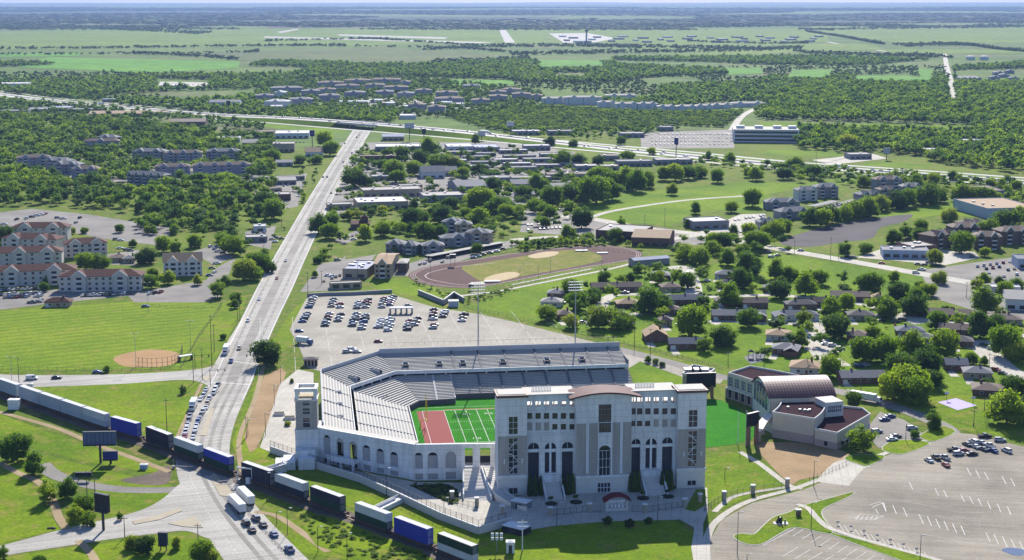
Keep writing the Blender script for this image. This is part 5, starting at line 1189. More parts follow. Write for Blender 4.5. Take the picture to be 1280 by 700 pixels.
def on_rail(u):
 best = min(range(len(rail) - 1), key=lambda i: abs(pix((rail[i].x, rail[i].y, 0))[0] - u)); i = max(1, min(best, len(rail) - 2))
 a, b = rail[i - 1], rail[i + 1]; ua, ub = pix((a.x, a.y, 0))[0], pix((b.x, b.y, 0))[0]; t = (u - ua) / (ub - ua)
 p = a.lerp(b, t); return p, math.atan2(b.y - a.y, b.x - a.x)
posn = ['at the left edge of view', 'second from the left edge of view', 'third from the left edge of view', 'fourth from the left edge of view', 'fifth from the left edge of view', 'sixth along, left of the billboard', 'just past the small billboard', 'right behind the waiting car queue', 'across the queue lanes', 'blocking the avenue lanes', 'just right of the level crossing', 'beside the two stopped lorries', 'left of the walkway ramp', 'right of the walkway ramp', 'second last before the lower edge', 'last before the lower edge']
for k, (u, yb, top, bot) in enumerate(seq):
 p, a = on_rail(u); loc = (p.x, p.y, .28)
 if k == 0: wg_ = W0; W0.location = loc; W0.rotation_euler = (0, 0, a)
 else: wg_ = clone(W0, WP, loc, a)
 tag(wg_, f'low brown well wagon {posn[k]}', 'wagon', 'wagons of the double-stack train')
 for lvl, colr in ((0, bot), (1, top)):
  if colr not in protoC: c = protoC[colr] = container(LEN, 2.85, paints[colr])
  else: c = protoC[colr].copy(); C.objects.link(c)
  c.location = (p.x, p.y, .28 + .82 + lvl * 2.9); c.rotation_euler = (0, 0, a)
  where = 'upper' if lvl else 'lower'
  tag(c, f'{colr} {where} container on the wagon {posn[k]}', 'container', 'containers on the train')
# ---------------------------------------------------------------- landmarks used in the labels
for it in [(195, 447, 'the clay ball diamond'), (125, 348, 'the front maroon-roofed apartments'), (228, 330, 'the tan-roofed apartment block'), (70, 378, 'the small maroon-roofed kiosk'), (330, 445, 'the big tree by the avenue'),
           (443, 332, 'the blue-grey warehouse'), (479, 325, 'the narrow tan row house'), (457, 275, 'the red-brown kiosk'), (580, 300, 'the grey three-storey flats'), (478, 255, 'the white flat-roofed shop'), (455, 162, 'the highway bridge'),
           (510, 182, 'the long white-roofed strip building'), (540, 216, 'the striped white hall'), (393, 188, 'the tan-gabled house'), (365, 168, 'the white store by the bank'), (347, 228, 'the small avenue shops'),
           (785, 296, 'the tan school building'), (888, 278, 'the long white-roofed office'), (814, 325, 'the ridged stand shed'), (1136, 316, 'the low restaurant'), (957, 168, 'the white office block'), (866, 176, 'the car dealership'),
           (1256, 262, 'the tan-roofed warehouse'), (1022, 242, 'the tall grey flats by the hedge'), (1122, 237, 'the dark-roofed flats on the hedge'), (1220, 300, 'the brown-roofed flats'), (1271, 377, 'the bright corner roof'),
           (860, 350, 'the first turning head'), (1027, 432, 'the middle turning head'), (1232, 440, 'the right turning head'), (943, 446, 'the grey playground patch'), (820, 420, 'the steep tan-roofed bungalow'), (740, 410, 'the parked cars behind the stand'), (130, 545, 'the big billboard'),
           (128, 632, 'the dark slatted sign'), (205, 672, 'the blue panel sign'), (150, 640, 'the slip road bend'), (40, 565, 'the sandy park path'), (1076, 550, 'the round tree by the field house'), (1162, 535, 'the small corner lot'), (1262, 510, 'the big right-edge tree'),
           (1000, 645, 'the long grass island'), (165, 208, 'the dark gabled flats'), (60, 200, 'the grey flats among woods'), (280, 210, 'the long gabled flats'), (150, 143, 'the long tan roof'), (235, 153, 'the brown-roofed hall'),
           (420, 392, 'the stadium car park'), (505, 392, 'the white open shelter'), (560, 375, 'the sunken ramp entrance'), (30, 270, 'the rear apartment car park'), (700, 120, 'the pale far apartments'), (850, 131, 'the far white flats'), (1100, 265, 'the mown hedge meadow'), (800, 262, 'the mown meadow lane'),
           (1240, 335, 'the crowded shop car park'), (720, 200, 'the rows of low storage roofs'), (690, 230, 'the dense tree belt')]: land(*it)
land(1150, 475, 'the dark thicket'); land(1050, 350, 'the open verge field'); land(965, 210, 'the highway palms'); land(1190, 395, 'the long brown bungalow'); land(650, 395, 'the grass bank by the track'); land(930, 395, 'the long grey bungalow')
RC = {'tan': (.33, .23, .14), 'grey': (.19, .19, .195), 'brown': (.16, .12, .095), 'slate': (.13, .14, .16), 'pale': (.33, .31, .28), 'dark': (.095, .09, .09), 'maroon': (.082, .026, .019), 'white': (.5, .49, .48), 'bluegrey': (.33, .35, .43)}
roofs = {k: M('roof_' + k, c, var=.16, scale=1.3) for k, c in RC.items()}
walls = {k: M('wall_' + k, c, var=.1, scale=.8) for k, c in {'brick': (.15, .085, .065), 'cream': (.5, .47, .42), 'white': (.58, .57, .55), 'tan': (.36, .29, .21), 'grey': (.25, .245, .25), 'blue': (.38, .42, .5), 'brown': (.16, .11, .085), 'lilac': (.30, .28, .32)}.items()}
trim_w = M('white_trim', (.6, .6, .58), var=.06); door_m = M('house_door', (.2, .1, .07), var=.2); conc_g = MATS['pale_concrete']
def place(u0, u1, yb, rot, label, cat, name, group=None, desc=None):
 w = (u1 - u0) / ppm(yb) / math.cos(rot); r = thing(name, label, cat, G((u0 + u1) / 2, yb), rot, group)
 if desc: pend(r, desc, (u0 + u1) / 2, yb)
 return r, w
def win_row(r, w, z0, z1, n, ww, y=-.03, m=None, name='window', x0=None, x1=None, frames=False):
 a = -w / 2 + 1. if x0 is None else x0; b = w / 2 - 1. if x1 is None else x1
 for k in range(n):
  c = a + (b - a) * (k + .5) / n; mb = MB(); mb.box(c - ww / 2 - .1, c + ww / 2 + .1, y - .02, .02, z0 - .1, z1 + .1); f = mb.build('window_frame' if frames else name, trim_w if frames else (m or glass_d), r)
  if frames: mb = MB(); mb.box(c - ww / 2, c + ww / 2, y - .06, y, z0, z1); mb.build('pane', m or glass_d, f)
def gable(mb, x0, x1, y0, y1, z, h, o=.5, th=.2, along='x', m=0):
 if along == 'x':
  x0 -= o; x1 += o; y0 -= o; y1 += o; c = (y0 + y1) / 2
  a = [(x0, y0, z), (x0, c, z + h), (x0, y1, z)]; b = [(x1, p[1], p[2]) for p in a]
 else:
  x0 -= o; x1 += o; y0 -= o; y1 += o; c = (x0 + x1) / 2
  a = [(x0, y0, z), (c, y0, z + h), (x1, y0, z)]; b = [(p[0], y1, p[2]) for p in a]
 v = a + b; up = [(p[0], p[1], p[2] + th) for p in v]
 mb.add(v + up, [(6, 7, 10, 9), (7, 8, 11, 10), (0, 3, 4, 1), (1, 4, 5, 2), (0, 1, 7, 6), (1, 2, 8, 7), (3, 9, 10, 4), (4, 10, 11, 5), (0, 6, 9, 3), (2, 5, 11, 8)] if along == 'x' else
           [(9, 10, 7, 6), (10, 11, 8, 7), (1, 4, 3, 0), (2, 5, 4, 1), (6, 7, 1, 0), (7, 8, 2, 1), (4, 10, 9, 3), (5, 11, 10, 4), (3, 9, 6, 0), (8, 11, 5, 2)], m)
def gwall(mb, x0, x1, y0, y1, z, h, along='x', m=0):
 mb.box(x0, x1, y0, y1, 0, z, m)
 if along == 'x':
  c = (y0 + y1) / 2
  for x in (x0, x1): mb.add([(x, y0, z), (x, y1, z), (x, c, z + h)], [(0, 1, 2)], m)
 else:
  c = (x0 + x1) / 2
  for y in (y0, y1): mb.add([(x0, y, z), (x1, y, z), (c, y, z + h)], [(0, 1, 2)], m)
DRV = MB()
def bungalow(u0, u1, yb, roof='grey', wall='brick', rot=SA, d=9.5, style='hip', label=None, h=2.8, rh=2.3, ell=0, chim=True):
 r, w = place(u0, u1, yb, rot, label, 'house', 'bungalow', 'bungalows right of the stadium', None if label else f'low {roof}-roofed {"brick" if wall == "brick" else wall + " walled"} bungalow')
 mb = MB()
 if style == 'gable': gwall(mb, -w / 2, w / 2, 0, d, h, rh)
 elif style == 'gabley': gwall(mb, -w / 2, w / 2, 0, d, h, rh, 'y')
 else: mb.box(-w / 2, w / 2, 0, d, 0, h)
 if ell: mb.box(w / 2 - 6 if ell > 0 else -w / 2, w / 2 if ell > 0 else -w / 2 + 6, -3.5, 0.002, 0, h)
 mb.build('wall', walls[wall], r)
 mb = MB()
 if style == 'gable': gable(mb, -w / 2, w / 2, 0, d, h, rh)
 elif style == 'gabley': gable(mb, -w / 2, w / 2, 0, d, h, rh, along='y')
 else: mb.hip(-w / 2, w / 2, 0, d, h, rh, .6)
 if ell: gable(mb, w / 2 - 6 if ell > 0 else -w / 2, w / 2 if ell > 0 else -w / 2 + 6, -3.5, 3.5, h + .02, 1.7, .5, along='y')
 ro = mb.build('roof', roofs[roof], r)
 if chim: mb = MB(); x = w * random.uniform(-.3, .3); mb.box(x - .5, x + .5, d * .55, d * .55 + .8, h + .8, h + rh + .9); mb.build('chimney', walls['brick'], ro)
 nwin = max(2, int(w / 4.5)); win_row(r, w, 1.0, 2.1, nwin, 1.3, frames=True)
 mb = MB(); mb.box(.4, 1.4, -.06, .02, 0, 2.05); mb.build('door', door_m, r)
 mb = MB(); mb.box(-w / 2 + .5, -w / 2 + 3.2, -.05, .02, .05, 2.1); mb.build('garage_door', trim_w, r) if w > 13 else None
 cs, sn = math.cos(rot), math.sin(rot); p = r.location
 DRV.sheet([(p.x + x * cs - y * sn, p.y + x * sn + y * cs) for x, y in ((-w / 2 + .2, -.1), (-w / 2 + 3.6, -.1), (-w / 2 + 3.9, -11), (-w / 2 - .1, -11))], .072 + .0005 * (len(DRV.f) % 20))
 return r
B = bungalow
B(813, 837, 350, 'grey', 'brick', R(-8), 11); B(740, 802, 365, 'brown', 'brick', R(5), 9, 'gable'); B(828, 851, 365, 'brown', 'tan'); B(894, 922, 349, 'grey', 'tan', R(-15)); B(898, 924, 361, 'dark', 'brick', R(-10), 8)
B(772, 800, 386, 'tan', 'brick', R(5), 10); B(836, 880, 381, 'slate', 'brick', R(4), 9, 'gable'); B(896, 928, 383, 'dark', 'brick', R(3)); B(928, 960, 385, 'brown', 'brick', R(2), 9, 'gable'); B(891, 957, 401, 'grey', 'brick', R(-2), 10, 'gable', ell=1)
B(684, 705, 373, 'grey', 'brick', R(-10), 10); B(676, 701, 384, 'pale', 'cream', R(-10), 9); B(698, 716, 400, 'brown', 'brick', R(10), 9); B(828, 852, 394, 'brown', 'brick', R(8)); B(807, 835, 428, 'tan', 'brick', R(3), 13, 'gabley', 'steep tan-roofed bungalow with its gable towards the stadium', 3.0, 3.6)
B(837, 882, 437, 'slate', 'brick', R(2), 9, 'gable'); B(826, 840, 408, 'brown', 'tan', R(5), 8); B(958, 986, 426, 'tan', 'cream', R(-12), 12); B(965, 996, 444, 'grey', 'brick', R(-18), 11, 'hip', None, 2.8, 2.5, 1); B(988, 1023, 468, 'tan', 'cream', R(-14), 13, 'hip', 'cream walled bungalow with wide tan hip roof just behind the field house', 3.0, 2.8)
B(1052, 1108, 480, 'grey', 'brick', R(3), 10, 'gable'); B(1060, 1085, 427, 'brown', 'brick', R(-8), 11); B(1061, 1093, 401, 'dark', 'tan', R(-4), 10); B(968, 1024, 401, 'slate', 'white', R(2), 9, 'hip', ell=-1); B(1122, 1155, 421, 'slate', 'brick', R(-6), 10); B(1140, 1168, 430, 'grey', 'grey', R(-6), 9)
B(1162, 1212, 400, 'brown', 'brick', R(-12), 11, 'gable'); B(1232, 1276, 406, 'brown', 'tan', R(-10), 11); B(1175, 1211, 419, 'brown', 'brick', R(-14), 11, 'gable'); B(1190, 1215, 434, 'dark', 'brick', R(-14), 10); B(1183, 1210, 464, 'slate', 'brick', R(-4), 10, 'gable'); B(1206, 1239, 474, 'grey', 'tan', R(-10), 10)
B(1217, 1252, 496, 'brown', 'brick', R(-14), 12); B(1040, 1086, 377, 'brown', 'brick', R(-8), 11, 'gable'); B(1091, 1104, 379, 'tan', 'cream', R(-5), 8); B(984, 1021, 387, 'dark', 'brown', R(3), 9); B(1018, 1040, 384, 'brown', 'brick', R(3), 8, 'gable'); B(956, 975, 366, 'grey', 'brick', 0, 8)
struct(DRV.build('driveways', conc_g), 'pale concrete driveways beside the bungalows')
mb = MB(); p0, p1 = G(1118, 408), G(1128, 422); rfn = Root('red_fence', 'tall red board fence beside the slate-roofed bungalow', 'fence', p0); mb.bar((p0.x, p0.y, 0), (p1.x, p1.y, 0), .15, 2.1); rfn.part('boards', mb, M('red_boards', (.22, .04, .035)))
mb = MB();
for t in (0, .33, .66, 1): q = p0.lerp(p1, t); mb.box(q.x - .1, q.x + .1, q.y - .1, q.y + .1, 0, 2.3)
rfn.part('posts', mb, walls['brown'])
# flats: several storeys, gabled bays, window grid
def flats(u0, u1, yb, storeys, d, rot, roof, wall, label=None, bays=2, kind='hip', rh=3.2, name='apartment_block', grp=None, desc=None, wn=None, balcony=True, sh=3.0, windows=True):
 r, w = place(u0, u1, yb, rot, label, 'apartment block', name, grp, desc); h = storeys * sh
 mb = MB(); (gwall(mb, -w / 2, w / 2, 0, d, h, rh) if kind == 'gable' else mb.box(-w / 2, w / 2, 0, d, 0, h)); mb.build('wall', walls[wall], r)
 mb = MB(); (gable(mb, -w / 2, w / 2, 0, d, h, rh, .6) if kind == 'gable' else mb.hip(-w / 2, w / 2, 0, d, h, rh, .7) if kind == 'hip' else mb.box(-w / 2, w / 2, 0, d, h, h + .3)); ro = mb.build('roof', roofs[roof], r)
 bw = min(8.0, w / bays * .5) if bays else 5
 for k in range(bays):
  c = -w / 2 + w * (k + .5) / bays if bays > 1 else 0
  mb = MB(); gwall(mb, c - bw / 2, c + bw / 2, -1.6, d * .5, h + .02, 3.3, 'y'); by = mb.build('gabled_bay', walls[wall], r)
  mb = MB(); gable(mb, c - bw / 2, c + bw / 2, -1.6, d * .5, h + .1, 3.3, .45, .22, 'y'); mb.build('bay_roof', roofs[roof], by)
  mb = MB();
  for s in (-1, 1): v_ = [(c + s * (bw / 2 + .6), h - .35), (c, h + 3.2), (c, h + 4.1), (c + s * (bw / 2 + .6), h + .5)]; mb.add([(x, -2.3, z) for x, z in v_] + [(x, -1.9, z) for x, z in v_], [(0, 1, 2, 3), (7, 6, 5, 4), (3, 2, 6, 7), (0, 4, 5, 1), (0, 3, 7, 4)])
  mb.build('bargeboard', trim_w, by)
  if balcony:
   for st in range(storeys):
    mb = MB(); mb.box(c - 1.5, c + 1.5, -1.66, -1.58, st * sh + .3, st * sh + 2.6); mb.build('balcony_opening', dark, by)
    mb = MB(); mb.box(c - 1.6, c + 1.6, -1.95, -1.7, st * sh + .2, st * sh + 1.1); mb.build('balcony_rail', trim_w, by)
 if windows:
  n = wn or max(2, int(w / 4))
  for st in range(storeys):
   for k in range(n):
    c = -w / 2 + w * (k + .5) / n
    if any(abs(c - (-w / 2 + w * (j + .5) / bays)) < bw / 2 + .8 for j in range(bays)): continue
    mb = MB(); mb.box(c - .75, c + .75, -.07, .02, st * sh + .9, st * sh + 2.3); mb.build('window', glass_d, r)
 return r
A = 'maroon-roofed apartment blocks'
flats(75, 176, 364, 3, 14, R(4), 'maroon', 'cream', 'long cream apartment block with maroon roof beside the ball field', 2, wn=12, grp=A)
flats(-8, 92, 357, 3, 14, R(12), 'maroon', 'cream', 'cream apartment block with tan-maroon roof left of the front maroon block', 2, wn=11, grp=A)
flats(-25, 75, 333, 3, 14, R(10), 'maroon', 'cream', 'second maroon-roofed block back at the left edge', 3, wn=10, grp=A)
flats(0, 73, 315, 3, 14, R(-12), 'maroon', 'cream', 'third maroon-roofed block back, facing the inner court', 2, wn=8, grp=A)
flats(16, 84, 300, 3, 13, R(4), 'maroon', 'cream', 'rearmost maroon-roofed block with two white gables', 2, wn=8, grp=A)
flats(84, 132, 321, 3, 13, R(20), 'maroon', 'cream', 'maroon-roofed block with a tall stair gable on the inner court', 2, wn=6, grp=A)
flats(206, 252, 345, 3, 15, R(12), 'tan', 'white', 'separate white apartment block with stepped tan gabled roof', 2, 'gable', 4.6, wn=6, grp=A)
r = B(136, 160, 328, 'brown', 'tan', R(8), 12, 'hip', 'low clubhouse with brown hip roof between maroon-roofed blocks'); r['group'] = 'low buildings by the maroon flats'; r['category'] = 'clubhouse'; r.name = 'clubhouse'
r = B(154, 168, 329, 'pale', 'tan', R(8), 9, 'hip', 'pale-roofed annex right of the brown clubhouse'); r.name = 'annex'; r['category'] = 'annex'; r['group'] = 'low buildings by the maroon flats'
r = B(56, 87, 384, 'maroon', 'tan', R(4), 8, 'hip', 'small kiosk with maroon hip roof at the ball field edge'); r.name = 'kiosk'; r['category'] = 'kiosk'; r['group'] = 'low buildings by the maroon flats'
# grey flats in the woods at upper left
GF = 'grey gabled flats in the upper left woods'
for u0, u1, yb, st, rot, roof, bays, lab in ((24, 62, 208, 3, 20, 'brown', 2, 'grey-brown flats deepest in the woods at the left'), (55, 86, 212, 3, -25, 'grey', 2, 'grey flats turned away beside the leftmost flats'), (66, 100, 217, 3, -10, 'grey', 2, 'grey flats with pale gables in front of the leftmost flats'), (90, 123, 223, 3, 5, 'brown', 2, 'dark brown flats nearest the wood edge on the left'), (104, 148, 183, 2, 5, 'brown', 1, 'half hidden brown roof high in the left woods'),
                                        (157, 207, 231, 3, -20, 'slate', 5, 'dark slate flats with a row of steep gables'), (165, 207, 200, 3, -5, 'grey', 2, 'long grey flats behind the dark slate gables'), (207, 252, 202, 3, 8, 'brown', 3, 'brown flats with three gables behind the parking court'), (195, 237, 220, 3, 10, 'brown', 2, 'red-brown ended flats right of the slate gables'), (243, 312, 218, 3, 12, 'brown', 4, 'long brown-roofed flats with four bays by the wood edge'), (258, 300, 200, 3, 5, 'grey', 2, 'grey flats behind the four-bayed flats'), (120, 146, 178, 2, -15, 'grey', 1, 'small grey roof among trees above the slate gables')):
 flats(u0, u1, yb, st, 13, R(rot), roof, 'grey' if roof != 'brown' else 'lilac', lab, bays, wn=5, grp=GF)
# grey flats by the track
TF = 'flats left of the running track'
for u0, u1, yb, st, rot, lab in ((482, 505, 316, 2, -10, 'grey flats nearest the narrow tan row house'), (504, 520, 318, 2, -15, 'grey flats second from the narrow row house'), (528, 555, 318, 2, 8, 'grey flats in the middle of the carport row'), (553, 592, 308, 2, 15, 'grey flats behind the carport roof'), (552, 578, 293, 3, -10, 'dark flats farthest back of the grey group'), (582, 612, 307, 3, -12, 'tallest grey three-storey flats at the right of the group'), (570, 590, 296, 3, 5, 'grey flats between the dark flats and the tallest flats')):
 flats(u0, u1, yb, st, 11, R(rot), 'grey', 'tan' if 'tall' in lab else 'grey', lab, 1, wn=4, grp=TF, rh=2.6)
r = flats(468, 489, 348, 3, 40, R(-3), 'tan', 'tan', 'narrow deep tan row house with stepped gables beside the warehouse', 1, 'gable', 2.5, wn=3, grp=TF)
r = flats(497, 508, 341, 2, 16, R(-3), 'pale', 'brown', 'small dark-fronted tan shed right of the row house', 0, 'hip', 1.2, windows=False, grp=TF)
# right-hand flats
for u0, u1, yb, st, rot, roof, lab in ((997, 1022, 251, 3, 10, 'grey', 'tall grey flats with dark chimneys nearest the meadow'), (1020, 1048, 247, 3, 8, 'grey', 'tall grey flats half behind a tree beside the first grey flats'), (958, 1000, 262, 2, 5, 'grey', 'long low grey flats at the meadow corner'), (975, 1012, 274, 2, 20, 'grey', 'grey gabled flats at the end of the hedge'), (1075, 1100, 252, 2, 20, 'grey', 'grey flats left of the dark flats on the hedge'), (1100, 1120, 246, 2, 12, 'brown', 'small brown flats in the hedge gap'), (1094, 1128, 237, 3, 8, 'brown', 'dark flats behind the hedge'), (1128, 1152, 242, 2, 5, 'grey', 'grey end flats right of the dark flats'), (950, 968, 288, 2, 10, 'grey', 'grey flats by the long white-roofed office')):
 flats(u0, u1, yb, st, 12, R(rot), roof, 'white' if u0 < 1010 and yb < 255 else 'grey', lab, 2, wn=4, grp='flats along the hedge')
for u0, u1, yb, st, rot, lab in ((1163, 1200, 310, 3, 30, 'brown flats with dark brick tower beside the restaurant'), (1190, 1225, 300, 3, 5, 'brown flats behind the dark brick tower'), (1218, 1250, 312, 3, -10, 'brown flats half hidden in trees behind the shops'), (1250, 1290, 305, 3, 10, 'brown flats at the right edge of view'), (1205, 1230, 290, 2, 12, 'low brown roof farthest back of the brown flats')):
 flats(u0, u1, yb, st, 14, R(rot), 'brown', 'brown', lab, 2, wn=4, grp='brown flats at the right')
# flat-roofed commercial buildings
def shop(u0, u1, yb, h, d, rot, roof, wall, label, name='shop', cat='shop', units=3, band=True, grp=None, desc=None, gab=None):
 r, w = place(u0, u1, yb, rot, label, cat, name, grp, desc)
 mb = MB(); (gwall(mb, -w / 2, w / 2, 0, d, h, gab, 'x') if gab else mb.box(-w / 2, w / 2, 0, d, 0, h)); mb.build('wall', walls[wall], r)
 mb = MB()
 if gab: gable(mb, -w / 2, w / 2, 0, d, h, gab, .4)
 else: mb.box(-w / 2 + .3, w / 2 - .3, .3, d - .3, h + .002, h + .15)
 ro = mb.build('roof', roofs[roof], r)
 if not gab:
  mb = MB()
  for x0, x1, y0, y1 in ((-w / 2, w / 2, 0, .3), (-w / 2, w / 2, d - .3, d), (-w / 2, -w / 2 + .3, .3, d - .3), (w / 2 - .3, w / 2, .3, d - .3)): mb.box(x0, x1, y0, y1, h + .003, h + .6)
  mb.build('parapet', walls[wall], r)
  for k in range(units): mb = MB(); x, y = random.uniform(-.4, .4) * w, random.uniform(.25, .75) * d; mb.box(x - 1, x + 1, y - .8, y + .8, h + .15, h + 1.2); mb.build('roof_unit', galv, ro)
 if band:
  n = max(1, int(w / 6))
  for k in range(n): c = -w / 2 + w * (k + .5) / n; mb = MB(); mb.box(c - min(2, w / n * .35), c + min(2, w / n * .35), -.05, .02, .6, min(2.7, h - .5)); mb.build('shop_window', glass_d, r)
 return r
S_ = shop
S_(428, 459, 348, 5.5, 32, R(-8), 'bluegrey', 'tan', 'blue-grey flat-roofed warehouse above the stadium car park', 'warehouse', 'warehouse', 9)
S_(414, 452, 361, 3.2, 7, R(14), 'pale', 'tan', 'long low tan shed along the car park wall', 'shed', 'shed', 0)
S_(448, 510, 262, 6, 34, R(12), 'white', 'tan', 'white flat-roofed shop with tan walls beside the avenue', units=5); S_(455, 528, 246, 6, 22, R(14), 'pale', 'tan', 'long tan shop behind the white flat-roofed shop', units=4)
S_(530, 580, 252, 5, 26, R(12), 'pale', 'grey', 'pale-roofed low shop right of the long tan shop', units=4); S_(572, 610, 240, 5, 40, R(15), 'slate', 'grey', 'grey hall with slate roof among the shops', units=0, gab=3.5)
S_(470, 552, 189, 5, 36, R(6), 'white', 'grey', 'long white-roofed strip building by the highway', 'strip_mall', units=3); S_(560, 592, 189, 5, 40, R(8), 'white', 'white', 'white-roofed hall right of the long strip building', units=2); S_(594, 625, 190, 5, 38, R(8), 'bluegrey', 'grey', 'pale blue-roofed hall right of the white-roofed hall', units=2)
S_(450, 506, 200, 4, 14, R(6), 'brown', 'brick', 'red-brown low shop in front of the strip building', units=1); S_(478, 505, 176, 5, 20, R(4), 'bluegrey', 'tan', 'small blue-roofed inn beside the highway', units=0, gab=2.5)
S_(527, 556, 223, 6, 22, R(10), 'slate', 'white', 'white hall with dark striped roof among trees', 'hall', 'hall', gab=5, units=0); S_(556, 572, 220, 5, 18, R(10), 'slate', 'white', 'small white annex right of the striped hall', 'hall', 'hall', gab=3.5, units=0); S_(465, 489, 226, 4, 16, R(8), 'pale', 'grey', 'pale-roofed shop hidden by trees left of the striped hall', units=2)
S_(338, 370, 231, 4, 22, R(14), 'pale', 'grey', 'small grey shop with stepped roof left of the avenue', units=2, gab=2); S_(320, 363, 251, 5, 18, R(12), 'pale', 'brick', 'flat pale-roofed shop left of the avenue', units=3); S_(318, 380, 226, 3.5, 10, R(14), 'pale', 'grey', 'long low canopy building left of the avenue', units=0); S_(330, 352, 241, 3.5, 12, R(14), 'brown', 'tan', 'small brown-roofed shop left of the avenue', units=1)
S_(308, 334, 303, 3.5, 14, R(12), 'pale', 'grey', 'low pale-roofed workshop left of the avenue', units=1); S_(318, 333, 290, 4, 12, R(12), 'white', 'white', 'small white-roofed garage left of the avenue', units=1)
S_(344, 386, 173, 6, 45, R(6), 'white', 'white', 'big white-roofed store left of the highway bridge', units=5); S_(341, 368, 190, 9, 24, R(6), 'pale', 'tan', 'tall tan block below the white-roofed store', units=3); S_(382, 404, 196, 5, 20, R(8), 'tan', 'white', 'tan-gabled house left of the avenue', 'house', 'house', gab=4.5, units=0); S_(318, 342, 172, 7, 26, R(5), 'brown', 'brown', 'brown building at the bank left of the white store', units=1); S_(345, 366, 208, 4, 16, R(8), 'grey', 'grey', 'grey roof among trees left of the avenue', units=0, gab=2)
S_(270, 300, 178, 5, 26, R(8), 'white', 'white', 'white-roofed building at the wood edge', units=2); S_(303, 322, 184, 5, 26, R(8), 'grey', 'brown', 'grey-roofed house right of the white wood edge building', units=0, gab=3)
S_(112, 180, 146.5, 5, 40, R(6), 'tan', 'tan', 'long tan-roofed building below the highway', units=2, gab=3); S_(180, 208, 145, 5, 30, R(6), 'tan', 'tan', 'tan-roofed wing right of the long tan roof', units=2); S_(212, 256, 158, 6, 40, R(6), 'brown', 'brown', 'brown-roofed hall below the highway', units=2, gab=3)
S_(32, 60, 141, 5, 46, R(5), 'grey', 'grey', 'grey flat-roofed building left of the long tan roof', units=3); S_(62, 86, 139, 5, 40, R(5), 'bluegrey', 'grey', 'blue-grey building between the highway and the woods', units=3); S_(0, 34, 143, 5, 30, R(5), 'grey', 'grey', 'grey low building at the left edge below the highway', units=1); S_(85, 128, 141, 5, 30, R(8), 'grey', 'grey', 'grey shed roof left of the long tan building', units=1)
S_(-10, 33, 110, 8, 50, R(6), 'white', 'white', 'large white store beyond the highway at the left', units=4); S_(104, 114, 118, 6, 20, R(5), 'bluegrey', 'blue', 'small blue building beyond the highway', units=1); S_(80, 90, 122, 5, 22, R(5), 'bluegrey', 'grey', 'small blue-grey roof beyond the highway', units=1); S_(262, 300, 135, 9, 34, R(6), 'slate', 'white', 'white-fronted inn beyond the highway', units=1, gab=3); S_(208, 232, 134, 5, 20, R(6), 'bluegrey', 'blue', 'blue filling station beyond the highway', units=0); S_(128, 145, 128, 5, 22, R(6), 'bluegrey', 'grey', 'pale blue roof beside the far lanes', units=1)
S_(197, 232, 111, 6, 60, R(5), 'white', 'white', 'white store in the bright yard beyond the highway', units=2)
r = S_(440, 462, 287, 4, 14, R(10), 'maroon', 'brick', 'red-brown kiosk with little tower beside the avenue trees', 'kiosk', 'kiosk', gab=2, units=0)
mb = MB(); mb.box(1, 6, 5, 10, 4, 8); mb.build('turret', walls['brick'], r); mb = MB(); mb.hip(1, 6, 5, 10, 8, 2.2, .8); mb.build('turret_roof', roofs['maroon'], r)
S_(745, 800, 300, 6, 34, R(-20), 'pale', 'brick', 'long flat wing of the tan school building', 'school', 'school', units=1); S_(790, 836, 308, 6, 34, R(-12), 'tan', 'brick', 'tan gabled school hall beside the cross street', 'school', 'school', units=0, gab=3.4)
S_(866, 912, 286, 5.5, 22, R(14), 'white', 'grey', 'long white-roofed office beside the mown meadow', 'office', 'office', units=1); S_(792, 838, 332, 4, 8, R(24), 'bluegrey', 'grey', 'long ridged grey stand shed at the track end', 'stand_shed', 'shed', units=0, gab=1.2, band=False)
S_(1104, 1160, 323, 5, 18, R(-8), 'grey', 'blue', 'low restaurant with blue-grey front beside the cross street', 'restaurant', 'restaurant', units=3); S_(1140, 1172, 318, 5.5, 20, R(20), 'pale', 'brick', 'brick wing of the restaurant with pale roof', 'restaurant', 'restaurant', units=3)
S_(1232, 1300, 273, 8, 60, R(10), 'tan', 'blue', 'tan-roofed warehouse with pale blue wall at the right edge', 'warehouse', 'warehouse', units=3, band=False); S_(1225, 1256, 246, 5, 40, R(5), 'brown', 'grey', 'low brown-roofed building behind the hedge row', units=1)
S_(1258, 1300, 388, 6, 26, R(-14), 'pale', 'white', 'white shop with bright hipped roof at the right edge', gab=3, units=0); S_(1240, 1275, 368, 4, 10, R(-6), 'white', 'white', 'open white canopy in the crowded shop car park', 'canopy', 'canopy', units=0); S_(1272, 1300, 336, 6, 18, R(-6), 'slate', 'blue', 'dark shop with blue canopy at the right edge', units=1)
S_(640, 677, 237, 5, 24, R(8), 'slate', 'grey', 'wide grey hipped hall behind the pale shops', units=0, gab=3); S_(690, 712, 239, 4, 16, R(10), 'pale', 'grey', 'small pale-roofed house in front of the tree belt', units=0, gab=2.5); S_(648, 669, 249, 4, 18, R(12), 'grey', 'tan', 'grey-roofed house left of the school lawn', units=0, gab=2.5); S_(604, 640, 228, 4, 22, R(12), 'grey', 'grey', 'long grey roof right of the slate hall', units=1); S_(685, 738, 224, 4.5, 20, R(8), 'brown', 'tan', 'tan flat store at the edge of the tree belt', units=2); S_(752, 774, 213, 4, 18, R(6), 'pale', 'tan', 'pale flat store among the belt trees', units=1); S_(585, 612, 213, 4, 16, R(8), 'white', 'grey', 'white-roofed store among the storage rows', units=1); S_(410, 440, 262, 4, 14, R(12), 'pale', 'tan', 'small pale shop right beside the avenue', units=1); S_(500, 528, 238, 4, 16, R(12), 'grey', 'brick', 'grey shop right of the hidden pale shop', units=1)
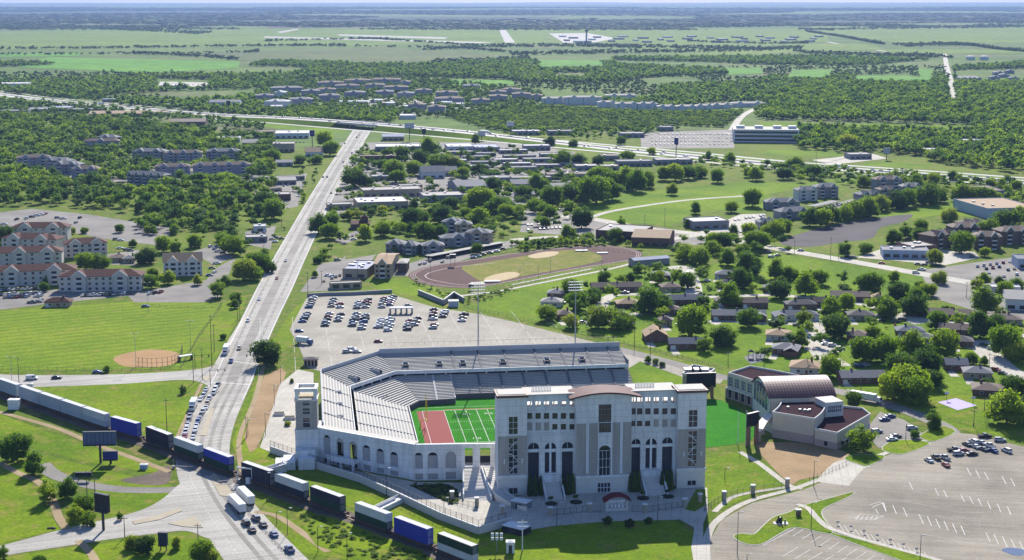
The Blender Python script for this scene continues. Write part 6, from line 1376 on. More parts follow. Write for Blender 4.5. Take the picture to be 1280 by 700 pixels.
# storage / motel rows beyond the shops
k = 0
for i, (u0, u1, yb) in enumerate(((560, 592, 194), (596, 620, 196), (625, 660, 192), (630, 670, 199), (580, 612, 200), (618, 648, 204), (655, 690, 203), (590, 622, 207), (630, 665, 209), (670, 700, 211), (640, 672, 214), (560, 584, 205), (676, 712, 197), (700, 735, 208), (690, 738, 221), (640, 690, 227))):
 S_(u0, u1, yb, 3.6, 14, R(8), ('pale', 'grey', 'white')[i % 3], 'grey', None, 'storage_unit', 'storage unit', 0, grp='low storage rows by the highway', desc=f'low {("pale", "grey", "white")[i % 3]}-roofed storage row')
for u0, u1, yb, lab in ((641, 660, 169, 'white low motel left beside the frontage road'), (659, 676, 169, 'white motel wing beside the frontage road'), (686, 716, 169, 'grey-roofed house in the wood edge by the frontage road'), (772, 816, 208, 'grey flat store in front of the highway'), (820, 866, 206, 'pale flat store in front of the highway'), (752, 775, 201, 'brown roofed store in front of the highway'), (655, 688, 188, 'bright white-roofed hall in front of the highway'), (776, 806, 172, 'pale workshop left of the dealership'), (825, 842, 164, 'grey-roofed workshop behind the dealership'), (1062, 1090, 199, 'dark gabled diner beyond the highway'), (1155, 1176, 193, 'white house in the woods beyond the highway'), (1205, 1232, 181, 'pale roof in the woods right of the white house'), (720, 748, 214, 'tan shop beside the storage rows')):
 S_(u0, u1, yb, 5, 20, R(6), 'white' if 'white' in lab else 'brown' if 'brown' in lab else 'grey' if 'grey' in lab else 'pale', 'grey', lab, 'store', 'store', 1)
# office block
r, w = place(917, 998, 178, R(-6), 'white three-storey office block with ribbon windows beyond the highway', 'office block', 'office_block')
mb = MB(); mb.box(-w / 2, w / 2, 0, 45, 0, 15); mb.build('wall', walls['white'], r)
for st in range(3): mb = MB(); mb.box(-w / 2 + 2, w / 2 - 2, -.15, .05, 1.5 + st * 4.6, 4 + st * 4.6); mb.build('ribbon_window', glass_d, r)
mb = MB(); mb.box(-w / 2 + .5, w / 2 - .5, .5, 44.5, 15.01, 15.3); mb.build('roof', pale_roof, r)
for x in (-30, -8, 14, 32): mb = MB(); mb.box(x - 5, x + 5, 15, 28, 15.3, 18.5); mb.build('roof_plant', walls['white'], r)
# pale far apartments and far town
FAp = 'pale far apartments beyond the wood'
for u0, u1, yb, st, lab in ((678, 708, 130, 3, 'first pale apartment block from the left beyond the wood'), (706, 752, 131, 4, 'tallest pale apartment block beyond the wood'), (748, 772, 135, 3, 'third pale block, red-streaked, beyond the wood'), (758, 796, 126, 3, 'pale block set back behind the others'), (770, 800, 137, 3, 'pale block with dark gaps in the middle'), (798, 822, 137, 3, 'pale block with tan end bay'), (822, 846, 138, 2, 'pale block left of the long white one'), (845, 872, 138, 2, 'fourth pale block from the right end'), (870, 892, 137, 2, 'dim pale block third from the right end'), (889, 915, 136, 2, 'long white flat block near the right end'), (914, 958, 134, 2, 'dark flat block with white roof at the right end')):
 flats(u0, u1, yb, st, 18, R(4), 'pale', 'white', lab, 2, wn=5, grp=FAp, balcony=False, rh=2.5)
i = 0
far_rows = [(320, 342, 126, 'lilac'), (342, 356, 122, 'white'), (340, 378, 116, 'lilac'), (378, 400, 120, 'lilac'), (330, 360, 134, 'white'), (362, 390, 131, 'lilac'), (396, 420, 118, 'brown'), (398, 430, 109, 'brown'), (430, 462, 106, 'brown'), (462, 500, 105, 'brown'), (500, 512, 108, 'brown'), (420, 450, 113, 'brown'), (455, 480, 112, 'brown'), (480, 510, 115, 'brown'), (430, 455, 122, 'lilac'), (470, 492, 121, 'lilac'), (400, 425, 126, 'lilac'), (496, 516, 123, 'lilac'), (520, 540, 119, 'brown'), (545, 572, 122, 'brown'), (545, 580, 130, 'brown'), (590, 612, 132, 'brown'), (612, 632, 121, 'brown'), (580, 600, 111, 'slate'), (612, 634, 127, 'brown'), (626, 650, 118, 'brown'), (510, 530, 138, 'brown'), (535, 556, 141, 'brown'), (640, 664, 124, 'brown'), (664, 678, 126, 'brown')]
for u0, u1, yb, c in far_rows:
 w_ = 'lilac' if c != 'white' else 'white'
 flats(u0, u1, yb, 3 if c != 'slate' else 2, 22, R(random.uniform(-8, 12)), c if c in RC else 'grey' if c == 'lilac' else 'pale', w_, None, 1, wn=1, grp='far apartment rows beyond the highway', desc=f'far {c if c != "lilac" else "grey"} apartment row', balcony=False, rh=3, windows=False, name='apartment_row')
for u0, u1, yb, lab in ((424, 460, 131, 'long white store roof beyond the bridge'), (462, 478, 129, 'small white store roof beyond the bridge'), (480, 498, 133, 'white store beside the far trees'), (505, 520, 137, 'white corner store beyond the bridge'), (552, 566, 132, 'white far shop left of the wood'), (566, 580, 134, 'second white far shop left of the wood'), (338, 352, 137, 'white house in the trees beyond the highway'), (500, 520, 149, 'white filling station canopy beyond the bridge')):
 S_(u0, u1, yb, 5, 30, R(5), 'white', 'white', lab, 'store', 'store', 1, band=False)
for i, (u0, u1, yb) in enumerate(((1203, 1209, 102), (1209, 1215, 102), (1215, 1221, 102), (1221, 1227, 102), (1238, 1250, 100), (1250, 1262, 97), (1262, 1275, 101), (1243, 1256, 94), (1258, 1268, 92))):
 flats(u0, u1, yb, 2, 60 if i < 4 else 20, R(-4), 'grey' if i % 2 else 'slate', 'lilac', None, 1, wn=1, grp='far estate at the right', desc=f'far {"grey" if i % 2 else "slate"} estate house', balcony=False, windows=False, name='estate_house', rh=3.5)
# airfield town: hangars and sheds
for i in range(34):
 u = 700 + (i * 31 % 335); y = 46.5 + (i * 7 % 8); S_(u, u + random.uniform(5, 13), y, 6, 60, R(3), ('white', 'grey', 'slate', 'pale')[i % 4], ('white', 'lilac', 'grey')[i % 3], None, 'hangar', 'hangar', 0, band=False, grp='airfield sheds far off', desc=f'far {("white", "grey", "slate", "pale")[i % 4]}-roofed airfield shed')
land(705, 50, 'the airfield apron'); land(800, 50, 'the airfield tower'); land(900, 50, 'the middle of the airfield town'); land(1000, 50, 'the far end of the airfield town')
land(360, 125, 'the far lilac blocks'); land(460, 108, 'the far purple roofs'); land(560, 128, 'the far brown roofs'); land(630, 122, 'the far roofs left of the pale flats'); land(1215, 100, 'the striped estate rows'); land(1258, 97, 'the far right estate')
p = G(733, 53.5); r = thing('control_tower', 'slim airfield control tower above the far sheds', 'tower', p); mb = MB(); mb.box(-3, 3, -3, 3, 0, 42); mb.build('shaft', walls['lilac'], r); mb = MB(); mb.box(-6, 6, -6, 6, 42, 50); mb.build('cab', glass_b, r)
for u, y, h, lab in ((1085, 75, 16, 'left white round tank far off at the right'), (1128, 75, 16, 'right white round tank far off at the right')):
 u = 1213 + (0 if 'left' in lab else 17); p = G(u, y); r = thing('storage_tank', lab, 'tank', p); mb = MB(); mb.tube((0, 0, 0), (0, 0, 10), 12, 20); mb.build('shell', walls['white'], r); mb = MB(); mb.tube((0, 0, 10), (0, 0, 13), 12.2, 20, 2); mb.build('dome_roof', pale_roof, r)
# open white shelter in the car park, masonry wall, ramp entrance
r, w = place(487, 516, 393, R(4), 'white open bus shelter with four bays in the stadium car park', 'shelter', 'bus_shelter'); mb = MB(); mb.box(-w / 2, w / 2, 0, 5, 3.2, 3.6); mb.build('roof', roofs['white'], r)
for k in range(5): mb = MB(); x = -w / 2 + .4 + (w - .8) * k / 4; mb.box(x - .5, x + .5, .4, 4.6, 0, 3.2); mb.build('pillar', walls['grey'], r)
r, w = place(380, 397, 458, R(6), 'small dark-fronted hut left of the stadium rim', 'hut', 'ticket_hut'); mb = MB(); mb.box(-w / 2, w / 2, 0, 4.5, 0, 3.2); mb.build('wall', walls['tan'], r); mb = MB(); mb.hip(-w / 2, w / 2, 0, 4.5, 3.2, 1.0, .5); mb.build('roof', roofs['dark'], r); mb = MB()
for k in range(4): mb.box(-w / 2 + .4 + k * w / 4, -w / 2 + 1.3 + k * w / 4, -.05, .02, .2, 2.8)
mb.build('opening', dark, r)
wl2 = gp([(384, 371), (410, 369.5), (440, 369), (490, 366)]); rw2 = Root('masonry_wall', 'low grey masonry wall at the top of the stadium car park', 'wall', wl2[0])
for a, b in zip(wl2, wl2[1:]): mb = MB(); mb.bar((a.x, a.y, 0), (b.x, b.y, 0), .5, 1.9); rw2.part('wall_panel', mb, walls['grey']); mb = MB(); mb.bar((a.x, a.y, 1.9), (b.x, b.y, 1.9), .65, .15); rw2.part('coping', mb, stone_c)
rr_ = Root('sunken_entrance', 'grey concrete wing walls of the sunken ramp entrance under the track', 'entrance', G(560, 377));
for a, b, h_ in (((523, 368), (555, 381), 2.6), ((555, 381), (568, 371), 3.0), ((568, 371), (580, 378), 2.6)): a, b = G(*a), G(*b); mb = MB(); mb.bar((a.x, a.y, 0), (b.x, b.y, 0), .6, h_); rr_.part('wing_wall', mb, walls['grey']); mb = MB(); mb.bar((a.x, a.y, h_), (b.x, b.y, h_), .9, .3); rr_.part('coping', mb, stone_c)
r, w = place(561, 573, 384, R(4), 'small pale booth at the sunken ramp entrance', 'booth', 'booth'); mb = MB(); mb.box(-w / 2, w / 2, 0, 5, 0, 3.2); mb.build('wall', walls['blue'], r); mb = MB(); mb.box(-w / 2 - .3, w / 2 + .3, -.3, 5.3, 3.2, 3.5); mb.build('roof', roofs['white'], r)
# carport by the track flats
a, b = G(535, 325), G(628, 307.5); r = Root('carport', 'long flat pale carport roof beside the running track', 'carport', a); mb = MB(); mb.bar((a.x, a.y, 2.6), (b.x, b.y, 2.6), 6, .3); r.part('roof', mb, roofs['pale']); mb = MB(); mb.bar((a.x, a.y + 2.6, 0), (b.x, b.y + 2.6, 0), .2, 2.6); r.part('back_wall', mb, dark)
for k in range(12): q = Vector(a).lerp(b, k / 11); mb = MB(); mb.box(q.x - .1, q.x + .1, q.y - 2.6, q.y - 2.4, 0, 2.6); r.part('post', mb, steel)
a, b = G(1014, 262), G(1045, 255); r = Root('carport', 'grey carport roof behind the hedge flats', 'carport', a); mb = MB(); mb.bar((a.x, a.y, 2.6), (b.x, b.y, 2.6), 8, .3); r.part('roof', mb, roofs['grey'])
for k in range(5): q = Vector(a).lerp(b, k / 4); mb = MB(); mb.box(q.x - .1, q.x + .1, q.y - 2.6, q.y - 2.4, 0, 2.6); r.part('post', mb, steel)
# ---------------------------------------------------------------- vehicles
CC = {'white': (.62, .62, .61), 'silver': (.38, .39, .40), 'grey': (.12, .125, .13), 'black': (.014, .015, .018), 'blue': (.03, .07, .22), 'red': (.25, .02, .018), 'tan': (.33, .27, .18)}
paintc = {k: M('car_paint_' + k, c, rough=.28, var=.05, spec=.6) for k, c in CC.items()}
tyre = M('tyre_rubber', (.018, .018, .018), rough=.9); lampg = M('lamp_lens', (.6, .58, .5), rough=.2)
def car_mesh(kind):
 L_, wd = {'saloon car': (4.7, 1.8), 'estate car': (4.8, 1.9), 'pickup': (5.6, 1.95), 'van': (5.4, 2.0)}[kind]
 prof = {'saloon car': [(-2.35, .45), (-2.3, .95), (-1.5, 1.02), (1.0, .98), (2.2, .78), (2.35, .45)], 'estate car': [(-2.4, .5), (-2.38, 1.08), (-1.2, 1.12), (1.1, 1.1), (2.25, .95), (2.4, .5)],
   'pickup': [(-2.8, .55), (-2.8, 1.12), (-.6, 1.12), (1.1, 1.12), (2.65, 1.02), (2.8, .55)], 'van': [(-2.7, .45), (-2.7, 1.2), (-1, 1.2), (1.4, 1.2), (2.5, .95), (2.7, .45)]}[kind]
 cab = {'saloon car': [(-1.75, 1.0), (-1.05, 1.42), (.25, 1.45), (1.1, .97)], 'estate car': [(-2.3, 1.08), (-2.05, 1.66), (.3, 1.7), (1.2, 1.08)], 'pickup': [(-.75, 1.1), (-.6, 1.74), (.55, 1.76), (1.25, 1.1)], 'van': [(-2.65, 1.18), (-2.55, 2.1), (1.0, 2.1), (1.75, 1.15)]}[kind]
 h = wd / 2; mb = MB(); n = len(prof)
 low = [(x, .28) for x in (prof[0][0] + .1, prof[-1][0] - .1)]
 ring = prof + [low[1], low[0]]; N_ = len(ring)
 mb.add([(x, -h, z) for x, z in ring] + [(x, h, z) for x, z in ring], [tuple(range(N_)), tuple(range(2 * N_ - 1, N_ - 1, -1))] + [(i, N_ + i, N_ + (i + 1) % N_, (i + 1) % N_) for i in range(N_)])
 t = h - .22; r0, r1 = cab[1], cab[2]; mb.add([(r0[0], -t, r0[1]), (r1[0], -t, r1[1]), (r1[0], t, r1[1]), (r0[0], t, r0[1])] + [(r0[0], -t, r0[1] - .07), (r1[0], -t, r1[1] - .07), (r1[0], t, r1[1] - .07), (r0[0], t, r0[1] - .07)], [(0, 1, 2, 3), (0, 4, 5, 1), (1, 5, 6, 2), (2, 6, 7, 3), (3, 7, 4, 0)])
 for s in (-1, 1):
  for (a, b) in ((cab[0], r0), (cab[3], r1)):
   mb.bar((a[0], s * (h - .08), a[1]), (b[0], s * t, b[1] - .06), .09, .08)
 if kind == 'pickup':
  mb.box(-2.72, -.85, -h + .12, h - .12, 1.125, 1.13, 1)
 if kind == 'van': mb.box(-2.6, .1, -h + .04, h - .04, 1.15, 2.05)
 body = mb
 g = MB(); b0, b3 = cab[0], cab[3]; hb = h - .1
 v = [(b0[0], -hb, b0[1] - .03), (b3[0], -hb, b3[1] - .03), (b3[0], hb, b3[1] - .03), (b0[0], hb, b0[1] - .03), (r0[0], -t + .02, r0[1] - .05), (r1[0], -t + .02, r1[1] - .05), (r1[0], t - .02, r1[1] - .05), (r0[0], t - .02, r0[1] - .05)]
 g.add(v, [(0, 1, 5, 4), (1, 2, 6, 5), (2, 3, 7, 6), (3, 0, 4, 7)])
 return body, g, L_, wd
CARP = {}
def car_proto(kind, col):
 if (kind, col) in CARP: return CARP[(kind, col)]
 b, g, L_, wd = car_mesh(kind)
 r = bpy.data.objects.new('car', None)
 me = []
 for mb, nm, mt in ((b, 'body', [paintc[col], dark]), (g, 'windows', [glass_d])):
  m_ = bpy.data.meshes.new(nm); m_.from_pydata(mb.v, [], mb.f)
  for q in mt: m_.materials.append(q)
  if len(mt) > 1: m_.polygons.foreach_set('material_index', np.array(mb.m, dtype=np.int32))
  me.append((nm, m_))
 if 'wheel' not in CARP:
  w_ = MB(); w_.tube((0, -.11, 0), (0, .11, 0), .34, 12); m_ = bpy.data.meshes.new('wheel'); m_.from_pydata(w_.v, [], w_.f); m_.materials.append(tyre); CARP['wheel'] = m_
 CARP[(kind, col)] = (me, L_, wd); return CARP[(kind, col)]
FARC = {}
def vehicle(u, y, kind, col, rot, label=None, desc=None, group=None, z=.12, p=None, far=False, name='car'):
 me, L_, wd = car_proto(kind, col); p = G(u, y) if p is None else p
 loc = (p[0], p[1], z)
 if far:
  if (kind, col) not in FARC:
   b, g, _, _ = car_mesh(kind); mm = MB(); mm.add(b.v, b.f, 0); mm.add(g.v, g.f, 1); m_ = bpy.data.meshes.new('car'); m_.from_pydata(mm.v, [], mm.f); m_.materials.append(paintc[col]); m_.materials.append(glass_d); m_.polygons.foreach_set('material_index', np.array(mm.m, dtype=np.int32)); FARC[(kind, col)] = m_
  r = bpy.data.objects.new(name, FARC[(kind, col)]); C.objects.link(r); r.location = loc; r.rotation_euler = (0, 0, rot)
 else:
  r = bpy.data.objects.new(name, None); C.objects.link(r); r.location = loc; r.rotation_euler = (0, 0, rot)
  for nm, m_ in me: o = bpy.data.objects.new(nm, m_); C.objects.link(o); o.parent = r
  for sx in (-.31, .31):
   for s in (-1, 1): o = bpy.data.objects.new('wheel', CARP['wheel']); C.objects.link(o); o.parent = r; o.location = (sx * L_, s * (wd / 2 - .1), .34)
 tag(r, label, 'car', group)
 if not label: pend(r, desc or f'{col} {kind}', *pix((p[0], p[1], 0)))
 return r
KINDS = ['saloon car', 'saloon car', 'estate car', 'estate car', 'pickup', 'saloon car']; COLS = ['white', 'silver', 'grey', 'black', 'white', 'silver', 'blue', 'red', 'tan', 'black', 'white', 'grey']
pk = lambda: (random.choice(KINDS), random.choice(COLS))
# stadium car park clusters
clusters = [(392, 373, 386, 385, 5, 'corner'), (417, 375, 414, 384, 4, 'second'), (425, 381, 425, 385, 2, 'stub'), (448, 379, 446, 386, 3, 'short'), (460, 376, 457, 385, 4, 'pair'), (480, 374, 477, 385, 5, 'shelter left'), (491, 372, 487, 382, 5, 'shelter right'),
   (384, 393, 378, 403, 4, 'front left'), (412, 393, 406, 408, 5, 'a'), (426, 394, 422, 402, 3, 'b'), (446, 393, 440, 408, 5, 'c'), (457, 395, 452, 412, 5, 'd'), (477, 401, 473, 410, 4, 'e'), (488, 400, 485, 414, 5, 'f'), (512, 402, 509, 413, 4, 'g'), (522, 399, 518, 407, 3, 'h'), (542, 388, 541, 400, 4, 'i'), (556, 391, 553, 397, 3, 'j'), (580, 394, 577, 402, 3, 'k'), (543, 407, 541, 411, 2, 'l')]
cl_lab = ['the short column nearest the avenue corner', 'the second column from the avenue corner', 'the two-car stub of the top rows', 'the three-car column of the top rows', 'the top column left of the gap', 'the longest top column', 'the top column beside the white shelter', 'the lower column next to the avenue verge', 'the long lower column past the verge column', 'the short column beside that long one', 'the lower column in mid lot', 'the lower column just right of mid lot', 'the four-car column under the white shelter', 'the column right under the white shelter', 'the column right of the shelter', 'the three-car column off the shelter corner', 'the column before the sunken entrance', 'the three-car column by the booth', 'the rightmost three-car column', 'the lone pair below the booth column']
for (u0, y0, u1, y1, n, _), lb in zip(clusters, cl_lab):
 for k in range(n):
  t = k / max(1, n - 1); kd, cl = pk()
  where = ('far end', 'second from the far end', 'third from the far end', 'fourth from the far end', 'near end')[k if k < n - 1 else 4] if n != 2 else ('far one', 'near one')[k]
  vehicle(u0 + (u1 - u0) * t, y0 + (y1 - y0) * t, kd, cl, SA + (math.pi if random.random() < .5 else 0) + random.uniform(-.05, .05), f'{cl} {kd}, {where}, {lb}', group='cars in the stadium car park')
for u, y, kd, cl, lab in ((473, 428, 'saloon car', 'red', 'lone dark red saloon car driving through the stadium car park'), (374, 415, 'saloon car', 'blue', 'lone blue saloon car at the verge edge of the car park'), (510, 383, 'saloon car', 'grey', 'lone grey saloon car behind the white shelter'), (434, 441, 'estate car', 'silver', 'silver estate car at the stand rim, nearest the hut'), (440, 438, 'estate car', 'white', 'white estate car tucked behind the stand rim'), (446, 441, 'saloon car', 'silver', 'silver saloon car half behind the stand rim')):
 vehicle(u, y, kd, cl, SA + random.uniform(-.2, .2), lab, group='cars in the stadium car park')
# waiting queue at the crossing (tile pixels / 4)
def dirat(u, y, side=0):
 best = min(range(len(RL) - 1), key=lambda i: abs((RL[i][1] + RL[i + 1][1]) / 2 - y)); a = G((RL[best][0] + RR[best][0]) / 2, RL[best][1]); b = G((RL[best + 1][0] + RR[best + 1][0]) / 2, RL[best + 1][1]); return math.atan2(a.y - b.y, a.x - b.x)
qa = [(1030, 455), (1018, 485), (1003, 503), (950, 588), (944, 608), (938, 630), (933, 650), (929, 668), (925, 690)]; qb = [(1090, 432), (1077, 452), (1069, 472), (1047, 500), (1037, 525), (1030, 545), (1015, 565), (1006, 582), (998, 600), (990, 616), (982, 636), (977, 656), (970, 678), (966, 695)]
nm_ = ['first', 'second', 'third', 'fourth', 'fifth', 'sixth', 'seventh', 'eighth', 'ninth', 'tenth', 'eleventh', 'twelfth', 'thirteenth', 'fourteenth']
for q, lane in ((qa, 'verge lane'), (qb, 'inner lane')):
 for k, (X, Y) in enumerate(q[::-1]):
  kd, cl = pk(); vehicle(X / 4, 375 + Y / 4, kd, cl, dirat(X / 4, 375 + Y / 4) + math.pi, f'{cl} {kd}, {nm_[k]} from the train in the {lane} of the queue', group='cars queueing at the level crossing')
def box_truck(u, y, rot, label, Lb=7.5, cabc='white', boxc='white', h=3.3, trailer=False, p=None, group='lorries and vans', z=.12):
 p = G(u, y) if p is None else p
 r = thing('lorry', label, 'lorry', (p[0], p[1], z), rot, group); mb = MB(); mb.box(-Lb / 2, Lb / 2, -1.25, 1.25, 1.0, h + .4); mb.build('cargo_box', paintc[boxc], r)
 c = Lb / 2 + .25; mb = MB(); mb.add([(c, -1.15, .5), (c + 2.3, -1.15, .5), (c + 2.3, -1.15, 1.5), (c + 1.9, -1.05, 2.6), (c, -1.05, 2.7)] + [(c, 1.15, .5), (c + 2.3, 1.15, .5), (c + 2.3, 1.15, 1.5), (c + 1.9, 1.05, 2.6), (c, 1.05, 2.7)], [(0, 1, 2, 3, 4), (9, 8, 7, 6, 5), (0, 5, 6, 1), (1, 6, 7, 2), (2, 7, 8, 3), (3, 8, 9, 4), (4, 9, 5, 0)]); cb_ = mb.build('cab', paintc[cabc], r)
 mb = MB(); mb.add([(c + 2.27, -1., 1.65), (c + 2.27, 1., 1.65), (c + 1.97, .95, 2.5), (c + 1.97, -.95, 2.5)], [(0, 1, 2, 3)]); mb.v = [(x + .03, y_, z_) for x, y_, z_ in mb.v]; mb.build('windscreen', glass_d, cb_)
 mb = MB(); mb.box(-Lb / 2, c + 1.2, -.5, .5, .6, 1.0); mb.build('chassis', steel, r)
 for x in ([c + 1.2, -Lb / 2 + 1.2, -Lb / 2 + 2.4] if trailer else [c + 1.2, -Lb / 2 + 1.5]):
  for s in (-1, 1): mb = MB(); mb.tube((x, s * .85, .5), (x, s * 1.2, .5), .5, 12); mb.build('wheel', tyre, r)
 return r
box_truck(242, 510, dirat(242, 510) + math.pi, 'white box lorry in the verge lane of the waiting queue', 8)
box_truck(283, 441, dirat(283, 441) + math.pi, 'white box lorry coming down the avenue beside the ball field', 8)
ang_n = dirat(300, 630); ang_s = math.atan2(G(296, 626).y - G(342, 672).y, G(296, 626).x - G(342, 672).x)
box_truck(297, 637, ang_s, 'white trailer lorry stopped at the crossing in the left lane', 12.5, trailer=True, boxc='white'); box_truck(308, 627, ang_s, 'white trailer lorry stopped at the crossing in the right lane', 12.5, trailer=True, boxc='white', cabc='white')
box_truck(378, 430, SA - R(32), 'white and blue box van parked at the corner of the stadium car park', 6.5, 'blue')
box_truck(1079, 501, R(-38), 'white-topped trailer lorry behind the field house', 11.5, 'white', trailer=True)
for u, y, kd, cl, lab in ((307.5, 655.5, 'estate car', 'black', 'black estate car stopped behind the left trailer lorry'), (315, 664.5, 'saloon car', 'black', 'black saloon car second behind the left trailer lorry'), (320, 649.5, 'estate car', 'grey', 'grey estate car stopped behind the right trailer lorry'), (329, 658, 'saloon car', 'black', 'black saloon car second behind the right trailer lorry'), (342.5, 670, 'saloon car', 'blue', 'blue saloon car third behind the right trailer lorry'), (362, 689, 'pickup', 'blue', 'blue pickup last in the near-side waiting lane')):
 vehicle(u, y, kd, cl, ang_s, lab, group='cars waiting on the near side of the train')
for u, y, kd, cl, up in ((310, 402, 'estate car', 'white', 0), (299, 437, 'estate car', 'tan', 0), (289, 453, 'pickup', 'blue', 0), (357, 327, 'saloon car', 'silver', 0), (346, 349, 'saloon car', 'red', 0), (344, 337, 'pickup', 'black', 1), (324, 375, 'saloon car', 'white', 0), (414, 242, 'saloon car', 'grey', 1), (404, 222, 'saloon car', 'black', 0), (409, 222, 'estate car', 'grey', 0), (429, 203, 'saloon car', 'blue', 1), (440, 192, 'estate car', 'grey', 1), (431, 180, 'saloon car', 'black', 0), (446, 172, 'estate car', 'red', 1), (449, 169, 'saloon car', 'silver', 0)):
 vehicle(u, y, kd, cl, dirat(u, y) + (0 if up else math.pi), None, f'{cl} {kd}', 'cars on the avenue')
vehicle(40, 474.5, 'van', 'white', R(3), 'white van on the street along the ball field', group='cars on the side street'); vehicle(71, 473.5, 'saloon car', 'black', R(3), 'black saloon car behind the white van on the side street', group='cars on the side street'); vehicle(122, 466.5, 'saloon car', 'blue', R(4), 'blue saloon car parked beside the dark bush on the verge', group='cars on the side street')
# lower right lot and field house lot
for u, y, kd, cl, rt_ in ((1161, 577, 'saloon car', 'white', 105), (1170, 574, 'pickup', 'black', 100), (1181, 574, 'pickup', 'silver', 105), (1182, 583, 'saloon car', 'red', 100), (1193, 564, 'pickup', 'black', 10), (1198, 569, 'estate car', 'silver', 15), (1204.5, 565, 'saloon car', 'red', 10), (1215, 569, 'saloon car', 'black', 15), (1208.5, 557, 'saloon car', 'grey', 110), (1217, 554, 'estate car', 'white', 110), (1219, 560, 'saloon car', 'white', 110), (1226, 555, 'saloon car', 'silver', 112), (1229, 563, 'saloon car', 'grey', 112), (1237, 559, 'pickup', 'white', 112), (1241, 565, 'saloon car', 'blue', 112), (1231, 547, 'pickup', 'black', 5), (1250, 552, 'estate car', 'silver', -8), (1258, 565, 'estate car', 'white', 112)):
 vehicle(u, y, kd, cl, R(rt_), None, f'{cl} {kd}', 'cars on the big asphalt car park', z=.13)
for u, y, kd, cl, lab in ((1106, 526, 'saloon car', 'blue', 'blue saloon car at the field house, nearer one of the blue pair'), (1113, 522, 'saloon car', 'blue', 'blue saloon car at the field house, farther one of the blue pair'), (1096, 541, 'estate car', 'silver', 'silver estate car against the brick base of the field house'), (1140, 537, 'estate car', 'silver', 'silver estate car at the grass corner of the small lot'), (1115, 551, 'saloon car', 'white', 'white saloon car at the edge of the round grass island'), (1120, 547, 'saloon car', 'grey', 'grey saloon car behind the white saloon at the round island')):
 vehicle(u, y, kd, cl, R(12), lab, group='cars at the field house')
# bungalow streets
for u, y, rt_ in ((962, 403, 95), (970, 404, 95), (979, 404, 95), (1011, 421, 100), (1028, 421, 110), (1032, 431, 5), (1040, 433, 5), (1050, 437, 0), (997, 407, 0), (1074, 459, -10), (1082, 458, -10), (1102, 402, 5), (1120, 403, 0), (1128, 401, 0), (728, 404, 10), (738, 406, 10), (748, 407, 5), (757, 404, 5), (1245, 464, -50), (1253, 468, -50), (884, 352, 0), (781, 367, 0), (875, 341, 100), (860, 341, 80), (702, 380, 20), (850, 407, 0), (1230, 432, -30), (1240, 437, -30), (1060, 392, 0), (1190, 396, -10)):
 kd, cl = pk(); vehicle(u, y, kd, cl, R(rt_), None, f'{cl} {kd}', 'cars in the bungalow streets')
for u, y, rt_ in ((1001, 314, -10), (1060, 322, -12), (1067, 323, -12), (1102, 330, -14), (1145, 342, -14), (1152, 338, -14), (1112, 318, 70), (1119, 320, 70), (1147, 331, 0), (1155, 332, 0), (1162, 329, 0), (1170, 333, 0), (1215, 322, 40), (1135, 300, 20), (1140, 297, 20), (960, 316, 0), (964, 322, 10), (972, 320, 10), (1056, 256, 20), (1040, 258, 20), (1035, 261, 20), (1048, 256, 20)):
 kd, cl = pk(); vehicle(u, y, kd, cl, R(rt_), None, f'{cl} {kd}', 'cars near the cross street')
for row, y0 in ((0, 334), (1, 338), (2, 343), (3, 350)):
 for k in range(6):
  if random.random() < .2: continue
  kd, cl = pk(); vehicle(1222 + k * 8 + row * 3, y0 - k * 1.2, kd, cl, R(70), None, f'{cl} {kd}', 'cars in the crowded shop car park')
# apartments at the left
for k in range(14):
 kd, cl = pk(); vehicle(104 + k * 4.4, 370.5 - k * .2, kd, cl, R(84), None, f'{cl} {kd}', 'cars before the maroon-roofed flats')
for row, y0 in ((0, 364), (1, 369.5), (2, 373)):
 for k in range(10):
  if random.random() < .12: continue
  kd, cl = pk(); vehicle(2 + k * 5.4, y0 - k * .25, kd, cl, R(80), None, f'{cl} {kd} in the {("far", "middle", "near")[row]} row', 'cars before the maroon-roofed flats')
for u, y in ((187, 368), (194, 367), (201, 366), (40, 379), (48, 378), (51, 376), (182, 384), (265, 336), (268, 341), (271, 330), (262, 345), (21, 275), (33, 274), (40, 272), (46, 270), (52, 269), (57, 268), (79, 274), (72, 273), (95, 279), (145, 300), (151, 301), (150, 311), (157, 313), (163, 314), (263, 309), (268, 312), (273, 315), (279, 317), (5, 281), (100, 273)):
 kd, cl = pk(); vehicle(u, y, kd, cl, R(random.choice((10, 15, 80))), None, f'{cl} {kd}', 'cars among the maroon-roofed flats')
for u, y in ((525, 331), (531, 330), (538, 327), (553, 328), (562, 323), (592, 323), (597, 321), (604, 319), (612, 317), (621, 315), (629, 312), (422, 326), (410, 345), (416, 346), (442, 300), (412, 322), (340, 300), (346, 298), (352, 299), (344, 303)):
 kd, cl = pk(); vehicle(u, y, kd, cl, R(random.choice((12, 80))), None, f'{cl} {kd}', 'cars in the side lots of the avenue')
